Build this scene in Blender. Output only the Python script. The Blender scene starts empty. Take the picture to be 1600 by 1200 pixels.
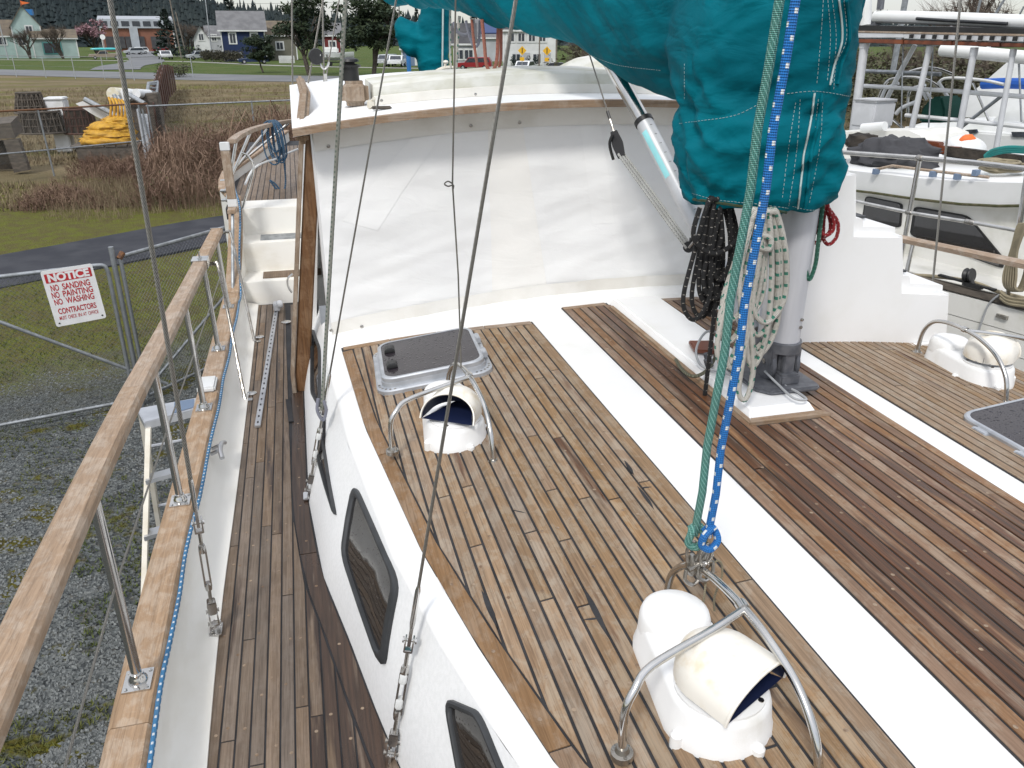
import bpy, bmesh, math, random
from mathutils import Vector, Matrix, noise
from mathutils.bvhtree import BVHTree
random.seed(11)
V = Vector
R = math.radians
scene = bpy.context.scene
C = scene.collection

# ---------------------------------------------------------------- camera
FPX, ZC = 1250.0, 4.3
PITCH, YAW = math.atan(543 / FPX), R(14.49)
cam_d = bpy.data.cameras.new('camera')
cam = bpy.data.objects.new('camera', cam_d)
C.objects.link(cam)
cam_d.sensor_width = 36.0
cam_d.lens = FPX / 1600 * 36
cam_d.clip_start, cam_d.clip_end = 0.05, 6000
cam.location = (0, 0, ZC)
cam.rotation_euler = (math.pi / 2 - PITCH, 0, -YAW)
scene.camera = cam

# ---------------------------------------------------------------- light: overcast spring day
SUN_EL, SUN_AZ = R(48), R(215)
world = bpy.data.worlds.new('World')
scene.world = world
world.use_nodes = True
wn, wl = world.node_tree.nodes, world.node_tree.links
wn.clear()
w_out = wn.new('ShaderNodeOutputWorld')
w_bg = wn.new('ShaderNodeBackground')
w_bg.inputs['Strength'].default_value = 0.1
w_sky = wn.new('ShaderNodeTexSky')
w_sky.sky_type = 'NISHITA'
w_sky.sun_disc = False
w_sky.sun_elevation = SUN_EL
w_sky.sun_rotation = SUN_AZ
w_tc = wn.new('ShaderNodeTexCoord')
w_sep = wn.new('ShaderNodeSeparateXYZ')
wl.new(w_tc.outputs['Generated'], w_sep.inputs[0])
w_el = wn.new('ShaderNodeMath'); w_el.operation = 'MAXIMUM'; w_el.inputs[1].default_value = 0.0
wl.new(w_sep.outputs['Z'], w_el.inputs[0])
# standard overcast cloud layer: 1 + 2 sin(elevation)
w_lum = wn.new('ShaderNodeMath'); w_lum.operation = 'MULTIPLY_ADD'
w_lum.inputs[1].default_value = 7.6; w_lum.inputs[2].default_value = 5.4
wl.new(w_el.outputs[0], w_lum.inputs[0])
w_map = wn.new('ShaderNodeMapping'); w_map.inputs['Scale'].default_value = (1.2, 1.2, 5.0)
wl.new(w_tc.outputs['Generated'], w_map.inputs[0])
w_noi = wn.new('ShaderNodeTexNoise'); w_noi.inputs['Scale'].default_value = 2.6
w_noi.inputs['Detail'].default_value = 7; w_noi.inputs['Roughness'].default_value = 0.55
wl.new(w_map.outputs[0], w_noi.inputs[0])
w_rmp = wn.new('ShaderNodeMapRange')
w_rmp.inputs['From Min'].default_value = 0.32; w_rmp.inputs['From Max'].default_value = 0.68
w_rmp.inputs['To Min'].default_value = 0.35; w_rmp.inputs['To Max'].default_value = 0.92
wl.new(w_noi.outputs['Fac'], w_rmp.inputs['Value'])
w_col = wn.new('ShaderNodeMix'); w_col.data_type = 'RGBA'; w_col.blend_type = 'MULTIPLY'
w_col.inputs[0].default_value = 1.0
w_col.inputs[6].default_value = (0.985, 0.992, 1.02, 1)
wl.new(w_lum.outputs[0], w_col.inputs[7])
w_mix = wn.new('ShaderNodeMix'); w_mix.data_type = 'RGBA'
wl.new(w_rmp.outputs[0], w_mix.inputs[0])
wl.new(w_sky.outputs[0], w_mix.inputs[6])
wl.new(w_col.outputs[2], w_mix.inputs[7])
wl.new(w_mix.outputs[2], w_bg.inputs['Color'])
wl.new(w_bg.outputs[0], w_out.inputs[0])
sun_d = bpy.data.lights.new('sun', 'SUN')
sun = bpy.data.objects.new('sun', sun_d)
C.objects.link(sun)
sun_d.energy = 1.5
sun_d.angle = R(10)
sun_d.color = (1.0, 0.97, 0.92)
sd = V((math.sin(SUN_AZ) * math.cos(SUN_EL), math.cos(SUN_AZ) * math.cos(SUN_EL), math.sin(SUN_EL)))
sun.rotation_euler = sd.to_track_quat('Z', 'Y').to_euler()
sun.location = sd * 40
scene.view_settings.view_transform = 'Standard'
scene.view_settings.look = 'None'
scene.view_settings.gamma = 1
scene.view_settings.use_curve_mapping = False
scene.view_settings.exposure = 0.5

# ---------------------------------------------------------------- picture <-> place
_cp, _sp, _ca, _sa = math.cos(PITCH), math.sin(PITCH), math.cos(YAW), math.sin(YAW)
EYE = V((0, 0, ZC))
def ray(px, py):
    u, v = (px - 800) / FPX, (py - 600) / FPX
    f, d = _cp - v * _sp, _sp + v * _cp
    return V((u * _ca + f * _sa, -u * _sa + f * _ca, -d))
def onz(px, py, z):
    r = ray(px, py); return EYE + r * ((z - ZC) / r.z)
def ony(px, py, y):
    r = ray(px, py); return EYE + r * (y / r.y)
def onx(px, py, x):
    r = ray(px, py); return EYE + r * (x / r.x)
def onp(px, py, p, n):
    r = ray(px, py); return EYE + r * ((V(p) - EYE).dot(n) / r.dot(n))
def gp(px, py): return onz(px, py, 0.0)
def ppm(p):                       # pixels per metre at a place
    q = V(p) - EYE
    f = q.x * _sa + q.y * _ca
    return FPX / (f * _cp - q.z * _sp)
def facing(p):                    # turn about z that faces the viewer (local -y towards the camera)
    return math.atan2(-p[0], p[1])

# ---------------------------------------------------------------- mesh helpers
W = {}
def lerp(a, b, t): return a + (b - a) * t
def interp(tab, x):
    if x <= tab[0][0]: return tab[0][1] + (x - tab[0][0]) * (tab[1][1] - tab[0][1]) / (tab[1][0] - tab[0][0])
    for (a, fa), (b, fb) in zip(tab, tab[1:]):
        if x <= b: return fa + (x - a) / (b - a) * (fb - fa)
    (a, fa), (b, fb) = tab[-2], tab[-1]
    return fb + (x - b) * (fb - fa) / (b - a)
def smooth_pts(pts, n=6, closed=False):
    pts = [V(p) for p in pts]
    m = len(pts); out = []
    for i in range(m if closed else m - 1):
        if closed: p0, p1, p2, p3 = pts[i - 1], pts[i], pts[(i + 1) % m], pts[(i + 2) % m]
        else: p0, p1, p2, p3 = pts[max(i - 1, 0)], pts[i], pts[i + 1], pts[min(i + 2, m - 1)]
        for k in range(n):
            t = k / n
            out.append(0.5 * ((2 * p1) + (p2 - p0) * t + (2 * p0 - 5 * p1 + 4 * p2 - p3) * t * t + (3 * p1 - p0 - 3 * p2 + p3) * t ** 3))
    if not closed: out.append(pts[-1])
    return out
def frame(o, z, xh=(1, 0, 0)):
    z = V(z).normalized(); xh = V(xh)
    x = xh - z * xh.dot(z)
    if x.length < 1e-4: x = V((0, 1, 0)) - z * z.y
    x.normalize(); y = z.cross(x)
    return Matrix(((x.x, y.x, z.x, o[0]), (x.y, y.y, z.y, o[1]), (x.z, y.z, z.z, o[2]), (0, 0, 0, 1)))
class MB:
    def __init__(s): s.v = []; s.f = []; s.uv = []; s.hasuv = False
    def add(s, vs, fs, M=None, uv=None):
        b = len(s.v)
        s.v += [tuple(M @ V(p)) if M else tuple(p) for p in vs]
        s.f += [tuple(i + b for i in f) for f in fs]
        if uv: s.uv += uv; s.hasuv = True
        else: s.uv += [(0, 0)] * len(vs)
        return s
    def box(s, c, d, rz=0, M=None, tilt=None):
        hx, hy, hz = d[0] / 2, d[1] / 2, d[2] / 2
        vs = [V((x, y, z)) for z in (-hz, hz) for y in (-hy, hy) for x in (-hx, hx)]
        T = Matrix.Translation(V(c)) @ Matrix.Rotation(rz, 4, 'Z')
        if tilt: T = T @ tilt
        if M: T = M @ T
        return s.add(vs, [(0, 2, 3, 1), (4, 5, 7, 6), (0, 1, 5, 4), (2, 6, 7, 3), (0, 4, 6, 2), (1, 3, 7, 5)], T)
    def prism(s, poly, z0, z1, M=None):
        n = len(poly)
        a = [(p[0], p[1], z0(p[0], p[1]) if callable(z0) else z0) for p in poly]
        b = [(p[0], p[1], z1(p[0], p[1]) if callable(z1) else z1) for p in poly]
        return s.add(a + b, [tuple(range(n - 1, -1, -1)), tuple(range(n, 2 * n))] + [(i, (i + 1) % n, n + (i + 1) % n, n + i) for i in range(n)], M)
    def slab(s, pts, off):            # a 3-D polygon given thickness along vector off
        n = len(pts); off = V(off)
        return s.add([V(p) for p in pts] + [V(p) + off for p in pts], [tuple(range(n - 1, -1, -1)), tuple(range(n, 2 * n))] + [(i, (i + 1) % n, n + (i + 1) % n, n + i) for i in range(n)])
    def tube(s, pts, r, n=8, cap=True, closed=False, M=None):
        pts = [V(p) for p in pts]; m = len(pts)
        rad = r if isinstance(r, (list, tuple)) else [r] * m
        vs = []; uv = []; L = 0
        t0 = (pts[1] - pts[0]).normalized()
        x = t0.orthogonal().normalized()
        for i, p in enumerate(pts):
            if closed: t = pts[(i + 1) % m] - pts[i - 1]
            else: t = pts[min(i + 1, m - 1)] - pts[max(i - 1, 0)]
            if t.length < 1e-9: t = t0
            t = t.normalized()
            x = x - t * x.dot(t)
            if x.length < 1e-6: x = t.orthogonal()
            x.normalize(); y = t.cross(x)
            if i: L += (p - pts[i - 1]).length
            for k in range(n + 1):
                a = 2 * math.pi * k / n
                vs.append(p + (x * math.cos(a) + y * math.sin(a)) * rad[i]); uv.append((k / n, L))
        fs = []; w = n + 1
        for i in range(m if closed else m - 1):
            j = (i + 1) % m
            for k in range(n): fs.append((i * w + k, i * w + k + 1, j * w + k + 1, j * w + k))
        if cap and not closed:
            fs.append(tuple(range(n - 1, -1, -1))); fs.append(tuple((m - 1) * w + k for k in range(n)))
        return s.add(vs, fs, M, uv)
    def bar(s, a, b, r, n=8): return s.tube([a, b], r, n)
    def lathe(s, prof, n=20, M=None):
        vs = []; fs = []
        for (r, z) in prof:
            for k in range(n):
                a = 2 * math.pi * k / n; vs.append((r * math.cos(a), r * math.sin(a), z))
        for i in range(len(prof) - 1):
            for k in range(n):
                k2 = (k + 1) % n; fs.append((i * n + k, i * n + k2, (i + 1) * n + k2, (i + 1) * n + k))
        fs.append(tuple(range(n - 1, -1, -1))); fs.append(tuple((len(prof) - 1) * n + k for k in range(n)))
        return s.add(vs, fs, M)
    def loft(s, rings, cap=True, M=None, closed=True):
        n = len(rings[0]); vs = [p for r in rings for p in r]; fs = []
        for i in range(len(rings) - 1):
            for k in range(n if closed else n - 1):
                k2 = (k + 1) % n; fs.append((i * n + k, i * n + k2, (i + 1) * n + k2, (i + 1) * n + k))
        if cap and closed: fs.append(tuple(range(n - 1, -1, -1))); fs.append(tuple((len(rings) - 1) * n + k for k in range(n)))
        return s.add(vs, fs, M)
    def grid(s, fn, nu, nv, M=None):
        vs = [fn(i / nu, j / nv) for j in range(nv + 1) for i in range(nu + 1)]
        fs = [(j * (nu + 1) + i, j * (nu + 1) + i + 1, (j + 1) * (nu + 1) + i + 1, (j + 1) * (nu + 1) + i) for j in range(nv) for i in range(nu)]
        return s.add(vs, fs, M, [(i / nu, j / nv) for j in range(nv + 1) for i in range(nu + 1)])
    def bvh(s): return BVHTree.FromPolygons([V(p) for p in s.v], s.f)
    def build(s, name, m, parent=None, smooth=35, bevel=0, bseg=2, fixn=False):
        me = bpy.data.meshes.new(name)
        c = V((0, 0, 0))
        lo = V((min(p[0] for p in s.v), min(p[1] for p in s.v), min(p[2] for p in s.v)))
        hi = V((max(p[0] for p in s.v), max(p[1] for p in s.v), max(p[2] for p in s.v)))
        c = V(((lo.x + hi.x) / 2, (lo.y + hi.y) / 2, lo.z))
        me.from_pydata([(p[0] - c.x, p[1] - c.y, p[2] - c.z) for p in s.v], [], s.f)
        if s.hasuv:
            ul = me.uv_layers.new(name='UVMap')
            idx = [0] * len(me.loops); me.loops.foreach_get('vertex_index', idx)
            flat = []
            for i in idx: flat += s.uv[i]
            ul.data.foreach_set('uv', flat)
        if bevel or fixn:
            bm = bmesh.new(); bm.from_mesh(me)
            if fixn: bmesh.ops.recalc_face_normals(bm, faces=bm.faces)
            if bevel:
                es = [e for e in bm.edges if len(e.link_faces) == 2 and e.calc_face_angle(0) > 0.5]
                bmesh.ops.bevel(bm, geom=es, offset=bevel, segments=bseg, affect='EDGES', clamp_overlap=True)
            bm.to_mesh(me); bm.free()
        if smooth:
            me.polygons.foreach_set('use_smooth', [True] * len(me.polygons))
            me.set_sharp_from_angle(angle=R(smooth))
        me.materials.append(MT[m] if isinstance(m, str) else m)
        o = bpy.data.objects.new(name, me); C.objects.link(o)
        W[o] = c
        if parent is not None: o.parent = parent; o.location = c - W[parent]
        else: o.location = c
        return o
def tag(o, label=None, cat=None, group=None, kind=None):
    if label: o['label'] = label
    if cat: o['category'] = cat
    if group: o['group'] = group
    if kind: o['kind'] = kind
    return o
def thing(name, label, cat, loc, rz=0, group=None, local=False):
    o = bpy.data.objects.new(name, None); C.objects.link(o)
    o.empty_display_size = 0.1
    o.location = loc; o.rotation_euler = (0, 0, rz)
    W[o] = V((0, 0, 0)) if local else V(loc)
    return tag(o, label, cat, group)
def copy_tree(o, parent=None):
    c = o.copy(); C.objects.link(c)
    W[c] = W.get(o, V((0, 0, 0)))
    if parent is not None: c.parent = parent
    for ch in list(o.children): copy_tree(ch, c)
    return c
def stuff(o): o['kind'] = 'stuff'; return o
# ---------------------------------------------------------------- materials (procedural)
MT = {}
def _nodes(name):
    m = bpy.data.materials.new(name); m.use_nodes = True
    nt = m.node_tree
    return m, nt, nt.nodes['Principled BSDF']
def rgba(c): return (c[0], c[1], c[2], 1)
def mixc(nt, fac, a, b, mode='MIX'):
    n = nt.nodes.new('ShaderNodeMix'); n.data_type = 'RGBA'; n.blend_type = mode
    for sock, val in ((n.inputs[0], fac), (n.inputs[6], a), (n.inputs[7], b)):
        if hasattr(val, 'is_linked'): nt.links.new(val, sock)
        elif isinstance(val, (int, float)): sock.default_value = val
        else: sock.default_value = rgba(val)
    return n.outputs[2]
def mth(nt, op, a, b=None, c=None):
    n = nt.nodes.new('ShaderNodeMath'); n.operation = op
    for i, val in enumerate((a, b, c)):
        if val is None: continue
        if hasattr(val, 'is_linked'): nt.links.new(val, n.inputs[i])
        else: n.inputs[i].default_value = val
    return n.outputs[0]
def mrange(nt, v, a, b, c=0.0, d=1.0, sm=True):
    n = nt.nodes.new('ShaderNodeMapRange')
    if sm: n.interpolation_type = 'SMOOTHSTEP'
    nt.links.new(v, n.inputs['Value'])
    for k, x in (('From Min', a), ('From Max', b), ('To Min', c), ('To Max', d)): n.inputs[k].default_value = x
    return n.outputs[0]
def coord(nt, kind='pos', scale=(1, 1, 1), offset=None):
    if kind == 'pos': s = nt.nodes.new('ShaderNodeNewGeometry').outputs['Position']
    elif kind == 'uv': s = nt.nodes.new('ShaderNodeTexCoord').outputs['UV']
    else: s = nt.nodes.new('ShaderNodeTexCoord').outputs['Object']
    mp = nt.nodes.new('ShaderNodeMapping'); mp.inputs['Scale'].default_value = scale
    nt.links.new(s, mp.inputs[0])
    if offset is not None: nt.links.new(offset, mp.inputs['Location'])
    return mp.outputs[0]
def nz(nt, co, scale, detail=4, rough=0.55, dist=0.0):
    n = nt.nodes.new('ShaderNodeTexNoise')
    nt.links.new(co, n.inputs['Vector'])
    n.inputs['Scale'].default_value = scale; n.inputs['Detail'].default_value = detail
    n.inputs['Roughness'].default_value = rough; n.inputs['Distortion'].default_value = dist
    return n.outputs['Fac']
def vor(nt, co, scale, out='Distance', feat='F1'):
    n = nt.nodes.new('ShaderNodeTexVoronoi'); n.feature = feat
    nt.links.new(co, n.inputs['Vector']); n.inputs['Scale'].default_value = scale
    return n.outputs[out]
def bump(nt, b, h, strength, dist, prev=None):
    n = nt.nodes.new('ShaderNodeBump'); n.inputs['Strength'].default_value = strength
    n.inputs['Distance'].default_value = dist
    nt.links.new(h, n.inputs['Height'])
    if prev is not None: nt.links.new(prev, n.inputs['Normal'])
    nt.links.new(n.outputs[0], b.inputs['Normal'])
    return n.outputs[0]
def M(name, c, c2=None, rough=0.55, metal=0.0, ns=6.0, det=4, lo=0.35, hi=0.65, bs=0, bd=0.002, bscale=60, stretch=(1, 1, 1), co='pos', spec=None, rvar=0.0, alpha=None, trans=0, vary=0.0):
    m, nt, b = _nodes(name)
    c2 = c2 or tuple(x * 0.86 for x in c)
    cc = coord(nt, co, stretch)
    f = mrange(nt, nz(nt, cc, ns, det), lo, hi)
    col = mixc(nt, f, c, c2)
    if vary:
        oi = nt.nodes.new('ShaderNodeObjectInfo')
        k = mrange(nt, oi.outputs['Random'], 0, 1, 1 - vary, 1 + vary, False)
        hs = nt.nodes.new('ShaderNodeHueSaturation')
        nt.links.new(k, hs.inputs['Value']); nt.links.new(col, hs.inputs['Color']); col = hs.outputs[0]
    nt.links.new(col, b.inputs['Base Color'])
    b.inputs['Roughness'].default_value = rough
    if rvar: nt.links.new(mrange(nt, f, 0, 1, rough - rvar, rough + rvar), b.inputs['Roughness'])
    b.inputs['Metallic'].default_value = metal
    if spec is not None: b.inputs['Specular IOR Level'].default_value = spec
    if trans: b.inputs['Transmission Weight'].default_value = trans
    if bs: bump(nt, b, nz(nt, cc, bscale, 3), bs, bd)
    MT[name] = m
    return m
def teak(name, ca, cb, cgrey, greyamt=0.5, rough=0.62, axis=1, wetty=True, grain=1.0, dark=(0.050, 0.028, 0.016), vary=0.17, wetc=(0.125, 0.050, 0.020)):
    m, nt, b = _nodes(name)
    oi = nt.nodes.new('ShaderNodeObjectInfo')
    off = nt.nodes.new('ShaderNodeCombineXYZ')
    nt.links.new(mth(nt, 'MULTIPLY', oi.outputs['Random'], 37.0), off.inputs[axis])
    sc = [70, 70, 70]; sc[axis] = 2.2
    co = coord(nt, 'pos', tuple(sc), off.outputs[0])
    g = nz(nt, co, 1.0, 6, 0.62, 0.3)
    sc2 = [300, 300, 300]; sc2[axis] = 9
    g2 = nz(nt, coord(nt, 'pos', tuple(sc2), off.outputs[0]), 1.0, 3, 0.6)
    sc3 = [150, 150, 150]; sc3[axis] = 3.5
    g3 = nz(nt, coord(nt, 'pos', tuple(sc3), off.outputs[0]), 1.0, 4, 0.7, 0.2)
    big = nz(nt, coord(nt, 'pos', (3, 3, 3) if axis != 1 else (5, 2, 5), off.outputs[0]), 1.0, 4)
    pat = nz(nt, coord(nt, 'pos', (14, 9, 14) if axis == 1 else (12, 12, 9), off.outputs[0]), 1.0, 8, 0.72, 0.4)
    col = mixc(nt, mrange(nt, g, 0.3, 0.7), ca, cb)
    gf = mth(nt, 'MULTIPLY', mrange(nt, pat, 0.44, 0.60), greyamt)
    col = mixc(nt, gf, col, cgrey)
    col = mixc(nt, mth(nt, 'MULTIPLY', mrange(nt, g2, 0.5, 0.72), 0.5), col, tuple(x * 0.45 for x in ca))
    col = mixc(nt, mth(nt, 'MULTIPLY', mrange(nt, g3, 0.46, 0.66), 0.40), col, tuple(x * 0.55 for x in cb))
    col = mixc(nt, mth(nt, 'MULTIPLY', mrange(nt, g3, 0.48, 0.32), 0.22), col, tuple(min(1, x * 1.45) for x in ca))
    hs = nt.nodes.new('ShaderNodeHueSaturation')
    nt.links.new(mrange(nt, oi.outputs['Random'], 0, 1, 1 - vary, 1 + vary, False), hs.inputs['Value'])
    nt.links.new(mrange(nt, mth(nt, 'FRACT', mth(nt, 'MULTIPLY', oi.outputs['Random'], 7.31)), 0, 1, 0.8, 1.15, False), hs.inputs['Saturation'])
    nt.links.new(col, hs.inputs['Color']); col = hs.outputs[0]
    rg = mrange(nt, big, 0.3, 0.7, rough - 0.08, rough + 0.1)
    if wetty:
        at = nt.nodes.new('ShaderNodeAttribute'); at.attribute_type = 'OBJECT'; at.attribute_name = 'wet'
        sw = [14, 14, 14]; sw[axis] = 0.9
        wn_ = nz(nt, coord(nt, 'pos', tuple(sw), off.outputs[0]), 1.0, 5, 0.6)
        thr = mth(nt, 'SUBTRACT', 1.0, at.outputs['Fac'])
        wet = mrange(nt, mth(nt, 'SUBTRACT', wn_, mth(nt, 'MULTIPLY', thr, 0.75)), 0.0, 0.12)
        col = mixc(nt, wet, col, mixc(nt, mrange(nt, g, 0.3, 0.7), wetc, dark))
        rg = mth(nt, 'SUBTRACT', rg, mth(nt, 'MULTIPLY', wet, 0.3))
    nt.links.new(col, b.inputs['Base Color'])
    nt.links.new(rg, b.inputs['Roughness'])
    b.inputs['Specular IOR Level'].default_value = 0.35
    hgt = mth(nt, 'ADD', mth(nt, 'MULTIPLY', g, 0.6), mth(nt, 'MULTIPLY', g2, 0.4))
    bump(nt, b, hgt, 0.55 * grain, 0.003)
    MT[name] = m
def rope(name, c, fleck=None, fl=0.06, fw=0.25, around=2, dirt=0.25, pitch=0.011, c2=None):
    m, nt, b = _nodes(name)
    uv = nt.nodes.new('ShaderNodeTexCoord').outputs['UV']
    sp = nt.nodes.new('ShaderNodeSeparateXYZ'); nt.links.new(uv, sp.inputs[0])
    u, v = sp.outputs[0], sp.outputs[1]
    a = mth(nt, 'MULTIPLY', u, 6 * math.pi * 2); d = mth(nt, 'MULTIPLY', v, 2 * math.pi / pitch)
    s1 = mth(nt, 'SINE', mth(nt, 'ADD', a, d)); s2 = mth(nt, 'SINE', mth(nt, 'SUBTRACT', a, d))
    h = mth(nt, 'MULTIPLY', s1, s2)
    base = mixc(nt, mrange(nt, h, -1, 0.6), tuple(x * 0.55 for x in c), c)
    if c2:
        base = mixc(nt, mrange(nt, mth(nt, 'SINE', mth(nt, 'ADD', mth(nt, 'MULTIPLY', u, 12 * math.pi), mth(nt, 'MULTIPLY', d, 0.5))), 0.55, 0.75), base, c2)
    if fleck:
        ua = mth(nt, 'MULTIPLY', u, float(around))
        cell = mth(nt, 'FLOOR', ua)
        ph = mth(nt, 'FRACT', mth(nt, 'ADD', mth(nt, 'DIVIDE', v, fl), mth(nt, 'MULTIPLY', cell, 0.5)))
        fa = mth(nt, 'LESS_THAN', ph, fw)
        fb = mth(nt, 'LESS_THAN', mth(nt, 'ABSOLUTE', mth(nt, 'SUBTRACT', mth(nt, 'FRACT', ua), 0.5)), 0.26)
        base = mixc(nt, mth(nt, 'MULTIPLY', fa, fb), base, fleck)
    dn = nz(nt, coord(nt, 'pos'), 9, 4)
    base = mixc(nt, mth(nt, 'MULTIPLY', mrange(nt, dn, 0.4, 0.7), dirt), base, (0.12, 0.11, 0.08))
    nt.links.new(base, b.inputs['Base Color'])
    b.inputs['Roughness'].default_value = 0.8
    bump(nt, b, h, 0.7, 0.0025)
    MT[name] = m
def wire(name, c):
    m, nt, b = _nodes(name)
    uv = nt.nodes.new('ShaderNodeTexCoord').outputs['UV']
    sp = nt.nodes.new('ShaderNodeSeparateXYZ'); nt.links.new(uv, sp.inputs[0])
    s1 = mth(nt, 'SINE', mth(nt, 'ADD', mth(nt, 'MULTIPLY', sp.outputs[0], 8 * 2 * math.pi), mth(nt, 'MULTIPLY', sp.outputs[1], 2 * math.pi / 0.016)))
    nt.links.new(mixc(nt, mrange(nt, s1, -1, 0.5), tuple(x * 0.35 for x in c), c), b.inputs['Base Color'])
    b.inputs['Metallic'].default_value = 0.8; b.inputs['Roughness'].default_value = 0.42
    bump(nt, b, s1, 0.8, 0.002)
    MT[name] = m

teak('teak', (0.305, 0.203, 0.120), (0.212, 0.139, 0.082), (0.335, 0.275, 0.205), 0.65, vary=0.11)
teak('teak_damp', (0.265, 0.155, 0.086), (0.180, 0.098, 0.052), (0.310, 0.235, 0.165), 0.55, vary=0.13)
teak('teak_side', (0.220, 0.162, 0.114), (0.145, 0.103, 0.071), (0.225, 0.175, 0.135), 0.55, wetc=(0.075, 0.045, 0.030), dark=(0.035, 0.024, 0.018))
teak('teak_rail', (0.375, 0.262, 0.172), (0.30, 0.204, 0.13), (0.46, 0.375, 0.295), 0.65, wetty=False, grain=0.7, vary=0.05)
teak('teak_margin', (0.275, 0.172, 0.098), (0.20, 0.12, 0.065), (0.32, 0.245, 0.18), 0.6)
teak('teak_x', (0.36, 0.245, 0.155), (0.25, 0.165, 0.10), (0.40, 0.32, 0.25), 0.6, axis=0, wetty=False)
teak('varnish', (0.165, 0.088, 0.043), (0.105, 0.052, 0.025), (0.24, 0.155, 0.095), 0.5, rough=0.4, axis=2, wetty=False, vary=0.1)
teak('wood_z', (0.33, 0.235, 0.155), (0.24, 0.165, 0.105), (0.42, 0.345, 0.27), 0.7, axis=2, wetty=False)
M('caulk', (0.016, 0.016, 0.018), (0.03, 0.03, 0.033), 0.8, bs=0.6, bscale=120, bd=0.003)
M('teak_plug', (0.31, 0.235, 0.165), (0.16, 0.10, 0.06), 0.7, ns=40)
M('gelcoat', (0.82, 0.82, 0.815), (0.75, 0.745, 0.715), 0.34, ns=3.5, det=8, lo=0.42, hi=0.85, bs=0.16, bscale=260, bd=0.0015)
M('gelcoat_rough', (0.80, 0.803, 0.80), (0.75, 0.755, 0.75), 0.42, ns=60, bs=0.32, bscale=240, bd=0.002)
M('moulding', (0.82, 0.82, 0.81), (0.62, 0.60, 0.54), 0.38, ns=7, det=10, lo=0.5, hi=0.95, bs=0.22, bscale=300, bd=0.0015)
M('bulwark_paint', (0.82, 0.805, 0.76), (0.72, 0.69, 0.62), 0.42, ns=3.0, det=6, lo=0.45, hi=0.75, stretch=(1, .6, 2))
M('cream', (0.70, 0.61, 0.46), (0.82, 0.79, 0.72), 0.38, ns=10, det=9, lo=.30, hi=.50, bs=0.05)
M('cream_old', (0.70, 0.665, 0.58), (0.60, 0.55, 0.45), 0.5, ns=7, det=6)
M('navy', (0.006, 0.012, 0.045), None, 0.5)
M('black', (0.012, 0.012, 0.013), (0.02, 0.02, 0.02), 0.45, bs=0.1)
M('black_rubber', (0.02, 0.022, 0.024), (0.035, 0.037, 0.04), 0.5, bs=0.15, bscale=25)
M('stainless', (0.62, 0.61, 0.59), (0.52, 0.51, 0.49), 0.17, 1.0, ns=9, rvar=0.07)
M('stainless_dull', (0.46, 0.44, 0.41), (0.30, 0.28, 0.25), 0.33, 1.0, ns=25, rvar=0.1)
M('galvanised', (0.36, 0.38, 0.40), (0.26, 0.275, 0.285), 0.5, 0.7, ns=12, rvar=0.08)
M('chain_link', (0.30, 0.31, 0.31), (0.2, 0.2, 0.195), 0.55, 0.6)
M('alu', (0.60, 0.61, 0.63), (0.50, 0.51, 0.53), 0.38, 0.85, ns=7)
M('alu_white', (0.62, 0.63, 0.65), (0.55, 0.56, 0.575), 0.42, 0.2, ns=5)
M('mast_alu', (0.58, 0.59, 0.62), (0.50, 0.51, 0.54), 0.42, 0.1, ns=4, stretch=(3, 3, .4))
M('cast_grey', (0.10, 0.105, 0.12), (0.15, 0.155, 0.17), 0.5, 0.35, ns=22, bs=0.15)
M('hatch_frame', (0.50, 0.52, 0.55), (0.40, 0.42, 0.45), 0.45, 0.5, ns=12, bs=0.1)
def droplets(name, c, rough, scale, thr, strength, ior=1.5):
    m, nt, b = _nodes(name)
    co = coord(nt, 'pos')
    d = vor(nt, co, scale); d2 = vor(nt, coord(nt, 'pos', (1.7, 2.3, 2)), scale * 1.3)
    h = mth(nt, 'MAXIMUM', mrange(nt, d, thr, 0.05), mrange(nt, d2, thr * .8, 0.04))
    msk = mrange(nt, nz(nt, co, 7, 3), 0.35, 0.55)
    h = mth(nt, 'MULTIPLY', h, msk)
    nt.links.new(mixc(nt, nz(nt, co, 9, 5), c, tuple(x * 0.6 for x in c)), b.inputs['Base Color'])
    b.inputs['Roughness'].default_value = rough
    b.inputs['IOR'].default_value = ior
    bump(nt, b, h, strength, 0.004)
    MT[name] = m
droplets('smoked_lens', (0.030, 0.024, 0.030), 0.10, 42, 0.33, 0.8)
droplets('window_glass', (0.016, 0.014, 0.013), 0.03, 60, 0.22, 0.10, 2.1)
def canvas(name, c, c2, nsc=3.0, fold=0.5, spec=0.3, crease=0.0):
    m, nt, b = _nodes(name)
    co = coord(nt, 'pos')
    f = mrange(nt, nz(nt, co, nsc, 5), 0.35, 0.7)
    nt.links.new(mixc(nt, f, c, c2), b.inputs['Base Color'])
    b.inputs['Roughness'].default_value = 0.7
    b.inputs['Specular IOR Level'].default_value = spec
    p = bump(nt, b, nz(nt, coord(nt, 'pos', (2.5, 2.5, 6)), 1.6, 5, 0.5, 0.8), fold, 0.02)
    if crease:
        rd = mth(nt, 'ABSOLUTE', mth(nt, 'SUBTRACT', nz(nt, coord(nt, 'pos', (2, 2, 6)), 1.3, 2, 0.5, 0.9), 0.5))
        p = bump(nt, b, mrange(nt, rd, 0.0, 0.10), crease, 0.012, p)
    bump(nt, b, nz(nt, coord(nt, 'pos'), 420, 2), 0.12, 0.002, p)
    MT[name] = m
canvas('white_canvas', (0.86, 0.86, 0.85), (0.82, 0.82, 0.815), 3.0, 0.25)
canvas('white_canvas_warm', (0.865, 0.85, 0.815), (0.83, 0.82, 0.79), 3.0, 0.25)  # warmer tint painting the window mullion seen through the cloth
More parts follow.
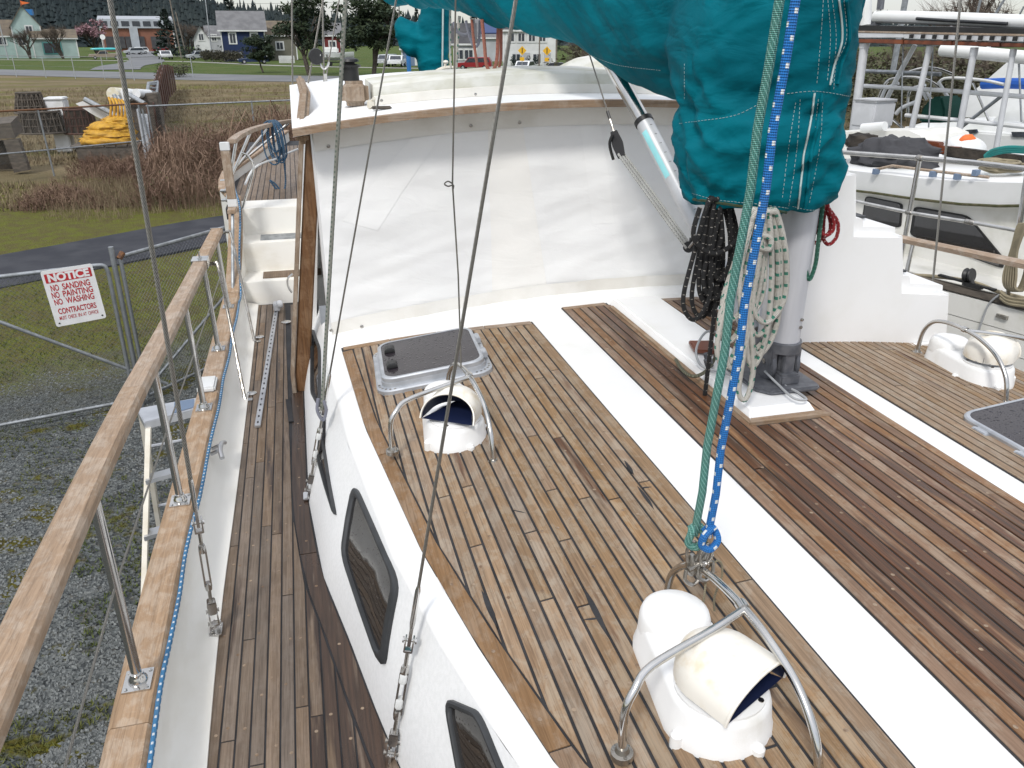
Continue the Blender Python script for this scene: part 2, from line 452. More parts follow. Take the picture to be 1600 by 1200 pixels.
canvas('white_canvas_pale_band', (0.875, 0.875, 0.865), (0.85, 0.85, 0.84), 3.0, 0.2)  # paler tint for painted window show-through, no sewn patch
canvas('white_canvas_hem', (0.79, 0.775, 0.735), (0.70, 0.675, 0.62), 4, 0.25)
canvas('old_canvas', (0.66, 0.655, 0.61), (0.50, 0.49, 0.40), 5)
canvas('teal_canvas', (0.0, 0.145, 0.188), (0.0, 0.090, 0.122), 1.6, 0.7, 0.08, 0.13)
canvas('grey_tarp', (0.055, 0.055, 0.06), (0.04, 0.04, 0.044), 2, 0.8)
canvas('green_tarp', (0.01, 0.075, 0.055), (0.008, 0.055, 0.04), 2, 0.8)
canvas('blue_canvas', (0.02, 0.10, 0.42), (0.015, 0.08, 0.33), 2, 0.6)
canvas('yellow_net', (0.62, 0.36, 0.03), (0.42, 0.22, 0.02), 6, 1.0)
M('thread', (0.45, 0.55, 0.54), None, 0.8)
M('algae', (0.045, 0.05, 0.015), (0.03, 0.06, 0.04), 0.9, ns=40)
rope('rope_blue', (0.012, 0.185, 0.56), (0.72, 0.75, 0.75), 0.052, 0.2, 4, 0.12)
rope('rope_paleblue', (0.06, 0.24, 0.47), (0.66, 0.70, 0.72), 0.035, 0.3, 4, 0.2)
rope('rope_teal', (0.085, 0.28, 0.235), None, dirt=0.22, c2=(0.20, 0.42, 0.37), pitch=.008)
rope('rope_white', (0.62, 0.60, 0.54), (0.03, 0.20, 0.14), 0.05, 0.28, 2, 0.3)
rope('rope_black', (0.013, 0.013, 0.014), (0.30, 0.28, 0.25), 0.036, 0.08, 3, 0.0)
rope('rope_red', (0.34, 0.015, 0.02), (0.55, 0.35, 0.33), 0.03, 0.2, 3, 0.15)
rope('rope_green', (0.02, 0.13, 0.085), (0.10, 0.25, 0.19), 0.02, 0.3, 3, 0.2)
rope('rope_grey', (0.34, 0.345, 0.30), (0.10, 0.14, 0.11), 0.022, 0.4, 3, 0.3)
rope('rope_tackle', (0.60, 0.60, 0.57), (0.08, 0.09, 0.10), 0.02, 0.18, 3, 0.2)
rope('rope_old', (0.42, 0.36, 0.24), None, dirt=0.4)
rope('rope_salmon', (0.46, 0.17, 0.12), (0.30, 0.10, 0.08), 0.03, 0.3, 2, 0.2)
rope('rope_greyblue', (0.30, 0.31, 0.38), None, dirt=0.2)
rope('rope_denim', (0.03, 0.12, 0.24), (0.16, 0.26, 0.36), 0.02, 0.3, 3, 0.3)
rope('rope_turq', (0.02, 0.32, 0.30), None, dirt=0.2)
rope('rope_moss', (0.11, 0.11, 0.07), (0.2, 0.2, 0.14), 0.015, 0.4, 3, 0.3)
wire('wire_rope', (0.42, 0.40, 0.36))
M('cable_grey', (0.36, 0.37, 0.38), None, 0.5)
M('shock_cord', (0.09, 0.085, 0.075), (0.14, 0.13, 0.11), 0.8)
# land
M('asphalt', (0.038, 0.040, 0.048), (0.056, 0.058, 0.066), 0.9, spec=0.15, ns=1.3, det=6, bs=0.5, bscale=55)
M('asphalt_far', (0.13, 0.135, 0.145), (0.16, 0.165, 0.17), 0.9, ns=.2)
M('concrete', (0.36, 0.355, 0.335), (0.28, 0.275, 0.26), 0.85, ns=3)
M('rust_steel', (0.105, 0.05, 0.035), (0.07, 0.032, 0.024), 0.75, ns=3, det=6)
M('rusty', (0.20, 0.09, 0.035), (0.10, 0.05, 0.03), 0.8, ns=30)
M('net_dark', (0.022, 0.018, 0.014), (0.05, 0.04, 0.03), 0.9, ns=8, bs=0.8, bscale=20, bd=0.02)
M('wood_old', (0.13, 0.11, 0.09), (0.07, 0.06, 0.05), 0.85, ns=5, stretch=(1, 1, 3))
M('plastic_white', (0.74, 0.75, 0.76), (0.62, 0.63, 0.62), 0.45, ns=3)
M('pipe_cream', (0.60, 0.55, 0.40), (0.66, 0.63, 0.55), 0.5)
M('yellow_fold', (0.60, 0.33, 0.02), (0.45, 0.23, 0.015), 0.6, ns=8)
M('sign_white', (0.80, 0.80, 0.80), (0.74, 0.74, 0.735), 0.4, ns=8)
M('sign_red', (0.50, 0.03, 0.035), (0.42, 0.03, 0.035), 0.45)
M('sign_yellow', (0.75, 0.42, 0.01), None, 0.5)
M('label_cyan', (0.35, 0.78, 0.82), None, 0.45)
M('bark', (0.055, 0.043, 0.034), (0.09, 0.075, 0.06), 0.9, ns=6)
M('twig', (0.075, 0.055, 0.042), (0.11, 0.085, 0.065), 0.9)
M('pine_leaf', (0.014, 0.030, 0.014), (0.034, 0.050, 0.018), 0.8, ns=.9, det=5)
M('fir_leaf', (0.010, 0.022, 0.018), (0.022, 0.038, 0.028), 0.8, ns=.5)
M('forest_leaf', (0.012, 0.024, 0.028), (0.028, 0.040, 0.040), 0.9, ns=.02, det=6)
M('shrub_leaf', (0.05, 0.052, 0.025), (0.085, 0.08, 0.045), 0.85, ns=.7)
M('hedge_leaf', (0.035, 0.036, 0.022), (0.06, 0.055, 0.035), 0.85, ns=2)
M('blossom', (0.40, 0.24, 0.27), (0.30, 0.17, 0.19), 0.8, ns=2)
M('bramble', (0.125, 0.074, 0.052), (0.215, 0.142, 0.098), 0.9, ns=.5, det=5)
M('bramble_leaf', (0.055, 0.065, 0.02), (0.10, 0.07, 0.035), 0.85, ns=.9)
M('dry_grass', (0.25, 0.20, 0.12), (0.17, 0.13, 0.078), 0.9, ns=.4, det=5)
M('green_grass', (0.085, 0.115, 0.022), (0.12, 0.13, 0.035), 0.9, ns=.8)
M('pebble', (0.085, 0.093, 0.096), (0.19, 0.20, 0.195), 0.85, ns=45, lo=0.3, hi=0.7)
for nme, c in (('wall_mint', (0.36, 0.47, 0.45)), ('wall_teal', (0.10, 0.30, 0.29)), ('wall_navy', (0.011, 0.026, 0.085)), ('wall_white', (0.66, 0.67, 0.66)), ('wall_grey', (0.42, 0.43, 0.45)),
               ('wall_olive', (0.16, 0.155, 0.12)), ('wall_brick', (0.23, 0.10, 0.065)), ('wall_pale', (0.42, 0.45, 0.49)), ('wall_red', (0.14, 0.02, 0.02)), ('wall_blue', (0.16, 0.22, 0.32)), ('wall_tan', (0.33, 0.26, 0.19))):
    M(nme, c, tuple(x * 0.82 for x in c), 0.8, ns=.5, det=6)
M('roof_grey', (0.17, 0.17, 0.175), (0.125, 0.125, 0.13), 0.9, ns=.8, det=6)
M('roof_dark', (0.07, 0.07, 0.075), (0.05, 0.05, 0.055), 0.9, ns=.8)
M('roof_brown', (0.16, 0.13, 0.09), (0.11, 0.09, 0.07), 0.9, ns=.8)
M('roof_metal', (0.36, 0.38, 0.41), None, 0.5)
M('pane', (0.03, 0.035, 0.045), (0.06, 0.07, 0.085), 0.12)
M('solar', (0.02, 0.05, 0.16), None, 0.2)
for nme, c in (('car_tan', (0.28, 0.23, 0.18)), ('car_white', (0.7, 0.71, 0.72)), ('car_blue', (0.015, 0.028, 0.07)), ('car_red', (0.24, 0.015, 0.02)), ('car_silver', (0.42, 0.44, 0.46)), ('car_black', (0.02, 0.02, 0.025)), ('canoe_teal', (0.05, 0.45, 0.48))):
    M(nme, c, c, 0.25, co='obj')
M('tyre', (0.015, 0.015, 0.015), None, 0.9)
M('pole_wood', (0.20, 0.17, 0.14), (0.15, 0.13, 0.11), 0.9, ns=3)
M('pole_metal', (0.42, 0.44, 0.46), None, 0.5, 0.4)
M('blue_post', (0.02, 0.16, 0.42), None, 0.5)
M('orange', (0.75, 0.16, 0.03), None, 0.6)
M('boat_white', (0.76, 0.765, 0.76), (0.68, 0.69, 0.67), 0.4, ns=2)
M('boat_white_dirty', (0.74, 0.73, 0.69), (0.56, 0.55, 0.48), 0.5, ns=3, det=7, lo=0.45, hi=0.8)
M('varnish_red', (0.20, 0.06, 0.025), (0.12, 0.035, 0.018), 0.4, ns=4)
M('moss', (0.05, 0.055, 0.018), (0.10, 0.09, 0.05), 0.9, ns=20)
# ---------------------------------------------------------------- ground
def ground_mat():
    m, nt, b = _nodes('ground_mat')
    pos = nt.nodes.new('ShaderNodeNewGeometry').outputs['Position']
    sp = nt.nodes.new('ShaderNodeSeparateXYZ'); nt.links.new(pos, sp.inputs[0])
    x, y = sp.outputs[0], sp.outputs[1]
    n1 = nz(nt, coord(nt), 0.9, 6, 0.6); n2 = nz(nt, coord(nt), 0.22, 5, 0.6); n3 = nz(nt, coord(nt), 3.2, 6, 0.65); n4 = nz(nt, coord(nt), 14, 5, 0.6)
    # gravel
    vc = vor(nt, coord(nt), 34, 'Color'); vd = vor(nt, coord(nt), 34)
    vs = nt.nodes.new('ShaderNodeSeparateColor'); nt.links.new(vc, vs.inputs[0])
    grav = mixc(nt, vs.outputs[0], (0.035, 0.039, 0.042), (0.145, 0.158, 0.156))
    grav = mixc(nt, mrange(nt, n4, 0.52, 0.75), grav, (0.11, 0.10, 0.075))
    moss = mixc(nt, mrange(nt, n4, 0.3, 0.7), (0.11, 0.105, 0.012), (0.055, 0.045, 0.012))
    mm = mrange(nt, mth(nt, 'ADD', mth(nt, 'MULTIPLY', n1, 0.6), mth(nt, 'MULTIPLY', n3, 0.4)), 0.53, 0.58)
    near = mixc(nt, mm, grav, moss)
    # turf by the path
    yw = mth(nt, 'ADD', mth(nt, 'SUBTRACT', y, mth(nt, 'MULTIPLY', x, 0.55)), mth(nt, 'MULTIPLY', mth(nt, 'SUBTRACT', n1, 0.5), 5.0))
    turf = mixc(nt, mrange(nt, n3, 0.35, 0.65), (0.115, 0.125, 0.018), (0.10, 0.085, 0.03))
    col = mixc(nt, mrange(nt, yw, 11.2, 15.0), near, turf)
    # dry field, greener in bands
    dry = mixc(nt, mrange(nt, n2, 0.38, 0.62), (0.205, 0.162, 0.095), (0.145, 0.118, 0.062))
    dry = mixc(nt, mrange(nt, nz(nt, coord(nt, 'pos', (.05, .25, 1)), 1.0, 4), 0.5, 0.62), dry, (0.13, 0.125, 0.032))
    yn = mth(nt, 'ADD', y, mth(nt, 'MULTIPLY', mth(nt, 'SUBTRACT', n2, 0.5), 9.0))
    col = mixc(nt, mrange(nt, yn, 23.5, 28.0), col, dry)
    # verge along the road, then town lawns
    yr = mth(nt, 'ADD', y, mth(nt, 'MULTIPLY', x, 0.62))
    verge = mixc(nt, mrange(nt, n2, 0.35, 0.65), (0.055, 0.092, 0.016), (0.085, 0.105, 0.028))
    col = mixc(nt, mrange(nt, yr, 98.0, 101.0), col, verge)
    nt.links.new(col, b.inputs['Base Color'])
    b.inputs['Roughness'].default_value = 0.95
    b.inputs['Specular IOR Level'].default_value = 0.2
    p = bump(nt, b, vd, 0.9, 0.03)
    bump(nt, b, n4, 0.6, 0.05, p)
    MT['ground'] = m
ground_mat()
def gz(x, y):
    z = 0.0
    if y < 40: z += 0.05 * noise.noise(V((x * .3, y * .3, 0)))
    return z
mb = MB()
mb.grid(lambda u, v: (lerp(-9, 5, u), lerp(-3, 24, v), 0.02 + gz(lerp(-9, 5, u), lerp(-3, 24, v)) * min(1, 6 * u, 6 * v, 6 * (1 - u), 6 * (1 - v))), 90, 170)
tag(mb.build('ground', 'ground'), kind='structure')
mb = MB(); mb.add([(-1500, -300, -0.06), (1500, -300, -0.06), (1500, 2500, -0.06), (-1500, 2500, -0.06)], [(0, 1, 2, 3)])
tag(mb.build('field', 'ground', smooth=0), kind='structure')
def ribbon(name, pts, w, z, m, th=0.05):
    pts = smooth_pts([V((p[0], p[1], 0)) for p in pts], 8); L = []; Rr = []
    for i, p in enumerate(pts):
        t = (pts[min(i + 1, len(pts) - 1)] - pts[max(i - 1, 0)]).normalized(); n = V((-t.y, t.x, 0))
        L.append(p + n * w / 2); Rr.append(p - n * w / 2)
    mb = MB(); n = len(pts)
    vs = [(a.x, a.y, z) for a in L] + [(a.x, a.y, z) for a in Rr] + [(a.x, a.y, z - th) for a in L] + [(a.x, a.y, z - th) for a in Rr]
    fs = []
    for i in range(n - 1):
        fs += [(i, n + i, n + i + 1, i + 1), (2 * n + i, i, i + 1, 2 * n + i + 1), (n + i, 3 * n + i, 3 * n + i + 1, n + i + 1)]
    mb.add(vs, fs)
    return tag(mb.build(name, m, smooth=0), kind='structure')
ribbon('path', [(-30, 3), (-16, 10.5), (-5.9, 17.5), (-3.6, 19.2), (-1.5, 20.7), (4, 23.6), (14, 26), (40, 28)], 2.65, 0.06, 'asphalt', 0.14)
ribbon('road', [(-140, 192), (-90, 163), (-37, 127), (-9, 105), (12, 93), (45, 74), (120, 30)], 12.5, 0.0, 'asphalt_far', 0.05)
ribbon('side_street', [(-24, 132), (-26, 150), (-26.8, 180), (-40, 260), (-60, 430)], 6.5, 0.006, 'asphalt_far', 0.05)
ribbon('pavement', [(-90, 210), (-26, 178), (2, 140), (40, 112)], 1.6, 0.004, 'concrete', 0.05)

# pebbles lying on the yard near the boat
mb = MB()
for i in range(15000):
    px, py = random.uniform(-40, 330), random.uniform(560, 1230)
    p = gp(px, py)
    if p.x > -0.95 or p.y > 11.5: continue
    if 0.6 * noise.noise(V((p.x, p.y, 3)) * 0.9) + .4 * noise.noise(V((p.x, p.y, 9)) * 2.4) > 0.12: continue
    s = random.uniform(0.007, 0.017); a = random.uniform(0, 6.3); h = s * random.uniform(.5, .9)
    ca, sa = math.cos(a), math.sin(a); e = random.uniform(1, 1.7)
    z = 0.021 + gz(p.x, p.y)
    vs = [(p.x + (dx * ca * e - dy * sa) * s, p.y + (dx * sa * e + dy * ca) * s, z + dz * h) for dx, dy, dz in ((1, 0, 0), (0, 1, 0), (-1, 0, 0), (0, -1, 0), (.45, .4, 1), (-.5, -.35, .9))]
    mb.add(vs, [(0, 1, 4), (1, 2, 4), (2, 5, 4), (2, 3, 5), (3, 0, 5), (0, 4, 5)])
tag(stuff(mb.build('gravel', 'pebble', smooth=0)), 'loose grey gravel stones spread over the yard below the boat', 'gravel')
# tufts of moss and grass in the yard
mb = MB()
for i in range(9000):
    px, py = random.uniform(-40, 400), random.uniform(400, 1230)
    p = gp(px, py)
    if p.x > -0.95 or p.y > 16.5: continue
    q = 0.6 * noise.noise(V((p.x, p.y, 3)) * 0.9) + .4 * noise.noise(V((p.x, p.y, 9)) * 2.4)
    if q < 0.1 and p.y < 11.5: continue
    z = 0.015 + gz(p.x, p.y)
    for k in range(3):
        a = random.uniform(0, 6.3); h = random.uniform(.02, .05) * (1.6 if p.y > 11 else 1); w = .006
        mb.add([(p.x + w * math.cos(a), p.y + w * math.sin(a), z), (p.x - w * math.cos(a), p.y - w * math.sin(a), z), (p.x + random.uniform(-1, 1) * h * .8, p.y + random.uniform(-1, 1) * h * .8, z + h)], [(0, 1, 2)])
tag(stuff(mb.build('short_grass', 'green_grass', smooth=0)), 'short mossy grass growing through gravel beside the path', 'grass')
# dry standing grass of the field
mb = MB()
for i in range(24000):
    px = random.uniform(-60, 1000); d = 22.5 + 66 * random.random() ** 1.6
    r = ray(px, 100); r.z = 0; r.normalize(); p = r * d
    if noise.noise(V((p.x * .05, p.y * .25, 0))) > .18: continue
    if p.y < 24 + 3 * noise.noise(V((p.x * .3, 1, 0))): continue
    hh = random.uniform(.12, .34)
    for k in range(3):
        a = random.uniform(0, 6.3); w = random.uniform(.012, .03); h = hh * random.uniform(.6, 1)
        ox, oy = random.uniform(-.2, .2), random.uniform(-.2, .2)
        mb.add([(p.x + ox + w * math.cos(a), p.y + oy + w * math.sin(a), -.06), (p.x + ox - w * math.cos(a), p.y + oy - w * math.sin(a), -.06), (p.x + ox + random.uniform(-.12, .12), p.y + oy + random.uniform(-.12, .12), h - .06)], [(0, 1, 2)])
tag(stuff(mb.build('dry_grass', 'dry_grass', smooth=0)), 'tall dry straw coloured grass standing across the open field', 'grass')
# ---------------------------------------------------------------- the sailboat
XC = 1.9
def roofz(x, y=0): return 2.8 - 0.05 * (x - XC) ** 2
def onroof(px, py, h=0.0):
    z = 2.8
    for _ in range(25):
        p = onz(px, py, z + h); z = roofz(p.x)
    return p
DECK = 2.15
cap_o = lambda y: -0.745 + (0.012 * (y - 3) ** 2 if y < 3 else 0.022 * (1 - math.exp(-(y - 3) * .7)))
cap_i = lambda y: cap_o(y) + 0.125
cap_z = lambda y: 2.375 - 0.012 * (y - 2)
rail_z = lambda y: 3.10 - 0.045 * (y - 2.2)
base_tab = [(-2, 1.55), (0, .78), (0.7, .48), (1.2, .30), (1.8, .135), (2.15, .065), (2.53, 0.0), (2.97, -.085), (3.6, -.13), (5.0, -.125), (9, -.125)]
top_tab = [(-2, 1.75), (0, .95), (0.5, .70), (0.9, .545), (1.41, .375), (1.85, .275), (2.37, .185), (3.3, .095), (4.2, .05), (5, .04), (9, .06)]
edge_tab = [(-2, 1.83), (0, 1.03), (0.5, .78), (0.9, .62), (1.31, .455), (1.78, .36), (2.3, .275), (3.35, .170), (4.45, .125), (5, .12)]
wb = lambda y: interp(base_tab, y)
wt = lambda y: interp(top_tab, y)
te = lambda y: interp(edge_tab, y)
def inv(fn, x, lo=-2.0, hi=4.6):
    for _ in range(40):
        m_ = (lo + hi) / 2
        if fn(m_) > x: lo = m_
        else: hi = m_
    return (lo + hi) / 2
boat = thing('sailboat', 'white motor sailing yacht with teak laid decks and canvas covered wheelhouse, nearest the viewer', 'sailboat', (XC, 4, 0))
YB0, YB1 = -2.2, 15.0
NY = 60
# hull skins and bottom
def hull_ring(y):
    o = cap_o(y) if y < 6.5 else lerp(cap_o(6.5), 0.0, ((y - 6.5) / 8.5) ** 2)
    if y < 0: o = lerp(cap_o(0), XC - .25, (y / YB0) ** 1.5)
    hb = XC - o
    zc_ = min(cap_z(y), 2.375) - .03
    s = [(XC - hb, y, zc_), (XC - hb * 1.0, y, 1.7), (XC - hb * .93, y, 1.15), (XC - hb * .6, y, .62), (XC - .12, y, .38), (XC - .1, y, .1)]
    return s + [(2 * XC - p[0], p[1], p[2]) for p in reversed(s)]
mb = MB(); mb.loft([hull_ring(lerp(YB0, YB1, i / NY)) for i in range(NY + 1)], cap=False, closed=False)
for i in range(len(mb.v)):       # port sheer sits lower
    x, y, z = mb.v[i]
    if x > XC and z > 2: mb.v[i] = (x, y, 2.13)
mb.build('hull', 'gelcoat', boat)
# bulwark (inner face) on starboard, port
mb = MB()
for i in range(46):
    ya, yb = lerp(-1.5, 7.0, i / 46), lerp(-1.5, 7.0, (i + 1) / 46)
    A = [(cap_o(ya) + .012, ya, cap_z(ya) - .031), (cap_i(ya) - .012, ya, cap_z(ya) - .031), (cap_i(ya) - .0, ya, 2.24), (cap_i(ya) + .03, ya, 2.19), (cap_i(ya) + .09, ya, 2.175), (cap_i(ya) + .13, ya, 2.163), (cap_i(ya) + .13, ya, 2.10), (cap_o(ya) + .012, ya, 2.1)]
    B = [(cap_o(yb) + .012, yb, cap_z(yb) - .031), (cap_i(yb) - .012, yb, cap_z(yb) - .031), (cap_i(yb) - .0, yb, 2.24), (cap_i(yb) + .03, yb, 2.19), (cap_i(yb) + .09, yb, 2.175), (cap_i(yb) + .13, yb, 2.163), (cap_i(yb) + .13, yb, 2.10), (cap_o(yb) + .012, yb, 2.1)]
    mb.loft([A, B], cap=False)
mb.build('bulwark', 'bulwark_paint', boat, smooth=60)
# cap rail in lengths with scarfs
caps = [-1.5, 0.6, 2.05, 4.68, 5.62, 6.9]
cap_root = MB()
def cap_piece(y0, y1, zo=0.0):
    n = max(3, int((y1 - y0) / .2)); rings = []
    for i in range(n + 1):
        y = lerp(y0, y1, i / n); a, b_, z = cap_o(y), cap_i(y), cap_z(y) + zo
        rings.append([(a, y, z - .03), (a - .004, y, z - .012), (a + .01, y, z + .004), (b_ - .01, y, z + .004), (b_ + .004, y, z - .012), (b_, y, z - .03)])
    return MB().loft(rings)
first = cap_piece(caps[0], caps[1]).build('cap_rail', 'teak_rail', boat)
for a, b_ in zip(caps[1:], caps[2:]):
    cap_piece(a + .002, b_ - .002).build('plank', 'teak_rail', first)
# side deck: dark caulking bed with laid planks
mb = MB()
mb.prism([(cap_i(y) + .10, y) for y in [lerp(-1.5, 7.1, i / 30) for i in range(31)]] + [(wb(y) + .05, y) for y in [lerp(7.1, -1.5, i / 30) for i in range(31)]], DECK - .05, DECK)
sdeck = mb.build('side_deck', 'caulk', boat, smooth=0)
PROUD = 0.0035
def plank(poly, zf, m, parent, wet=0.0, th=.004, name='plank'):
    mb = MB(); n = len(poly)
    cx = sum(p[0] for p in poly) / n; cy = sum(p[1] for p in poly) / n
    # top face slightly eased
    def ins(p, d):
        q = V((p[0] - cx, p[1] - cy)); 
        return (p[0] - math.copysign(min(abs(q.x) * .5, d), q.x), p[1] - math.copysign(min(abs(q.y) * .5, d), q.y))
    rings = [[(p[0], p[1], zf(p[0], p[1]) - .002) for p in poly], [(p[0], p[1], zf(p[0], p[1]) + th - .0012) for p in poly], [(q[0], q[1], zf(p[0], p[1]) + th) for p, q in ((p, ins(p, .0018)) for p in poly)]]
    mb.loft(rings)
    o = mb.build(name, m, parent, smooth=0)
    if wet: o['wet'] = float(wet)
    else: o['wet'] = 0.0
    return o
plugs = {'roof': MB(), 'side': MB()}
def plug(x, y, z, key, r=.0065):
    mb = plugs[key]
    mb.add([(x, y, z + .0012)] + [(x + r * math.cos(k * math.pi / 4), y + r * math.sin(k * math.pi / 4), z + .0006) for k in range(8)], [(0, k + 1, (k + 1) % 8 + 1) for k in range(8)])
rnd = random.Random(5)
def strips(x0, x1, n, ylo, yhi, zf, m, parent, key, gap=.0088, cuts=1.6, wetf=None, plugstep=.36, jig=.0):
    pw = (x1 - x0) / n
    for i in range(n):
        xa, xb = x0 + i * pw + gap / 2, x0 + (i + 1) * pw - gap / 2
        la, lb, ha, hb = ylo(xa), ylo(xb), yhi(xa), yhi(xb)
        lo, hi = min(la, lb), max(ha, hb)
        ys = []
        y = max(la, lb) + rnd.uniform(.4, cuts * 1.3)
        while y < min(ha, hb) - .35:
            ys.append(y); y += rnd.uniform(cuts * .7, cuts * 1.5)
        prev = (la, lb)
        for c in ys + [None]:
            nx = (ha, hb) if c is None else (c - gap / 2, c - gap / 2)
            w = wetf((xa + xb) / 2, (prev[0] + nx[0]) / 2) if wetf else 0
            plank([(xa, prev[0]), (xb, prev[1]), (xb, nx[1]), (xa, nx[0])], zf, m, parent, w)
            if c is not None: prev = (c + gap / 2, c + gap / 2)
        y = lo + rnd.uniform(.1, .3)
        while y < hi - .05:
            if y > max(la, lb) and y < min(ha, hb):
                xx = (xa + xb) / 2 + rnd.uniform(-.25, .25) * pw
                plug(xx, y, zf(xx, y) + .004, key)
            y += plugstep * rnd.uniform(.75, 1.2)
flat = lambda x, y: DECK
# margin plank that follows the cabin side
def curve_planks(fn_a, fn_b, y0, y1, cuts, zf, m, parent, wet=0, key=None, nseg=7):
    ys = [y0] + cuts + [y1]
    for a, b_ in zip(ys, ys[1:]):
        a += .003; b_ -= .003
        pts = [(fn_a(lerp(a, b_, i / nseg)), lerp(a, b_, i / nseg)) for i in range(nseg + 1)] + [(fn_b(lerp(b_, a, i / nseg)), lerp(b_, a, i / nseg)) for i in range(nseg + 1)]
        mb = MB(); mb.prism(pts, lambda x, y: zf(x, y) - .002, lambda x, y: zf(x, y) + .004)
        o = mb.build('plank', m, parent, smooth=0); o['wet'] = float(wet)
        if key:
            y = a + .1
            while y < b_ - .05:
                xx = lerp(fn_a(y), fn_b(y), .5); plug(xx, y, zf(xx, y) + .004, key); y += rnd.uniform(.25, .4)
curve_planks(lambda y: wb(y) - .075, lambda y: wb(y) - .004, -1.2, 6.95, [1.1, 3.15, 5.2], flat, 'teak_side', sdeck, 0.5, 'side')
ylo_s = lambda x: inv(lambda y: wb(y) - .082, x, -1.3, 3.6) if x > wb(3.6) - .083 else -1.3
def side_lo(x):
    return -1.3 if x < wb(3.5) - .09 else inv(lambda y: wb(y) - .084, x, -2.0, 3.5)
def side_hi(x): return 7.0 if x < wb(3.6) - .085 else inv(lambda y: wb(y) - .084, x, -2.0, 3.6)
side_wet = lambda x, y: 0.5 if x > -.14 and rnd.random() < .5 else (0.27 if rnd.random() < .5 else 0.1)
strips(-.495, -.205, 6, lambda x: -1.3, side_hi, flat, 'teak_side', sdeck, 'side', gap=.0065, cuts=1.2, wetf=side_wet, plugstep=.3)
strips(-.205, -.06, 3, lambda x: -1.3, side_hi, flat, 'teak_side', sdeck, 'side', gap=.0065, cuts=1.1, wetf=side_wet, plugstep=.3)
strips(-.06, .52, 12, lambda x: -1.3, side_hi, flat, 'teak_side', sdeck, 'side', gap=.0065, cuts=2.2, wetf=lambda x, y: .6)
# cabin trunk: sloping sides + white roof skin
wall = MB()
def wall_pt(y, t):
    yy = y
    a = V((wb(yy), yy, DECK - .02)); b_ = V((wt(yy) - .012, yy, roofz(wt(yy)) - .030))
    p = a.lerp(b_, t); p.x -= .018 * math.sin(math.pi * t)
    return p
wall.grid(lambda u, v: wall_pt(lerp(5.6, -1.6, u), v), 90, 10)
WALL = wall.bvh()
wall.build('cabin_side', 'gelcoat_rough', boat)
mb = MB()
mb.grid(lambda u, v: (lambda p: (2 * XC - p.x, p.y, p.z))(wall_pt(lerp(-1.6, 5.6, u), v)), 60, 4)
mb.build('cabin_side', 'gelcoat_rough', boat)
# roof skin with rolled edge
mb = MB()
def roof_ring(y):
    e, t0 = te(y), wt(y)
    r = [(t0 - .012, y, roofz(t0) - .031), (t0 - .007, y, roofz(t0) - .019), (t0 + .008, y, roofz(t0) - .008), (t0 + .030, y, roofz(t0 + .03) - .002)]
    for k in range(13):
        x = lerp(t0 + .06, 2 * XC - t0 - .06, k / 12); r.append((x, y, roofz(x)))
    r += [(2 * XC - p[0], p[1], p[2]) for p in reversed(r[:4])]
    return r
mb.loft([roof_ring(lerp(-1.6, 5.0, i / 40)) for i in range(41)], cap=False, closed=False)
roof = mb.build('cabin_roof', 'gelcoat', boat, smooth=50)
# teak panels on the roof: thin black bed then planks
rz1 = lambda x, y: roofz(x) + .0045
def bed(poly):
    mb = MB(); out = []
    xs = [p[0] for p in poly]
    mb.prism(poly, lambda x, y: roofz(x) - .004, lambda x, y: roofz(x) + .0045)
    mb.build('caulking_bed', 'caulk', roof, smooth=0)
XA0 = .135; XA1 = 1.215
ys_ = [lerp(-1.0, 4.42, i / 40) for i in range(41)]
far_a = lambda x: lerp(4.44, 4.24, (x - .1) / 1.1)
for k in range(6):
    xa, xb = lerp(.125, XA1, k / 6), lerp(.125, XA1, (k + 1) / 6)
    yy = [y for y in [lerp(-1.0, 4.4, i / 60) for i in range(61)] if te(y) < xb]
    bed([(xb, yy[0])] + [(xb, far_a(xb))] + [(xa if k else te(4.43), far_a(xa))] + [(max(te(y), xa), y) for y in reversed(yy) if y < far_a(xa) - .02])
mg = lambda y: te(y) + .062
curve_planks(te, lambda y: te(y) + .055, -.9, 4.36, [.95, 1.36, 3.05], rz1, 'teak_margin', roof, .05, 'roof')
# aft margin
mb = MB(); 
for k in range(4):
    xa, xb = lerp(.135, 1.205, k / 4) + .002, lerp(.135, 1.205, (k + 1) / 4) - .002
    mb = MB(); mb.prism([(xa, far_a(xa) - .048), (xb, far_a(xb) - .048), (xb, far_a(xb)), (xa, far_a(xa))], lambda x, y: rz1(x, y) - .002, lambda x, y: rz1(x, y) + .004)
    mb.build('plank', 'teak_x', roof, smooth=0)
strips(.19, 1.150, 20, lambda x: inv(lambda y: te(y) + .063, x, -2, 4.35) if x < te(-.9) + .06 else -.9, lambda x: far_a(x) - .055, rz1, 'teak', roof, 'roof',
       wetf=lambda x, y: .26 if rnd.random() < .3 else .14)
plank([(1.155, -.9), (1.208, -.9), (1.208, 1.75), (1.155, 1.75)], rz1, 'teak', roof, .1)
plank([(1.155, 1.756), (1.208, 1.756), (1.208, far_a(1.2) - .055), (1.155, far_a(1.2) - .055)], rz1, 'teak', roof, .1)
def rect_bed(x0, x1, y0, y1, n=1):
    for k in range(n): bed([(lerp(x0, x1, k / n), y0), (lerp(x0, x1, (k + 1) / n), y0), (lerp(x0, x1, (k + 1) / n), y1), (lerp(x0, x1, k / n), y1)])
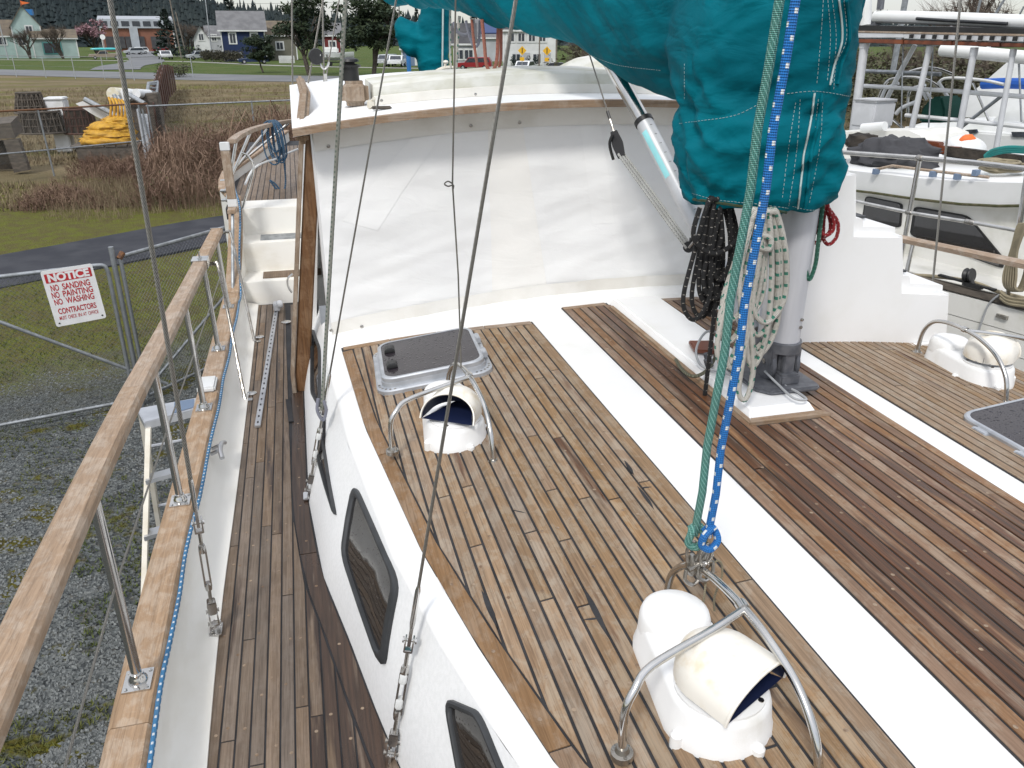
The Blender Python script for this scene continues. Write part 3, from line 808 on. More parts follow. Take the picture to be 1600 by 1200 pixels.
# panels beside and before the mast step
rect_bed(1.445, 1.735, 2.655, 4.40); rect_bed(1.445, 2.345, -.9, 2.655, 3); rect_bed(2.075, 2.345, 2.655, 4.39)
wide_wet = lambda x, y: (.56 if rnd.random() < .4 else (.42 if rnd.random() < .5 else .28))
WX = (2.345 - 1.445) / 18
strips(1.445, 1.445 + 6 * WX, 6, lambda x: -.9, lambda x: 4.35, rz1, 'teak_damp', roof, 'roof', cuts=9, wetf=lambda x, y: .54 if 1.6 < x < 1.7 else (.42 if x > 1.55 else .2))
strips(1.445 + 6 * WX, 1.445 + 12 * WX, 6, lambda x: -.9, lambda x: 2.645, rz1, 'teak_damp', roof, 'roof', cuts=9, wetf=wide_wet)
strips(1.445 + 12 * WX, 2.345, 6, lambda x: -.9, lambda x: 4.34, rz1, 'teak_damp', roof, 'roof', cuts=9, wetf=lambda x, y: .36)
for xa, xb, y in ((1.45, 1.72, 4.355), (2.08, 2.34, 4.345)):
    plank([(xa, y), (xb, y), (xb, y + .045), (xa, y + .045)], rz1, 'teak_x', roof)
rect_bed(2.475, 3.64, -.9, 4.2, 6)
strips(2.475, 3.465, 20, lambda x: -.9, lambda x: 4.1, rz1, 'teak', roof, 'roof', wetf=lambda x, y: .22)
strips(3.465, 3.64, 3, lambda x: 1.6 + (x - 3.46) * 6, lambda x: 4.1, rz1, 'teak', roof, 'roof', wetf=lambda x, y: .22)
tag(stuff(plugs['roof'].build('deck_plugs', 'teak_plug', roof, smooth=0)))
tag(stuff(plugs['side'].build('deck_plugs', 'teak_plug', sdeck, smooth=0)))
# slivers where the caulking has gone and the plank edge has split
for (xa, ya, xb, yb, wd) in ((752, 925, 777, 985, .020), (910, 920, 950, 1000, .022), (912, 972, 938, 970, .010), (975, 722, 990, 745, .016), (995, 762, 1022, 800, .016), (1000, 766, 1018, 764, .010), (800, 800, 822, 805, .006), (430, 640, 440, 640, .004)):
    if ya < 650: continue
    a, b_ = onroof(xa, ya), onroof(xb, yb); d_ = (b_ - a).normalized(); n_ = V((-d_.y, d_.x, 0)) * wd / 2; pts = []
    for k in range(7): t = k / 6; pts.append(a.lerp(b_, t) + n_ * math.sin(math.pi * t) ** .8 * (1 + .3 * noise.noise(V((t * 4, xa, 0)))))
    for k in range(5, 0, -1): t = k / 6; pts.append(a.lerp(b_, t) - n_ * .7 * math.sin(math.pi * t))
    mb = MB(); mb.prism([(p.x, p.y) for p in pts], lambda x, y: roofz(x) + .005, lambda x, y: roofz(x) + .0092); mb.build('split_seam', 'caulk', roof, smooth=0)
# mast step: white moulded pad with teak trim in front
mb = MB(); mb.loft([[(1.74, 2.70, 2.797), (2.07, 2.70, 2.797), (2.07, 4.38, 2.797), (1.74, 4.38, 2.797)], [(1.765, 2.74, 2.842), (2.045, 2.74, 2.842), (2.045, 4.36, 2.842), (1.765, 4.36, 2.842)]])
mb.build('mast_pad', 'gelcoat', boat, bevel=.008)
mb = MB(); mb.prism([(1.715, 2.657), (2.10, 2.657), (2.075, 2.699), (1.74, 2.699)], 2.798, 2.818); mb.build('pad_trim', 'teak_x', boat, smooth=0)
mb = MB(); mb.prism([(1.715, 2.66), (1.739, 2.70), (1.739, 4.3), (1.716, 4.3)], 2.797, 2.816); mb.build('pad_trim', 'teak', boat, smooth=0)
# windows in the cabin side
def hit(bvh, px, py):
    h = bvh.ray_cast(EYE, ray(px, py).normalized())
    return (h[0], h[1]) if h[0] else (None, None)
def poly_round(pts, r=.25, n=4):
    out = []; m_ = len(pts)
    for i in range(m_):
        a, b_, c = pts[i - 1], pts[i], pts[(i + 1) % m_]
        p0, p1 = b_.lerp(a, r), b_.lerp(c, r)
        for k in range(n + 1):
            t = k / n; out.append((p0 * (1 - t) + b_ * t) * (1 - t) + (b_ * (1 - t) + p1 * t) * t)
    return out
wins = [[(490, 512), (502, 545), (503, 640), (489, 615)], [(511, 618), (541, 684), (529, 816), (499, 716)], [(556, 754), (627, 908), (603, 1052), (537, 866)], [(700, 1090), (752, 1112), (850, 1330), (668, 1330)]]
def on_wall(px, py):
    h, n_ = hit(WALL, px, py)
    if h is None:
        h = onz(px, py, 2.4); h, n_, _, _ = WALL.find_nearest(h)
    return h
for wpx in wins:
    pts = [on_wall(*q) for q in wpx]
    cen = sum(pts, V()) / 4
    rp = []
    for p in poly_round(pts, .16): rp.append(p)
    dense = []
    for p, q in zip(rp, rp[1:] + rp[:1]): dense += [p, p.lerp(q, .5)] if (q - p).length > .05 else [p]
    def wl_(p, off):
        h, n_, _, _ = WALL.find_nearest(p)
        if n_.x > 0: n_ = -n_
        return h + n_ * off
    mb = MB(); rings = []
    for sc_, off in ((1.0, -.006), (1.0, .012), (.965, .019), (.90, .018), (.87, .010), (.87, .001)):
        rings.append([wl_(cen + (p - cen) * sc_, off) for p in dense])
    mb.loft(rings, cap=False)
    w_ = mb.build('window', 'black_rubber', boat, fixn=True)
    n_ = len(dense); mb = MB(); vs = [wl_(cen, .006)]
    fs = []
    for kk in range(1, 6): vs += [wl_(cen + (p - cen) * .885 * kk / 5, .006) for p in dense]
    fs += [(0, 1 + i, 1 + (i + 1) % n_) for i in range(n_)]
    for kk in range(4): fs += [(1 + kk * n_ + i, 1 + (kk + 1) * n_ + i, 1 + (kk + 1) * n_ + (i + 1) % n_, 1 + kk * n_ + (i + 1) % n_) for i in range(n_)]
    mb.add(vs, fs)
    mb.build('pane', 'window_glass', w_, smooth=60, fixn=True)
# starboard handrail: wide teak cap in two lengths, on stainless stanchions
def rx(y): return -.70 + (.010 * (y - 3) ** 2 if y < 3 else .018 * (1 - math.exp(-(y - 3) * .7)))
def rail_piece(y0, y1, name, parent, xo=-.70, w=.088, t=.042, m='teak_rail'):
    n = max(2, int((y1 - y0) / .25)); rings = []
    for i in range(n + 1):
        y = lerp(y0, y1, i / n); x = rx(y); z = rail_z(y)
        prof = [(-w / 2, -t / 2), (-w / 2, t / 2 - .012), (-w / 2 + .012, t / 2), (w / 2 - .012, t / 2), (w / 2, t / 2 - .012), (w / 2, -t / 2)]
        rings.append([(x + a, y, z + b_) for a, b_ in prof])
    return MB().loft(rings).build(name, m, parent)
hr = rail_piece(-1.2, 3.05, 'handrail', boat)
rail_piece(3.052, 5.35, 'plank', hr)
rail_piece(5.45, 6.62, 'plank', hr)
mb = MB(); y = 5.40; mb.box((rx(y), y, rail_z(y) + .002), (.10, .13, .058)); mb.box((rx(y), y, rail_z(y) + .036), (.02, .055, .012)); mb.bar((rx(y), y, rail_z(y) + .04), (rx(y), y, rail_z(y) + .075), .006)
mb.build('rail_bracket', 'stainless', boat, bevel=.004)
mb = MB(); y = 6.62; mb.box((rx(y), y, rail_z(y)), (.094, .02, .046)); mb.build('rail_end_cap', 'stainless', boat, bevel=.003)
mb = MB(); y = 5.45; 
stn = [(0.95, 0), (2.24, 0), (3.40, 0), (4.45, 0), (5.45, 0), (6.45, 0)]
for y, k in stn:
    xb_, zb = cap_i(y) - .062, cap_z(y) + .004
    mb = MB(); mb.bar((xb_, y, zb), (rx(y), y + .06, rail_z(y + .06) - .02), .0165, 14)
    st = mb.build('stanchion', 'stainless', boat)
    mb = MB(); mb.box((xb_, y, zb + .004), (.085, .10, .008)); mb.lathe([(.030, 0), (.030, .006), (.022, .018), (.020, .03)], 16, Matrix.Translation((xb_, y, zb + .008)))
    for a in (-1, 1):
        for b_ in (-1, 1): mb.lathe([(.006, 0), (.006, .003), (.002, .004)], 8, Matrix.Translation((xb_ + a * .032, y + b_ * .038, zb + .008)))
    mb.build('base_plate', 'stainless', st, bevel=.0)
# lifeline through the stanchions
mb = MB(); lp = []
for y, k in stn:
    t = .50; lp.append((lerp(cap_i(y) - .062, rx(y), t), y + .03, lerp(cap_z(y), rail_z(y), t)))
mb.tube(lp, .0038, 6); mb.build('lifeline', 'wire_rope', boat)
# boarding gate braces standing on the deck inside the rail
for (ty, by, bx) in ((5.62, 4.95, -.49), (6.85, 6.05, -.47)):
    mb = MB(); a = V((rx(ty) + .03, ty, rail_z(ty) - .06))
    mb.tube(smooth_pts([a, a + V((.035, -.03, .012)), a + V((.065, -.09, -.05)), V((bx, by, DECK + .01))], 6), .011, 10)
    g = mb.build('gate_brace', 'stainless_dull', boat)
    mb = MB(); mb.box((bx, by, DECK + .008), (.09, .04, .008)); mb.build('brace_foot', 'stainless', g)
    mb = MB(); mb.lathe([(.0, 0), (.034, 0), (.034, .008), (.024, .012), (.0, .012)], 18, Matrix.Translation((bx + .035, by + .10, DECK + .004))); mb.build('deck_filler', 'stainless', boat)
# fairlead cover on the cap, slot cleat on the bulwark
mb = MB(); y = 4.78; mb.box(((cap_o(y) + cap_i(y)) / 2 - .01, y, cap_z(y) + .02), (.105, .19, .035)); mb.build('cap_step_pad', 'plastic_white', boat, bevel=.01)
# stairs to the raised aft deck
AFT = 2.86
mb = MB()
for y0, z0, z1 in ((7.02, DECK - .05, 2.36), (7.36, 2.30, 2.62), (7.70, 2.6, AFT)):
    mb.box(((-.58 + .35) / 2, (y0 + 8.1) / 2, (z0 + z1) / 2), (.93, 8.1 - y0, z1 - z0))
mb.build('deck_stairs', 'bulwark_paint', boat, bevel=.005)
for y0, z0, m_ in ((7.2, 2.361, 'teak_side'), (7.54, 2.621, 'galvanised')):
    mb = MB(); mb.box((-.16, y0, z0 + .004), (.5, .2, .009)); mb.build('stair_tread', m_, boat)
mb = MB(); mb.box((.75, 10.4, AFT - .06), (2.9, 5.2, .10)); adeck = mb.build('aft_deck', 'caulk', boat)
for k in range(14):
    xa = -.66 + k * .055
    plank([(xa, 7.83), (xa + .047, 7.83), (xa + .047, 12.4), (xa, 12.4)], lambda x, y: AFT - .01, 'teak_side', adeck, .1)
# raised bulwark and cap by the stairs
def aft_curve(y): return -.60 - .18 * math.sin(min(1, max(0, (y - 7) / 3.2)) * 1.9) + max(0, (y - 9.2)) * .16
pts = [(cap_i(6.9) - .062, 6.85, cap_z(6.9)), (-.635, 7.1, 2.48), (-.605, 7.45, 2.75), (-.62, 7.9, 2.93)]
pts = smooth_pts(pts, 5) + [V((aft_curve(y), y, 2.95 + .01 * (y - 8))) for y in (8.3, 8.8, 9.3, 9.8, 10.4, 11, 12, 13)]
mb = MB(); rings = []
for p in pts: rings.append([(p.x - .06, p.y, p.z - .02), (p.x - .06, p.y, p.z + .012), (p.x + .06, p.y, p.z + .012), (p.x + .06, p.y, p.z - .02)])
mb.loft(rings); mb.build('cap_rail', 'teak_rail', boat, bevel=.006)
mb = MB(); rings = []
for p in pts: rings.append([(p.x - .05, p.y, 1.9), (p.x - .05, p.y, p.z - .02), (p.x + .045, p.y, p.z - .02), (p.x + .07, p.y, 2.1)])
mb.loft(rings); mb.build('bulwark', 'bulwark_paint', boat)
# aft rail: upright teak end piece with white metal caps, curved teak top rail, stanchions, middle wire tube
e0 = onx(363, 320, -.62); e1 = onx(363, 224, -.62)
yy0 = 7.42; e0 = ony(364, 322, yy0); e1 = ony(362, 222, yy0 + .02)
mb = MB(); mb.box((e0.x, yy0, (e0.z + e1.z) / 2), (.075, .055, e1.z - e0.z - .12)); mb.build('rail_upright', 'wood_z', boat, bevel=.006)
for z in (e0.z + .03, e1.z - .03):
    mb = MB(); mb.box((e0.x, yy0 + .001, z), (.079, .06, .066)); mb.build('rail_end_cap', 'plastic_white', boat, bevel=.004)
mb = MB(); mb.box((e0.x - .005, yy0 - .07, e0.z - .02), (.07, .2, .032)); mb.build('rail_foot', 'teak_rail', boat, bevel=.004)
mb = MB(); mb.bar((e0.x, yy0 - .12, e0.z - .03), (cap_i(6.9) - .055, 6.88, cap_z(6.9)), .014, 12); mb.build('stanchion', 'galvanised', boat)
rpx = [(362, 221), (375, 211), (395, 202), (420, 195), (445, 190), (472, 187)]
ryy = [7.44, 7.75, 8.2, 8.7, 9.15, 9.6]
rp3 = smooth_pts([ony(a[0], a[1], b_) for a, b_ in zip(rpx, ryy)], 5)
mb = MB(); rings = []
for p in rp3: rings.append([p + V((-.04, 0, -.02)), p + V((-.04, 0, .015)), p + V((.04, 0, .015)), p + V((.04, 0, -.02))])
mb.loft(rings); mb.build('handrail', 'teak_rail', boat, bevel=.006)
for i in (3, 9, 15, 21):
    p = rp3[i]; mb = MB(); b0 = V((aft_curve(p.y) + .0, p.y - .02, 2.95)); mb.bar(b0, p - V((0, 0, .02)), .014, 12)
    st = mb.build('stanchion', 'stainless', boat)
    mb = MB(); mb.box(b0 + V((0, 0, .018)), (.08, .09, .012)); mb.build('base_plate', 'stainless', st)
mb = MB(); q = [ony(a, b_, c) for a, b_, c in ((383, 288, 7.6), (395, 265, 8.0), (412, 254, 8.3), (432, 248, 8.7), (448, 240, 9.1), (465, 233, 9.5))]
mb.tube(smooth_pts(q, 5), .010, 8); mb.build('middle_rail', 'plastic_white', boat)
mb = MB(); p = rp3[4]; mb.tube(smooth_pts([p + V((.02, 0, -.14)), p + V((.07, -.05, -.17)), p + V((.10, -.12, -.28)), V((aft_curve(8) + .16, 7.62, 2.88))], 6), .010, 8); mb.build('gate_brace', 'stainless', boat)
# port side: handrail and stanchions
mb = MB(); a, b_ = onx(1424, 376, 4.48), onx(1640, 421, 4.48)
d_ = (b_ - a); mb.loft([[p + V((-.04, 0, -.022)), p + V((-.045, 0, .01)), p + V((-.02, 0, .024)), p + V((.02, 0, .024)), p + V((.045, 0, .01)), p + V((.04, 0, -.022))] for p in (a + d_ * 2.2, b_, a, a - d_ * .4)])
mb.build('handrail', 'teak_rail', boat)
for t in (.02, 1.5):
    p = a + d_ * t; mb = MB(); mb.bar((4.46, p.y, 2.1), p, .016, 12); mb.build('stanchion', 'stainless', boat)
# moulded stair block on the port side
mb = MB(); pr = [(2.46, 2.70), (2.46, 3.71), (2.74, 3.70), (2.79, 3.385), (3.08, 3.365), (3.145, 3.055), (3.455, 3.02), (3.51, 2.655)]
mb.add([(x, 3.52 - (z - 2.7) * -.04, z) for x, z in pr] + [(x, 4.62, z) for x, z in pr], [tuple(range(len(pr))), tuple(range(2 * len(pr) - 1, len(pr) - 1, -1))] + [((i + 1) % len(pr), i, i + len(pr), (i + 1) % len(pr) + len(pr)) for i in range(len(pr))])
sb = mb.build('stair_block', 'gelcoat', boat, bevel=.045, bseg=5, fixn=True)
mb = MB(); mb.box((2.96, 3.50, 2.695), (1.05, .06, .05)); mb.build('block_flange', 'gelcoat', boat, bevel=.015)
for x, z, w in ((2.93, 3.377, .16), (3.27, 3.045, .15)):
    mb = MB(); mb.box((x, 4.1, z + .006), (w, .6, .012)); mb.build('stair_tread', 'black_rubber', boat)
# wheelhouse: roof slab with teak fascia, side walls
phz = lambda x: 3.972 - .047 * (x - 1.57) ** 2
PX0, PX1 = .0, 3.12
mb = MB(); rings = []
for i in range(25):
    x = lerp(PX0 - .02, PX1 + .02, i / 24); fy = 4.46 - .06 * (1 - ((x - XC) / 1.9) ** 2)
    rings.append([(x, fy + .02, phz(x) - .035), (x, fy + .02, phz(x) + .0), (x, fy + .05, phz(x) + .012), (x, 8.6, phz(x) + .012), (x, 8.6, phz(x) - .035)])
mb.loft(rings); mb.build('wheelhouse_roof', 'gelcoat', boat, smooth=50)
mb = MB(); rings = []
for i in range(25):
    x = lerp(PX0 - .02, PX1 + .02, i / 24); fy = 4.46 - .06 * (1 - ((x - XC) / 1.9) ** 2)
    rings.append([(x, fy - .005, phz(x) - .030), (x, fy - .005, phz(x) + .006), (x, fy + .018, phz(x) + .010), (x, fy + .018, phz(x) - .030)])
mb.loft(rings); mb.build('roof_fascia', 'teak_x', boat)
for sgn in (0, 1):
    mb = MB(); f = lambda x: x if sgn == 0 else 3.1 - x
    pts = [(f(-.10), 5.35, 2.1), (f(-.10), 8.6, 2.1), (f(.08), 8.6, 3.78), (f(.08), 5.35, 3.78)]
    mb.slab([V(p) for p in pts], (.06 if sgn == 0 else -.06, 0, 0)); mb.build('wheelhouse_wall', 'gelcoat', boat)
mb = MB(); mb.box((1.55, 8.5, 3.0), (2.95, .05, 1.7)); mb.build('wheelhouse_wall', 'gelcoat', boat)
# varnished corner post, lighter strip, and the roof corner block
pa, pb = onz(471, 579, DECK + .02), None
py_ = 5.05
pbot = ony(472, 580, py_); ptop = ony(489, 208, py_)
dz = V((pbot.x, py_, pbot.z)); 
mb = MB(); mb.loft([[V((p.x + a * s_, p.y + b_, p.z)) for a, b_ in ((-.044, -.04), (.050, -.04), (.050, .05), (-.044, .05))] for p, s_ in ((V((pbot.x, py_, 2.15)), 1.0), (V((pbot.x, py_, pbot.z)), 1.0), (ptop, .92))])
mb.build('corner_post', 'varnish', boat, bevel=.008)
mb = MB(); mb.loft([[V((p.x + a, p.y + b_, p.z)) for a, b_ in ((-.074, -.055), (-.047, -.055), (-.047, .04), (-.074, .04))] for p in (V((pbot.x, py_, 2.15)), V((pbot.x + .0, py_, pbot.z)), ptop + V((0, 0, .03)))])
mb.build('post_strip', 'wood_z', boat, bevel=.004)
c0 = ony(472, 205, 4.75); c1 = ony(481, 158, 4.9)
mb = MB(); mb.loft([[V((p.x + a, p.y, p.z + b_)) for a, b_ in ((-.035, -.03), (.03, -.03), (.03, .03), (-.035, .03))] for p in (c0 + V((0, -.2, -.02)), c0, c1 + V((0, .6, 0)), c1 + V((0, 3, -.02)))])
mb.build('roof_corner_rail', 'wood_z', boat, bevel=.02, bseg=3)
mb = MB(); mb.tube(smooth_pts([ony(456, 457, 6.9), ony(450, 447, 6.9), ony(450, 435, 6.9), ony(457, 428, 6.9)], 4), .009, 8); mb.build('grab_handle', 'stainless', boat)
# ---------------------------------------------------------------- canvas over the wheelhouse windows
def canvas_pt(x, t, amp=1.0):
    zb, zt = roofz(x) + .03, phz(x) - .03
    fy = 4.60 - .05 * (1 - ((x - XC) / 1.9) ** 2)
    y = lerp(fy, fy + .06, t); z = lerp(zb, zt, t)
    n = noise.noise(V((x * 1.6, z * 2.4, 3.1))) * .022 + noise.noise(V((x * 3.0 + z * 3.5, z * 5.5 - x * 1.5, 1.7))) * .011 + noise.noise(V((x * 2.2 + z * 2, (z * 13 - x * 4), 5.0))) * .0062 * min(1, max(0, 1.6 - 1.5 * t))
    return V((x, y - n * amp * min(1, 6 * t, 6 * (1 - t)), z))
wc = thing('windscreen_cover', 'white canvas sheet laced over the front windows of the wheelhouse', 'canvas cover', (XC, 4.6, 2.75))
mb = MB(); mb.grid(lambda u, v: canvas_pt(lerp(.085, 3.06, u), v), 190, 70)
mb.grid(lambda u, v: canvas_pt(.085, v, 0) + V((-.012 * u, .45 * u, 0)), 8, 20)
mb.build('sheet', 'white_canvas', wc, smooth=80)
mb = MB(); mb.grid(lambda u, v: canvas_pt(lerp(.085, 3.06, u), v * .075, 0) + V((0, -.010 + .004 * math.sin(u * 60), 0)), 120, 4); mb.build('hem', 'white_canvas_hem', wc)
mb = MB(); mb.grid(lambda u, v: canvas_pt(lerp(.085, 3.06, u), .90 + v * .10, 0) + V((0, -.008, 0)), 120, 3); mb.build('hem', 'white_canvas_hem', wc)
def on_canvas(px, py):
    p = ony(px, py, 4.6)
    for _ in range(6):
        t = (p.z - roofz(p.x) - .03) / (phz(p.x) - .03 - roofz(p.x) - .03)
        p = ony(px, py, canvas_pt(p.x, t).y)
    return p
for quad in (((762, 190), (815, 186), (858, 470), (770, 478)), ((905, 190), (937, 190), (960, 348), (926, 350)), ((652, 205), (700, 195), (590, 360), (535, 345))):  # overlay bands: light and dark of the windows behind, painted onto the cloth
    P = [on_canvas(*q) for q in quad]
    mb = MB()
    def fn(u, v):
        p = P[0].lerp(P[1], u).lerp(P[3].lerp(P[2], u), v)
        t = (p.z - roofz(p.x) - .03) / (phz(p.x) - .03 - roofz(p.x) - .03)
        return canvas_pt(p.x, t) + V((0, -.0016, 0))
    mb.grid(fn, 8, 30); mb.build('show_through_band', 'white_canvas_warm' if quad[0][0] == 762 else 'white_canvas_pale_band', wc, smooth=80)
for q in ((735, 196), (811, 191), (513, 228), (863, 465), (517, 515), (565, 509)):
    p = on_canvas(*q); mb = MB(); mb.lathe([(.0, 0), (.010, 0), (.010, .003), (.005, .006), (0, .006)], 12, frame(p + V((0, -.012, 0)), (0, -1, 0))); mb.build('snap_fastener', 'stainless_dull', wc)
mb = MB(); rings = []
for i in range(25):
    x = lerp(.06, 3.09, i / 24); fy = 4.60 - .05 * (1 - ((x - XC) / 1.9) ** 2)
    rings.append([(x, fy - .075, roofz(x) - .01), (x, fy - .05, roofz(x) + .03), (x, fy - .02, roofz(x) + .042), (x, fy + .1, roofz(x) + .045), (x, fy + .1, roofz(x) - .01)])
mb.loft(rings); mb.build('windscreen_coaming', 'gelcoat', boat, smooth=60, fixn=True)
# rolled canvas box along the roof, wooden blocks, mushroom vent
hb = thing('roof_hatch_cover', 'long low weathered white canvas covered hatch box on the wheelhouse roof', 'hatch cover', (XC, 5.3, 3.95))
def hbx(u): return lerp(.46, 2.42, u)
mb = MB(); rings = []
for i in range(31):
    u = i / 30; x = hbx(u); z0 = phz(x) + .012; fy = 5.02 - .10 * (1 - (2 * u - 1) ** 2)
    h = .112 + .012 * math.sin(u * 3.1)
    rings.append([(x, fy, z0), (x, fy - .004, z0 + .06), (x, fy + .004, z0 + h - .012), (x, fy + .02, z0 + h), (x, fy + .55, z0 + h + .015 + .01 * noise.noise(V((x * 4, 0, 0)))), (x, fy + .6, z0)])
mb.loft(rings); mb.build('cover', 'old_canvas', hb, smooth=40)
mb = MB(); rings = []
for i in range(31):
    u = i / 30; x = hbx(u); z0 = phz(x) + .013; fy = 5.02 - .10 * (1 - (2 * u - 1) ** 2)
    rings.append([(x, fy - .008, z0), (x, fy - .011, z0 + .05), (x, fy - .003, z0 + .052), (x, fy - .001, z0)])
mb.loft(rings); mb.build('hem', 'white_canvas_hem', hb)
for q in ((596, 157), (743, 147), (887, 146)):
    p = ony(q[0], q[1], 4.93); mb = MB(); mb.lathe([(0, 0), (.009, 0), (.009, .003), (.004, .005), (0, .005)], 10, frame(p, (0, -1, 0))); mb.build('snap_fastener', 'stainless_dull', hb)
p = ony(1040, 150, 5.05); mb = MB(); mb.box((p.x + .03, p.y + .2, phz(p.x) + .075), (.09, .5, .13)); tag(mb.build('hatch_side_block', 'wood_z', bevel=.008), 'weathered wooden block at the right end of the roof hatch box', 'block')
p = onz(572, 160, 3.85); p = V((.40, 5.12, phz(.4) + .012)); mb = MB(); mb.box((.36, 5.16, p.z + .07), (.16, .16, .14)); tag(mb.build('chimney_block', 'wood_z', bevel=.03, bseg=3), 'bleached wooden block under the black mushroom vent', 'block')
mv = thing('mushroom_vent', 'small black mushroom vent standing on the bleached wooden block', 'vent', (.345, 5.16, p.z + .138))
mb = MB(); mb.lathe([(.05, 0), (.047, .06), (.05, .075)], 20, Matrix.Translation((.345, 5.16, p.z + .14))); mb.build('neck', 'black', mv)
mb = MB(); mb.lathe([(.02, .07), (.062, .075), (.064, .085), (.03, .095), (.03, .10), (.055, .105), (.05, .118), (.015, .13)], 20, Matrix.Translation((.345, 5.16, p.z + .14))); mb.build('cap', 'black', mv)
mb = MB(); q = ony(580, 163, 4.85); mb.box((q.x, 4.85, phz(q.x) + .035), (.045, .05, .05)); mb.box((q.x + .015, 4.83, phz(q.x) + .065), (.03, .03, .02)); tag(mb.build('roof_cleat', 'cream_old', bevel=.008), 'small cream plastic cleat on the wheelhouse roof edge', 'cleat')
mb = MB(); q = ony(597, 174, 4.68); mb.box((q.x, 4.7, phz(q.x) + .024), (.11, .05, .016)); tag(mb.build('roof_chock', 'wood_old', bevel=.006), 'dark wooden chock lying on the wheelhouse roof edge', 'chock')
mb = MB(); mb.grid(lambda u, v: (lerp(1.75, 2.6, u), lerp(5.55, 6.3, v), phz(lerp(1.75, 2.6, u)) + .05 + .17 * math.sin(math.pi * min(1, max(0, u))) ** 1.3 * (0.6 + .4 * math.sin(math.pi * v)) + .015 * noise.noise(V((u * 6, v * 4, 0)))), 30, 12)
tag(mb.build('folded_tarp', 'old_canvas'), 'folded mildewed white tarpaulin heaped on the roof hatch box behind the vang', 'tarpaulin')

# ---------------------------------------------------------------- mast
MX, MY = 2.035, 3.02
mast = thing('mast', 'grey aluminium main mast in a dark cast tabernacle foot', 'mast', (MX, MY, 2.843))
def oval(z, rx_, ry_, cx=MX, cy=MY, n=28): return [(cx + rx_ * math.cos(2 * math.pi * k / n), cy + ry_ * math.sin(2 * math.pi * k / n), z) for k in range(n)]
mb = MB(); mb.loft([oval(z, .083, .115) for z in (3.03, 3.2, 6, 13.5)]); mb.build('tube', 'mast_alu', mast)
mb = MB(); mb.box((MX - .083, MY, 8.0), (.012, .035, 9.9)); mb.build('sail_track', 'alu', mast)
mb = MB(); mb.loft([oval(z, a, b_) for z, a, b_ in ((3.0, .085, .117), (3.0, .093, .125), (3.045, .093, .125), (3.05, .085, .117))]); mb.build('heel_collar', 'cast_grey', mast)
mb = MB()
for s_ in (-1, 1):
    mb.lathe([(.0, -.012), (.075, -.012), (.08, -.006), (.08, .006), (.075, .012), (0, .012)], 24, frame((MX + s_ * .06, MY - .02, 2.93), (1, 0, 0)))
    mb.box((MX + s_ * .06, MY - .02, 2.975), (.03, .13, .08))
mb.box((MX, MY - .10, 2.96), (.055, .03, .12)); mb.box((MX, MY, 2.94), (.07, .17, .12))
mb.build('heel_casting', 'cast_grey', mast, bevel=.006)
for s_ in (-1, 1): mb = MB(); mb.lathe([(0, 0), (.013, 0), (.013, .008), (0, .010)], 6, frame((MX + s_ * .072, MY - .03, 2.945), (s_, 0, 0))); mb.build('bolt', 'stainless_dull', mast)
for dz in (.11, .075): mb = MB(); mb.lathe([(0, 0), (.008, 0), (.008, .004), (0, .006)], 8, frame((MX + .03, MY - .112, 3.05 + dz), (0, -1, 0))); mb.build('bolt', 'stainless_dull', mast)
mb = MB(); mb.prism([(MX - .17, MY - .13), (MX - .12, MY - .19), (MX + .12, MY - .19), (MX + .135, MY - .16), (MX + .14, MY + .2), (MX - .17, MY + .2)], 2.842, 2.865)
mb.box((MX, MY - .04, 2.885), (.10, .20, .05)); mb.build('heel_plate', 'cast_grey', mast, bevel=.008)
# ---------------------------------------------------------------- teal sail cover over mast foot of sail and boom
def superring(cx, cy, hx, hy, z, n=40, e=2.4, tw=0):
    out = []
    for k in range(n):
        a = 2 * math.pi * k / n; c, s_ = math.cos(a), math.sin(a)
        out.append((cx + math.copysign(abs(c) ** (2 / e), c) * hx, cy + math.copysign(abs(s_) ** (2 / e), s_) * hy, z))
    return out
mb = MB()
mb.loft([superring(cx, cy, hx, hy, z) for z, cx, cy, hx, hy in ((3.655, 1.875, 3.08, .285, .27), (3.69, 1.875, 3.08, .295, .29), (3.78, 1.87, 3.09, .315, .32), (3.9, 1.86, 3.1, .325, .34), (4.0, 1.855, 3.12, .305, .36), (4.05, 1.855, 3.14, .30, .36), (4.12, 1.855, 3.17, .315, .40), (4.25, 1.855, 3.2, .32, .44), (4.4, 1.86, 3.2, .30, .46), (4.7, 1.92, 3.15, .26, .42), (5.2, 1.98, 3.08, .2, .3), (5.9, 2.03, 3.03, .14, .18))])
BN = V((1, .31, 0)).normalized()
def onb(px, py): return onp(px, py, (1.94, 3.2, 0), BN)          # the boom is swung a little to starboard
def boomx(y): return 1.94 - .31 * (y - 3.2)
und = [onb(*q) for q in ((1065, 160), (1000, 130), (940, 95), (870, 65), (800, 45), (740, 28), (700, 14))]
stt = [(3.0, 4.04, 5.0, .22), (3.4, 4.03, 4.95, .25)] + [(p.y, p.z, p.z + hh, hx) for p, hh, hx in zip(und, (.90, .84, .76, .68, .62, .56, .5), (.25, .22, .20, .185, .17, .15, .13))]
stt.append((und[-1].y + .9, und[-1].z + .05, und[-1].z + .48, .11))
mb.loft([[(boomx(y) + hx * math.sin(a) * (1 - .35 * max(0, math.cos(a))), y, (zl + zh) / 2 - (zh - zl) / 2 * math.cos(a + math.pi)) for a in [2 * math.pi * k / 28 for k in range(28)]] for y, zl, zh, hx in stt])
tmp = mb.build('sail_cover', 'teal_canvas', None, smooth=0, fixn=True)
md = tmp.modifiers.new('r', 'REMESH'); md.mode = 'VOXEL'; md.voxel_size = .016
ms = tmp.modifiers.new('s', 'SMOOTH'); ms.factor = .6; ms.iterations = 12
bpy.context.view_layer.update()
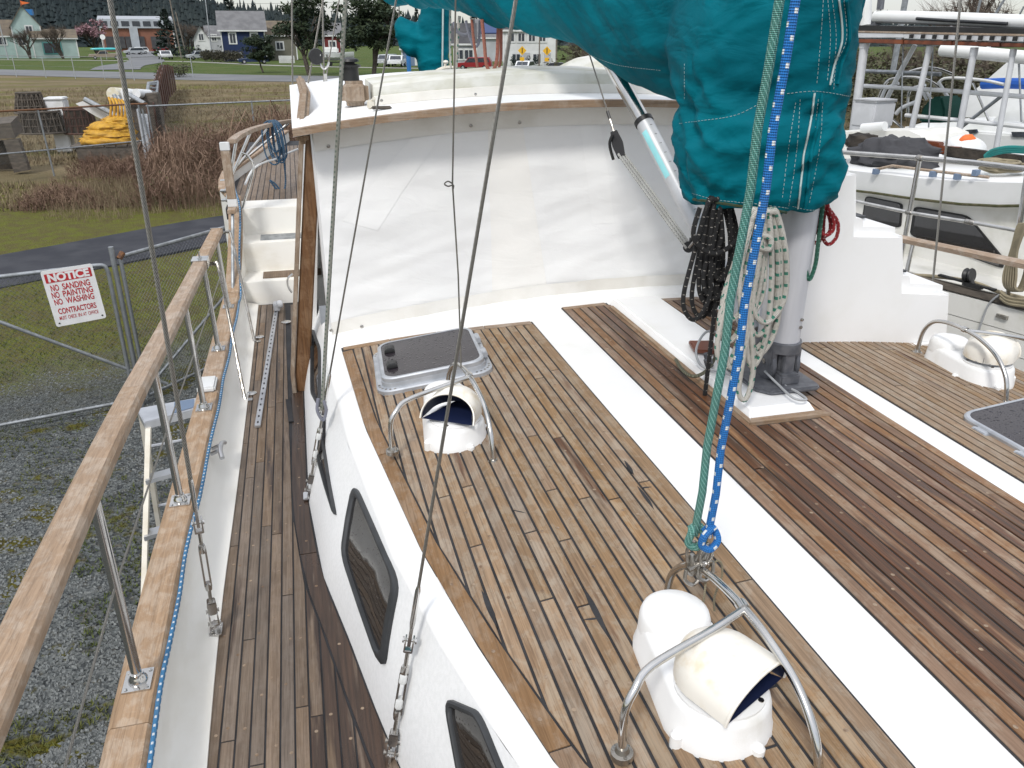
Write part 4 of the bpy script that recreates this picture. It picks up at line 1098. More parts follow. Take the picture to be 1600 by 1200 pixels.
dg = bpy.context.evaluated_depsgraph_get()
me2 = bpy.data.meshes.new_from_object(tmp.evaluated_get(dg))
off = W[tmp]
old = tmp.data; tmp.modifiers.clear(); tmp.data = me2
bm = bmesh.new(); bm.from_mesh(me2); bm.normal_update()
for v_ in bm.verts:
    p = v_.co + off
    ang = math.atan2(p.y - 3.1, p.x - 1.9)
    wm = 1 - min(1, max(0, (p.y - 3.45) / .6))
    tight = math.exp(-((p.z - 4.0) / .12) ** 2) 
    n1 = noise.noise(V((ang * 1.1, p.z * 7.5 + .8 * math.sin(ang * 2), 2))); n2 = noise.noise(V((ang * 2.5 + p.z * 2, p.z * 17, 7)))
    n5 = noise.noise(V((ang * 1.6 + 3, p.z * 12 + 1.5 * math.sin(ang * 1.7 + 1), 12))); n6 = noise.noise(V((ang * 4 + p.z * 5, p.z * 26 - ang * 3, 17)))
    fold = (.5 - abs(n1) * 2.2) * .026 + (.3 - abs(n5) * 1.6) * .022 + n2 * .008 + (.2 - abs(n6)) * .008 - .012 * math.exp(-((p.z - 4.03) / .02) ** 2)
    low = min(1, max(0, (4.35 - p.z) / .3))
    dm = fold * (.3 + .7 * low)
    # boom part: hanging diagonal drapes gathering at the mast
    q = (p.y - 3.0) * 3.0 - (p.z - 4) * 3.4
    n3 = noise.noise(V((q * .9, (p.z) * .8, 4))); n4 = noise.noise(V((p.y * 2.4, p.z * 3.5, 8)))
    n7 = noise.noise(V((q * 2.3 + 5, p.z * 1.2, 14))); n8 = noise.noise(V((q * 4.5, p.z * 3 + p.y, 15)))
    db = (.5 - 2 * abs(n3)) * .030 + (.3 - 1.5 * abs(n7)) * .020 + n4 * .012 + (.2 - abs(n8)) * .009
    v_.co += v_.normal * (dm * wm + db * (1 - wm))
bm.to_mesh(me2); bm.free()
me2.polygons.foreach_set('use_smooth', [True] * len(me2.polygons))
me2.materials.clear(); me2.materials.append(MT['teal_canvas'])
bpy.data.meshes.remove(old)
cover = thing('sail_cover', 'large teal canvas sail cover wrapped round the mast and over the main boom', 'sail cover', (1.9, 3.1, 3.6))
tmp.name = 'cover_cloth'; tmp.parent = cover; tmp.location = off - W[cover]
COV = BVHTree.FromPolygons([v_.co + off for v_ in me2.vertices], [tuple(p.vertices) for p in me2.polygons])
def on_cover(px, py, h=.003):
    r_ = COV.ray_cast(EYE, ray(px, py).normalized())
    return r_[0] + r_[1] * h if r_[0] else None
def px_line(pts, n=40):
    return [lerp(a, b_, k / n) for a, b_ in zip(pts, pts[1:]) for k in range(n)] + [pts[-1]]
def stitch(pxs, dash=.008, gap_=.005, r=.0009):
    sm = smooth_pts([V((a, b_, 0)) for a, b_ in pxs], 60)
    P = [on_cover(a.x, a.y, .002) for a in sm]; P = [p for p in P if p]
    mb = MB(); L = 0; seg = []; on = True
    if len(P) < 3: return
    run = [P[0]]; acc = 0
    for a, b_ in zip(P, P[1:]):
        if (b_ - a).length > .05: run = [b_]; acc = 0; continue
        acc += (b_ - a).length; run.append(b_)
        if on and acc >= dash:
            mb.tube([run[0], run[-1]], r, 4, cap=False); run = [b_]; acc = 0; on = False
        elif (not on) and acc >= gap_: run = [b_]; acc = 0; on = True
    if mb.v: stuff(mb.build('stitching', 'thread', cover, smooth=0))
for pl in ([(1062, 193), (1100, 188), (1150, 180), (1200, 155)], [(1230, 146), (1280, 143), (1337, 152)], [(1286, 0), (1282, 60), (1276, 130)], [(1318, 0), (1322, 60), (1306, 100), (1302, 140)], [(1300, 0), (1306, 60), (1300, 130)], [(1293, 0), (1297, 60), (1292, 128)],
           [(1243, 160), (1232, 230), (1222, 310)], [(1285, 160), (1280, 230), (1264, 318)], [(1278, 155), (1270, 230), (1256, 322)], [(1250, 155), (1244, 240), (1232, 322)], [(1238, 322), (1270, 328), (1308, 318)],
           [(900, 75), (960, 100), (1035, 110)], [(845, 66), (880, 70), (905, 80)], [(1070, 100), (1070, 155)], [(1082, 302), (1120, 312), (1180, 318), (1232, 325)]):
    stitch(pl)
# zip: a pale coil on a raised tape
for pl in ([(1272, 146), (1266, 190), (1256, 240), (1246, 325)], [(1310, 0), (1315, 60), (1303, 100), (1296, 132)]):
    sm = smooth_pts([V((a, b_, 0)) for a, b_ in pl], 16)
    P = [p for p in (on_cover(a.x, a.y, .004) for a in sm) if p]
    P = [p for p in P if (p - P[len(P) // 2]).length < 1]
    mb = MB(); mb.tube(P, .0038, 6); mb.build('zip', 'thread', cover)
    Q = [p for p in (on_cover(a.x + 11, a.y, .004) for a in sm) if p]
    mb = MB(); mb.tube(Q, .007, 6); mb.build('zip_flap', 'teal_canvas', cover)
# patches of green algae along the hem
P = [p for p in (on_cover(a, 303 + (a - 1082) * .14 + 8, .002) for a in range(1084, 1240, 6)) if p]
if len(P) > 3: mb = MB(); mb.tube(P, .006, 5); mb.build('hem_binding', 'algae', cover)
# boom with its end beyond the cover
mb = MB(); mb.loft([[(boomx(y) + .055 * math.cos(a), y, zc_ + .075 * math.sin(a)) for a in [2 * math.pi * k / 16 for k in range(16)]] for y, zc_ in ((3.2, und[0].z + .2), (und[2].y, und[2].z + .13), (und[-1].y, und[-1].z + .14), (und[-1].y + 1.1, und[-1].z + .2))])
boom = thing('boom', 'aluminium main boom inside the teal cover, running aft over the wheelhouse', 'boom', (1.94, 3.2, 4.1)); mb.build('tube', 'mast_alu', boom)
# ---------------------------------------------------------------- rigid vang and its tackle
vg = thing('boom_vang', 'telescopic silver boom vang strut with pale blue label', 'boom vang', (1.95, 3.3, 2.95))
v0, v1, v2 = onb(1095, 362), onb(1006, 190), onb(950, 92)
v0b = v0 + (v0 - v1).normalized() * .55
mb = MB(); mb.tube([v0b, v1], .044, 18); tb = mb.build('lower_tube', 'alu_white', vg)
mb = MB(); mb.tube([v1 - (v1 - v0).normalized() * .02, v2 + (v2 - v1) * .25], .037, 18); mb.build('upper_tube', 'stainless', vg)
dv = (v1 - v0).normalized(); mb = MB(); mb.tube([v1 - dv * .012, v1 + dv * .012], .0485, 18); mb.build('collar', 'black', vg)
side = (EYE - v1); side = (side - dv * side.dot(dv)).normalized(); perp = dv.cross(side)
def on_tube(t, ang, r): q = v1.lerp(v0, t); return q + (side * math.cos(ang) + perp * math.sin(ang)) * r
mb = MB()
for k in range(10):
    pass
aa = [-.25 + .65 * k / 5 for k in range(6)]; sgn = 1 if perp.dot(V((1, 0, 0))) < 0 else -1
mb.grid(lambda u, v: on_tube(lerp(.10, .52, v), sgn * lerp(.15, .85, u), .0446), 6, 2); mb.build('label_strip', 'label_cyan', tb)
mb = MB()
for k in range(11):
    t = .08 + k * .085; q0, q1 = on_tube(t, -sgn * .45, .0443), on_tube(t, -sgn * .75, .0443); mb.tube([q0, q1], .0012, 4)
mb.build('scale_marks', 'black', tb)
tk = thing('vang_tackle', 'black pulley block with white purchase lines beside the boom vang', 'tackle', (1.95, 3.8, 3.2))
w0, w1, w2, w3 = onb(921, 85), onb(953, 186), onb(965, 225), onb(1076, 386)
mb = MB(); mb.tube([w0 + (w0 - w1) * .4, w1], .004, 8); mb.build('wire', 'wire_rope', tk)
mb = MB(); mb.tube([w1 - (w1 - w0) * .12, w1], .0085, 8); mb.build('swage', 'black', tk)
mb = MB(); mb.tube([w1, w2 - (w2 - w1).normalized() * .05], .006, 8); mb.build('shackle', 'stainless_dull', tk)
db_ = (w2 - w1).normalized(); fr = frame(w2, db_, (EYE - w2).cross(db_))
mb = MB()
for s_ in (-.012, .012): mb.loft([[(a, s_ - .003, b_) for a, b_ in ((-.018, -.07), (.018, -.07), (.03, 0), (.02, .075), (-.02, .075), (-.03, 0))], [(a, s_ + .003, b_) for a, b_ in ((-.018, -.07), (.018, -.07), (.03, 0), (.02, .075), (-.02, .075), (-.03, 0))]], M=fr)
mb.lathe([(0, -.008), (.024, -.008), (.024, .008), (0, .008)], 16, fr @ Matrix.Rotation(math.pi / 2, 4, 'X'))
mb.build('block', 'caulk', tk, bevel=.002)
mb = MB(); mb.tube(smooth_pts([w2 + V((-.03, 0, .05)), w2 + V((-.045, 0, 0)), w2 + V((-.02, 0, -.08))], 5), .008, 6); mb.build('becket', 'black', tk)
mb = MB(); mb.lathe([(0, -.009), (.028, -.009), (.028, .009), (0, .009)], 16, frame(w3, (EYE - w3))); mb.box(w3 + V((.02, 0, .02)), (.03, .02, .05)); mb.build('block', 'black', tk)
mb = MB(); mb.tube(smooth_pts([w3 + V((-.01, -.02, .0)), w3 + V((.03, -.02, .05)), w3 + V((.08, 0, .07))], 5), .006, 8); mb.build('shackle', 'stainless_dull', tk)
for k in (-1, 0, 1):
    o_ = V((.016 * k, .010 * k, .004 * k)); mb = MB(); mb.tube([w2 + db_ * .05 + o_, w2.lerp(w3, .5) + o_ * 1.2 + V((0, 0, -.012)), w3 + o_], .0065, 8); mb.build('line', 'rope_tackle', tk)

# ---------------------------------------------------------------- dorade vents with cowls and stainless guards
def make_cowl(mb, mbi, az, ov=.1, R0=.114, H=.112, M0=Matrix.Identity(4)):
    T = M0 @ Matrix.Rotation(az, 4, 'Z')          # local +x points out of the mouth
    ns, na = 16, 20
    def sec(s_, sh):
        # s_ 0 back .. 1 mouth
        if s_ < .62: a = s_ / .62; xx = -R0 * math.cos(a * math.pi / 2); w = R0 * math.sin(a * math.pi / 2); h = H * (.25 + .75 * math.sin(a * math.pi / 2) ** .8)
        else: a = (s_ - .62) / .38; xx = R0 * .95 * a; w = R0 * (1 + .04 * a); h = H * (1 - .10 * a)
        ring = []
        for k in range(na + 1):
            t = math.pi * k / na
            y = math.cos(t) * w; z = math.sin(t) ** .8 * h
            over = (ov * z - .01) * max(0, (s_ - .62) / .38)
            ring.append((xx + over, y * (1 - sh / R0), max(0.0, z * (1 - sh / H))))
        lowz = 0.0
        return ring
    for mesh, sh in ((mb, 0.0), (mbi, .006)):
        rings = [[(p[0] + (sh * .4 if i < 3 else 0), p[1], p[2]) for p in sec(.004 + .996 * i / ns, sh)] for i in range(ns + 1)]
        mesh.loft(rings, cap=False, closed=False, M=T)
        # floor behind the lip
    rim = [V(p) for p in sec(1, 0)]
    mb.tube(smooth_pts(rim, 2), .0045, 6, M=T)
    mbi.add([sec(1, .006)[0], sec(1, .006)[-1], (-R0 * .98, -R0 * .3, .003), (-R0 * .98, R0 * .3, .003)], [(0, 1, 2, 3)], T)
def stadium(L, w1, w2, n=12, inset=0):
    pts = []
    for k in range(n + 1):
        a = math.pi * k / n; pts.append(((w1 - inset) * math.cos(a), L / 2 - w1 + (w1 - inset) * math.sin(a)))
    for k in range(n + 1):
        a = math.pi + math.pi * k / n; pts.append(((w2 - inset) * math.cos(a), -L / 2 + w2 + (w2 - inset) * math.sin(a)))
    return pts
def make_vent(loc, az, label, mirror=1, box_rot=0.0, ov=.1):
    t = thing('dorade_vent', label, 'vent', loc, box_rot, 'cowl vents on the cabin roof', local=True)
    mb = MB(); L = .50; rings = []
    for z, ins in ((-.02, 0), (.006, 0), (.018, .006), (.075, .013), (.088, .02), (.094, .035)): rings.append([(mirror * p[0], p[1], z) for p in (stadium(L, .108, .138, 12, ins))])
    mb.loft(rings); mb.build('vent_box', 'moulding', t, smooth=40, fixn=True)
    mb = MB(); mb.lathe([(.098, .06), (.096, .10), (.09, .118), (.078, .128), (.05, .133), (.0, .134)], 28, Matrix.Translation((0, L / 2 - .108, 0))); mb.build('vent_dome', 'moulding', t, smooth=50)
    for a in (0.3, 1.9, 3.5, 5.0):
        mb = MB(); x, y = .138 * math.cos(a), -L / 2 + .138 + .138 * math.sin(a)
        mb.lathe([(.016, -.02), (.016, .016), (.010, .024), (0, .025)], 12, Matrix.Translation((x * mirror, y, 0)))
        mb.build('fixing_lug', 'moulding', t)
    mb = MB(); mb.lathe([(.112, .09), (.112, .098), (.10, .103), (.088, .106), (.085, .1165), (.0, .1165)], 30, Matrix.Translation((0, -L / 2 + .138, 0))); mb.build('deck_plate', 'gelcoat', t)
    mb = MB()
    for k in range(5):
        a = .4 + k * 2 * math.pi / 5; mb.lathe([(0, 0), (.008, 0), (.008, .002), (0, .003)], 10, Matrix.Translation((.101 * math.cos(a), -L / 2 + .138 + .101 * math.sin(a), .102)))
    stuff(mb.build('screws', 'stainless_dull', t))
    mo, mi = MB(), MB()
    make_cowl(mo, mi, az, ov, M0=Matrix.Translation((0, -L / 2 + .138, .118)))
    cw = mo.build('cowl', 'cream', t, smooth=60); mi.build('cowl_lining', 'navy', cw, smooth=60)
    return t
def make_guard(loc, label, mirror=1, rot=0.0):
    t = thing('vent_guard', label, 'guard rail', loc, rot, 'stainless guards over the vents', local=True)
    m_ = mirror
    f0, f1, f2 = V((.05 * m_, .31, 0)), V((.115 * m_, -.36, 0)), V((-.27 * m_, -.15, 0))
    ap = [f0, f0 + V((.002 * m_, -.012, .12)), V((.065 * m_, .235, .20)), V((.078 * m_, .14, .235)), V((.09 * m_, .0, .245)), V((.098 * m_, -.12, .235)), V((.108 * m_, -.24, .195)), V((.112 * m_, -.325, .115)), f1]
    mb = MB(); mb.tube(smooth_pts(ap, 6), .0105, 12); mb.build('arch', 'stainless', t)
    br = [f2, f2 + V((0, .002, .12)), f2 + V((.025 * m_, .015, .17)), f2 + V((.08 * m_, .045, .205)), V((-.02 * m_, -.06, .233)), V((.092 * m_, -.02, .245))]
    mb = MB(); mb.tube(smooth_pts(br, 6), .0105, 12); mb.build('side_leg', 'stainless', t)
    mb = MB(); mb.lathe([(.016, -.012), (.016, .012), (.012, .014)], 12, frame((.091 * m_, -.01, .245), (.1, 1, 0))); mb.build('joint', 'stainless', t)
    for f in (f0, f1, f2):
        mb = MB(); mb.lathe([(0, -.012), (.027, -.012), (.027, .005), (.018, .008), (.014, .02), (0, .02)], 18, Matrix.Translation(f))
        for k in range(3):
            a = k * 2.1 + .5; mb.lathe([(0, .005), (.005, .005), (.005, .008), (0, .0085)], 8, Matrix.Translation(f + V((.0205 * math.cos(a), .0205 * math.sin(a), 0))))
        mb.build('foot', 'stainless_dull', t)
    return t
RP = .009
make_vent((.865, 1.435, roofz(.865) + RP), R(-64), 'white dorade vent with cream cowl nearest the camera, below the blue rope', ov=.16)
make_vent((.535, 3.15, roofz(.535) + RP), R(-122), 'white dorade vent with wide dark cowl mouth beside the smoked hatch', ov=-.55)
make_vent((3.215, 3.10, roofz(3.215) + RP), R(35), 'white dorade vent with cream cowl turned away, before the white stair block', -1)
g1 = make_guard((.865, 1.42, roofz(.865) + RP), 'stainless guard hoop over the cream cowl vent nearest the camera')
make_guard((.525, 3.13, roofz(.525) + RP), 'stainless guard hoop over the vent beside the smoked hatch')
make_guard((3.19, 3.06, roofz(3.19) + RP), 'stainless guard hoop over the vent before the white stair block', -1)

# ---------------------------------------------------------------- deck hatches
def make_hatch(loc, rz, label, tilt):
    t = thing('deck_hatch', label, 'hatch', loc, rz, 'smoked hatches in the cabin roof', local=True)
    t.rotation_euler = (0, tilt, rz)
    def rr(h, r=.07, n=5):
        out = []
        for cx, cy, a0 in ((h - r, h - r, 0), (-h + r, h - r, 90), (-h + r, -h + r, 180), (h - r, -h + r, 270)):
            for k in range(n + 1): a = R(a0 + 90 * k / n); out.append((cx + r * math.cos(a), cy + r * math.sin(a)))
        return out
    mb = MB(); mb.loft([[(p[0], p[1], z) for p in rr(h, r_)] for z, h, r_ in ((-.02, .295, .08), (.012, .295, .08), (.018, .288, .078), (.018, .268, .07), (.04, .265, .07))]); mb.build('base_frame', 'hatch_frame', t)
    mb = MB()
    for k in range(28):
        a = 2 * math.pi * k / 28; q = rr(.281, .075)[int(k * 24 / 28)]; mb.lathe([(0, .016), (.006, .016), (.006, .020), (0, .021)], 6, Matrix.Translation((q[0], q[1], 0)))
    stuff(mb.build('screws', 'stainless_dull', t))
    mb = MB(); mb.loft([[(p[0], p[1], z) for p in rr(h, r_)] for z, h, r_ in ((.04, .262, .07), (.062, .262, .07), (.068, .256, .068), (.068, .243, .06), (.060, .243, .06))], cap=False); lid = mb.build('lid', 'hatch_frame', t)
    mb = MB(); mb.prism(rr(.245, .06), .045, .0655); mb.build('lens', 'smoked_lens', lid)
    for y in (-.10, .12):
        mb = MB(); mb.loft([[(-.20 + a, y + b_, z) for a, b_ in ((-.028, -.035), (.028, -.035), (.028, .035), (-.028, .035))] if z < .08 else [(-.20 + a, y + b_, z) for a, b_ in ((-.015, -.03), (.022, -.03), (.022, .025), (-.015, .025))] for z in (.065, .076, .09)]); mb.build('latch', 'black', lid, bevel=.004)
    for y in (-.11, .11):
        mb = MB(); mb.lathe([(0, -.04), (.016, -.04), (.016, .04), (0, .04)], 14, frame((.275, y, .045), (0, 1, 0))); mb.box((.262, y, .05), (.05, .06, .022)); mb.build('hinge', 'hatch_frame', t, bevel=.003)
    return t
sl = math.atan(.1 * (XC - .56))
make_hatch((.565, 3.90, roofz(.565) + RP), R(-3), 'wet smoked deck hatch with two black latches, aft of the vent with the dark mouth', -sl)
make_hatch((2.93, 2.30, roofz(2.93) + RP), R(180), 'smoked deck hatch cut off by the right edge, beside the white stripe', math.atan(.1 * 1.03))

# ---------------------------------------------------------------- shrouds with turnbuckles
def fork(mb, M0, w=.013, h=.05, t=.005):
    for s_ in (-1, 1):
        mb.loft([[(s_ * w + o_, a, b_) for a, b_ in ((-.013, 0), (.013, 0), (.016, h * .7), (.010, h), (-.010, h), (-.016, h * .7))] for o_ in (-t / 2, t / 2)], M=M0)
    mb.box((0, 0, .004), (w * 2 + t, .024, .01), M=M0)
def shroud(label, base, top, name='shroud', dia=.0045, body=.20, taped=True, scale=1.0, chain=True, mat='wire_rope', group='wire shrouds', ext=2.0):
    base, top = V(base), V(top); d = (top - base).normalized(); t = thing(name, label, 'shroud', base, 0, group)
    Fm = frame(base, d, (EYE - base).cross(d)); S_ = Matrix.Scale(scale, 4)
    if chain:
        mb = MB(); mb.box((0, 0, -.005), (.05, .075, .012), M=Matrix.Translation(base)); mb.box((0, 0, .012), (.008, .04, .04), M=frame(base, d, (EYE - base).cross(d))); mb.build('chainplate', 'stainless', t, bevel=.003)
    mb = MB(); fork(mb, Fm @ Matrix.Translation((0, 0, .02)) @ S_); fork(mb, Fm @ Matrix.Translation((0, 0, .115 * scale)) @ Matrix.Rotation(math.pi, 4, 'X') @ Matrix.Rotation(math.pi / 2, 4, 'Z') @ S_); mb.build('toggle', 'stainless', t, bevel=.002)
    mb = MB()
    for z, ax in ((.028, (1, 0, 0)), (.065 * scale + .01, (1, 0, 0))):
        mb.lathe([(0, -.024), (.0085, -.024), (.0085, -.02), (.0055, -.02), (.0055, .02), (.0085, .02), (.0085, .024), (0, .024)], 10, Fm @ frame((0, 0, z), ax))
    mb.build('clevis_pin', 'stainless_dull', t)
    z0 = .115 * scale; z1 = z0 + .05; z2 = z1 + body; z3 = z2 + .06
    mb = MB(); mb.lathe([(.0065, z0), (.0065, z1 + .03)], 10, Fm); mb.build('threaded_stud', 'stainless_dull', t); mb = MB(); mb.lathe([(.0065, z2 - .03), (.0065, z3)], 10, Fm); mb.build('threaded_stud', 'stainless_dull', t)
    mb = MB(); mb.lathe([(.0115, z1), (.013, z1 + .01), (.013, z1 + .028), (.0115, z1 + .034)], 14, Fm); mb.lathe([(.0115, z2 - .034), (.013, z2 - .028), (.013, z2 - .01), (.0115, z2)], 14, Fm)
    for s_ in (-1, 1): mb.loft([[(s_ * .0105 + a, b_, z) for a, b_ in ((-.0035, -.008), (.0035, -.008), (.0035, .008), (-.0035, .008))] for z in (z1 + .02, z2 - .02)], M=Fm)
    mb.build('turnbuckle_body', 'stainless', t)
    if taped:
        for zz in (z1 + .045, z2 - .06): mb = MB(); mb.lathe([(.0135, zz), (.0155, zz + .005), (.0148, zz + .018), (.0152, zz + .028), (.0135, zz + .034)], 9, Fm); mb.build('tape', 'plastic_white', t)
    mb = MB(); fork(mb, Fm @ Matrix.Translation((0, 0, z3 - .005)) @ S_, .012, .055); mb.build('fork', 'stainless', t, bevel=.002)
    mb = MB(); mb.lathe([(0, -.022), (.010, -.022), (.010, -.017), (.0055, -.017), (.0055, .017), (.010, .017), (.010, .022), (0, .022)], 12, Fm @ frame((0, 0, z3 + .035), (1, 0, 0))); mb.build('clevis_pin', 'stainless', t)
    mb = MB(); mb.loft([[(a, b_, z) for a, b_ in ((-.0055, -w), (.0055, -w), (.0055, w), (-.0055, w))] for z, w in ((z3 + .018, .010), (z3 + .05, .012), (z3 + .085, .006))], M=Fm); mb.lathe([(.0055, z3 + .07), (.0085, z3 + .095), (.0088, z3 + .21), (.006, z3 + .225)], 12, Fm); mb.build('swage_terminal', 'stainless', t)
    mb = MB(); p0 = Fm @ V((0, 0, z3 + .2)); p1 = base + (top - base) * ext; n_ = 4
    mb.tube([p0.lerp(p1, k / n_) for k in range(n_ + 1)], dia, 10); mb.build('wire', mat, t)
    return t
s1b = V((-.50, 2.70, 2.175)); shroud('wire shroud left of the side deck with turnbuckle at the bulwark foot', s1b, ony(172, 0, 2.78), dia=.0078, taped=False, ext=3.2, scale=1.15)
s2b = V((.09, 1.93, 2.15)); shroud('wire shroud crossing the cabin windows with white taped turnbuckle', s2b, ony(806, 0, 2.06), dia=.0052, ext=3.2)
s3b = V((-.125, 3.64, 2.17)); s3 = shroud('wire shroud at the cabin side aft, paired with the grey rope', s3b, ony(619, 0, 3.85), dia=.0045, ext=3.0)
mb = MB(); a_ = s3b.lerp(ony(540, 0, 3.72), .25); b3 = ony(540, 0, 3.72); a_ = ony(503, 640, 3.66)
mb.tube([a_, a_.lerp(b3, .5), b3, b3 + (b3 - a_)], .0092, 10); hr_ = mb.build('halyard', 'rope_grey'); tag(hr_, 'thick speckled grey halyard rising from the aft cabin side turnbuckle', 'rope', 'halyards and lines')
mb = MB(); mb.tube(smooth_pts([a_ + V((-.012, 0, .06)), a_ + V((-.022, -.005, .0)), a_ + V((.0, -.015, -.05)), a_ + V((.02, -.01, 0)), a_ + V((.01, 0, .05))], 6), .008, 8); 
mb.build('splice', 'rope_greyblue', hr_)
# thin shock cord down to the hatch-side guard
c0, c1, c2 = V((.60, 3.22, roofz(.6) + .24)), ony(707, 287, 3.3), ony(712, -10, 3.32)
mb = MB(); mb.tube([c0, ony(716, 430, 3.26), c1, ony(710, 120, 3.3), c2, c2 + (c2 - c1)], .0035, 8); sc_ = mb.build('shock_cord', 'shock_cord'); tag(sc_, 'thin dark cord with a knot rising from the guard beside the smoked hatch', 'cord', 'halyards and lines')
mb = MB(); mb.tube(smooth_pts([c1, c1 + V((-.02, -.01, .012)), c1 + V((-.035, -.01, .002)), c1 + V((-.02, -.01, -.008)), c1 + V((.004, 0, -.006)), c1 + V((0, 0, -.03))], 5), .003, 6); mb.build('knot', 'shock_cord', sc_)
# port shroud
pb_ = onx(1457, 446, 4.35); pt_ = onx(1501, 0, 4.2)
mb = MB(); mb.tube([V((4.36, pb_.y, 2.1)), pb_, pt_, pt_ + (pt_ - pb_) * 1.5], .0075, 8); tag(mb.build('port_shroud', 'wire_rope'), 'single wire shroud on the far right side, crossing the next boat', 'shroud', 'wire shrouds')
# mizzen rigging wires beyond the roof
for k, (xa, ya, xb, yb, yy, lab) in enumerate(((457, 118, 456, 0, 8.6, 'thin stay left of the roof corner, leftmost of the aft wires'), (478, 150, 505, 0, 8.4, 'thin slanting stay behind the roof corner'), (507, 155, 504, 0, 8.3, 'upright aft stay with a shackle above the roof'), (508, 130, 530, 0, 8.3, 'pale aft stay slanting right from the roof shackle'))):
    a_, b_ = ony(xa, ya, yy), ony(xb, yb, yy); a_ = a_ + (a_ - b_) * (.55 if k == 0 else .03)
    zt = phz(.1) + .01
    mb = MB(); mb.tube([a_, b_, b_ + (b_ - a_) * 2], .008 if k < 3 else .006, 8); o = mb.build('aft_stay', 'wire_rope'); tag(o, lab, 'stay', 'aft stays')
    if k == 2:
        m0 = ony(506, 92, yy); mb = MB(); mb.tube(smooth_pts([m0 + V((-.03, 0, .04)), m0 + V((-.04, 0, -.04)), m0 + V((0, 0, -.09)), m0 + V((.04, 0, -.04)), m0 + V((.03, 0, .04))], 5), .010, 8); mb.box(m0 + V((0, 0, -.28)), (.03, .03, .3)); mb.build('turnbuckle', 'stainless', o)
        mb = MB(); mb.lathe([(0, -.02), (.07, -.02), (.075, 0), (.07, .02), (0, .02)], 14, frame(m0 + V((-.07, 0, .02)), (.3, -1, 0))); mb.build('block', 'black', o)

# ---------------------------------------------------------------- halyards clipped to the near guard
ap = V((.865 + .068, 1.42 + .20, roofz(.865) + RP + .222))
gA, gB = ony(1085, 835, 1.60), ony(1218, 0, 1.63)
bA, bB = ony(1106, 838, 1.58), ony(1243, 0, 1.60)
for (a_, b_, m_, r_, lab) in ((gA, gB, 'rope_teal', .0108, 'dark green braided halyard tied to the guard nearest the camera'), (bA, bB, 'rope_blue', .0104, 'bright blue white-flecked halyard tied to the guard nearest the camera')):
    mb = MB(); mb.tube([a_.lerp(b_, k / 10) + V((.004 * math.sin(k * 2.1), 0, 0)) * (1 if 0 < k < 10 else 0) for k in range(11)] + [b_ + (b_ - a_) * 1.5], r_, 12)
    o = mb.build('halyard', m_); tag(o, lab, 'rope', 'halyards and lines')
    s_ = -1 if m_ == 'rope_teal' else 1
    mb = MB(); mb.tube(smooth_pts([a_ + V((.012 * s_, -.004, .03)), a_ + V((-.018, -.016, .018)), a_ + V((-.022, -.012, -.015)), a_ + V((.0, -.018, -.028)), a_ + V((.024, -.010, -.008)), a_ + V((.016, .012, .018)), a_ + V((-.008, .014, .006))], 6), r_ * .95, 10); mb.build('knot', m_, o)
    mb = MB(); mb.tube(smooth_pts([a_ + V((0, -.004, -.02)), a_ + V((.014, -.008, -.05)), a_ + V((.008, 0, -.085)), a_ + V((-.010, 0, -.085)), a_ + V((-.014, .004, -.05))], 5, True), .0048, 8, closed=True); mb.build('shackle_bow', 'stainless_dull', o)
sn = thing('snap_shackle', 'pair of tarnished snap shackles gripping the guard hoop below the halyards', 'shackle', ap)
for dx, dz in ((-.016, .016), (.02, .022)):
    c_ = ap + V((dx, -.012, dz)); mb = MB(); mb.lathe([(.006, -.04), (.014, -.03), (.019, -.008), (.016, .012), (.009, .03), (.006, .036)], 12, frame(c_, (dx * 8, -.1, 1))); mb.tube(smooth_pts([c_ + V((-.02, -.01, -.005)), c_ + V((-.024, -.016, -.035)), c_ + V((0, -.02, -.052)), c_ + V((.022, -.012, -.032)), c_ + V((.02, -.008, 0))], 5), .0055, 8)
    mb.lathe([(0, -.02), (.009, -.02), (.009, -.01), (.006, 0), (.009, .012), (.0, .013)], 10, frame(c_ + V((0, -.014, .004)), (1, .2, .3))); mb.build('shackle_body', 'stainless_dull', sn)
mb = MB(); q = ap + V((.03, -.01, -.01)); mb.tube(smooth_pts([q, q + V((.03, -.01, .03)), q + V((.045, -.01, -.02)), q + V((.03, -.01, -.09)), q + V((.035, -.01, -.14))], 6), .003, 6); mb.tube(smooth_pts([q + V((0, 0, 0)), q + V((-.005, -.015, -.06)), q + V((-.008, -.015, -.14))], 6), .003, 6); mb.build('lanyard', 'rope_old', sn)
# blue line lying along the bulwark cap
mb = MB(); pts = []
for i in range(34):
    y = lerp(-1.2, 6.85, i / 33); pts.append(V((cap_i(y) + .012 + .004 * math.sin(i * 1.7), y, cap_z(y) - .004 + .003 * math.sin(i * 2.3))))
pts += [V((-.585, 7.15, 2.56)), V((-.56, 7.6, 2.87)), V((-.62, 8.1, 2.98)), V((-.66, 8.6, 2.99))]
mb.tube(smooth_pts(pts, 3), .0085, 10); tag(mb.build('side_line', 'rope_paleblue'), 'blue and white rope stretched along the teak bulwark cap', 'rope')
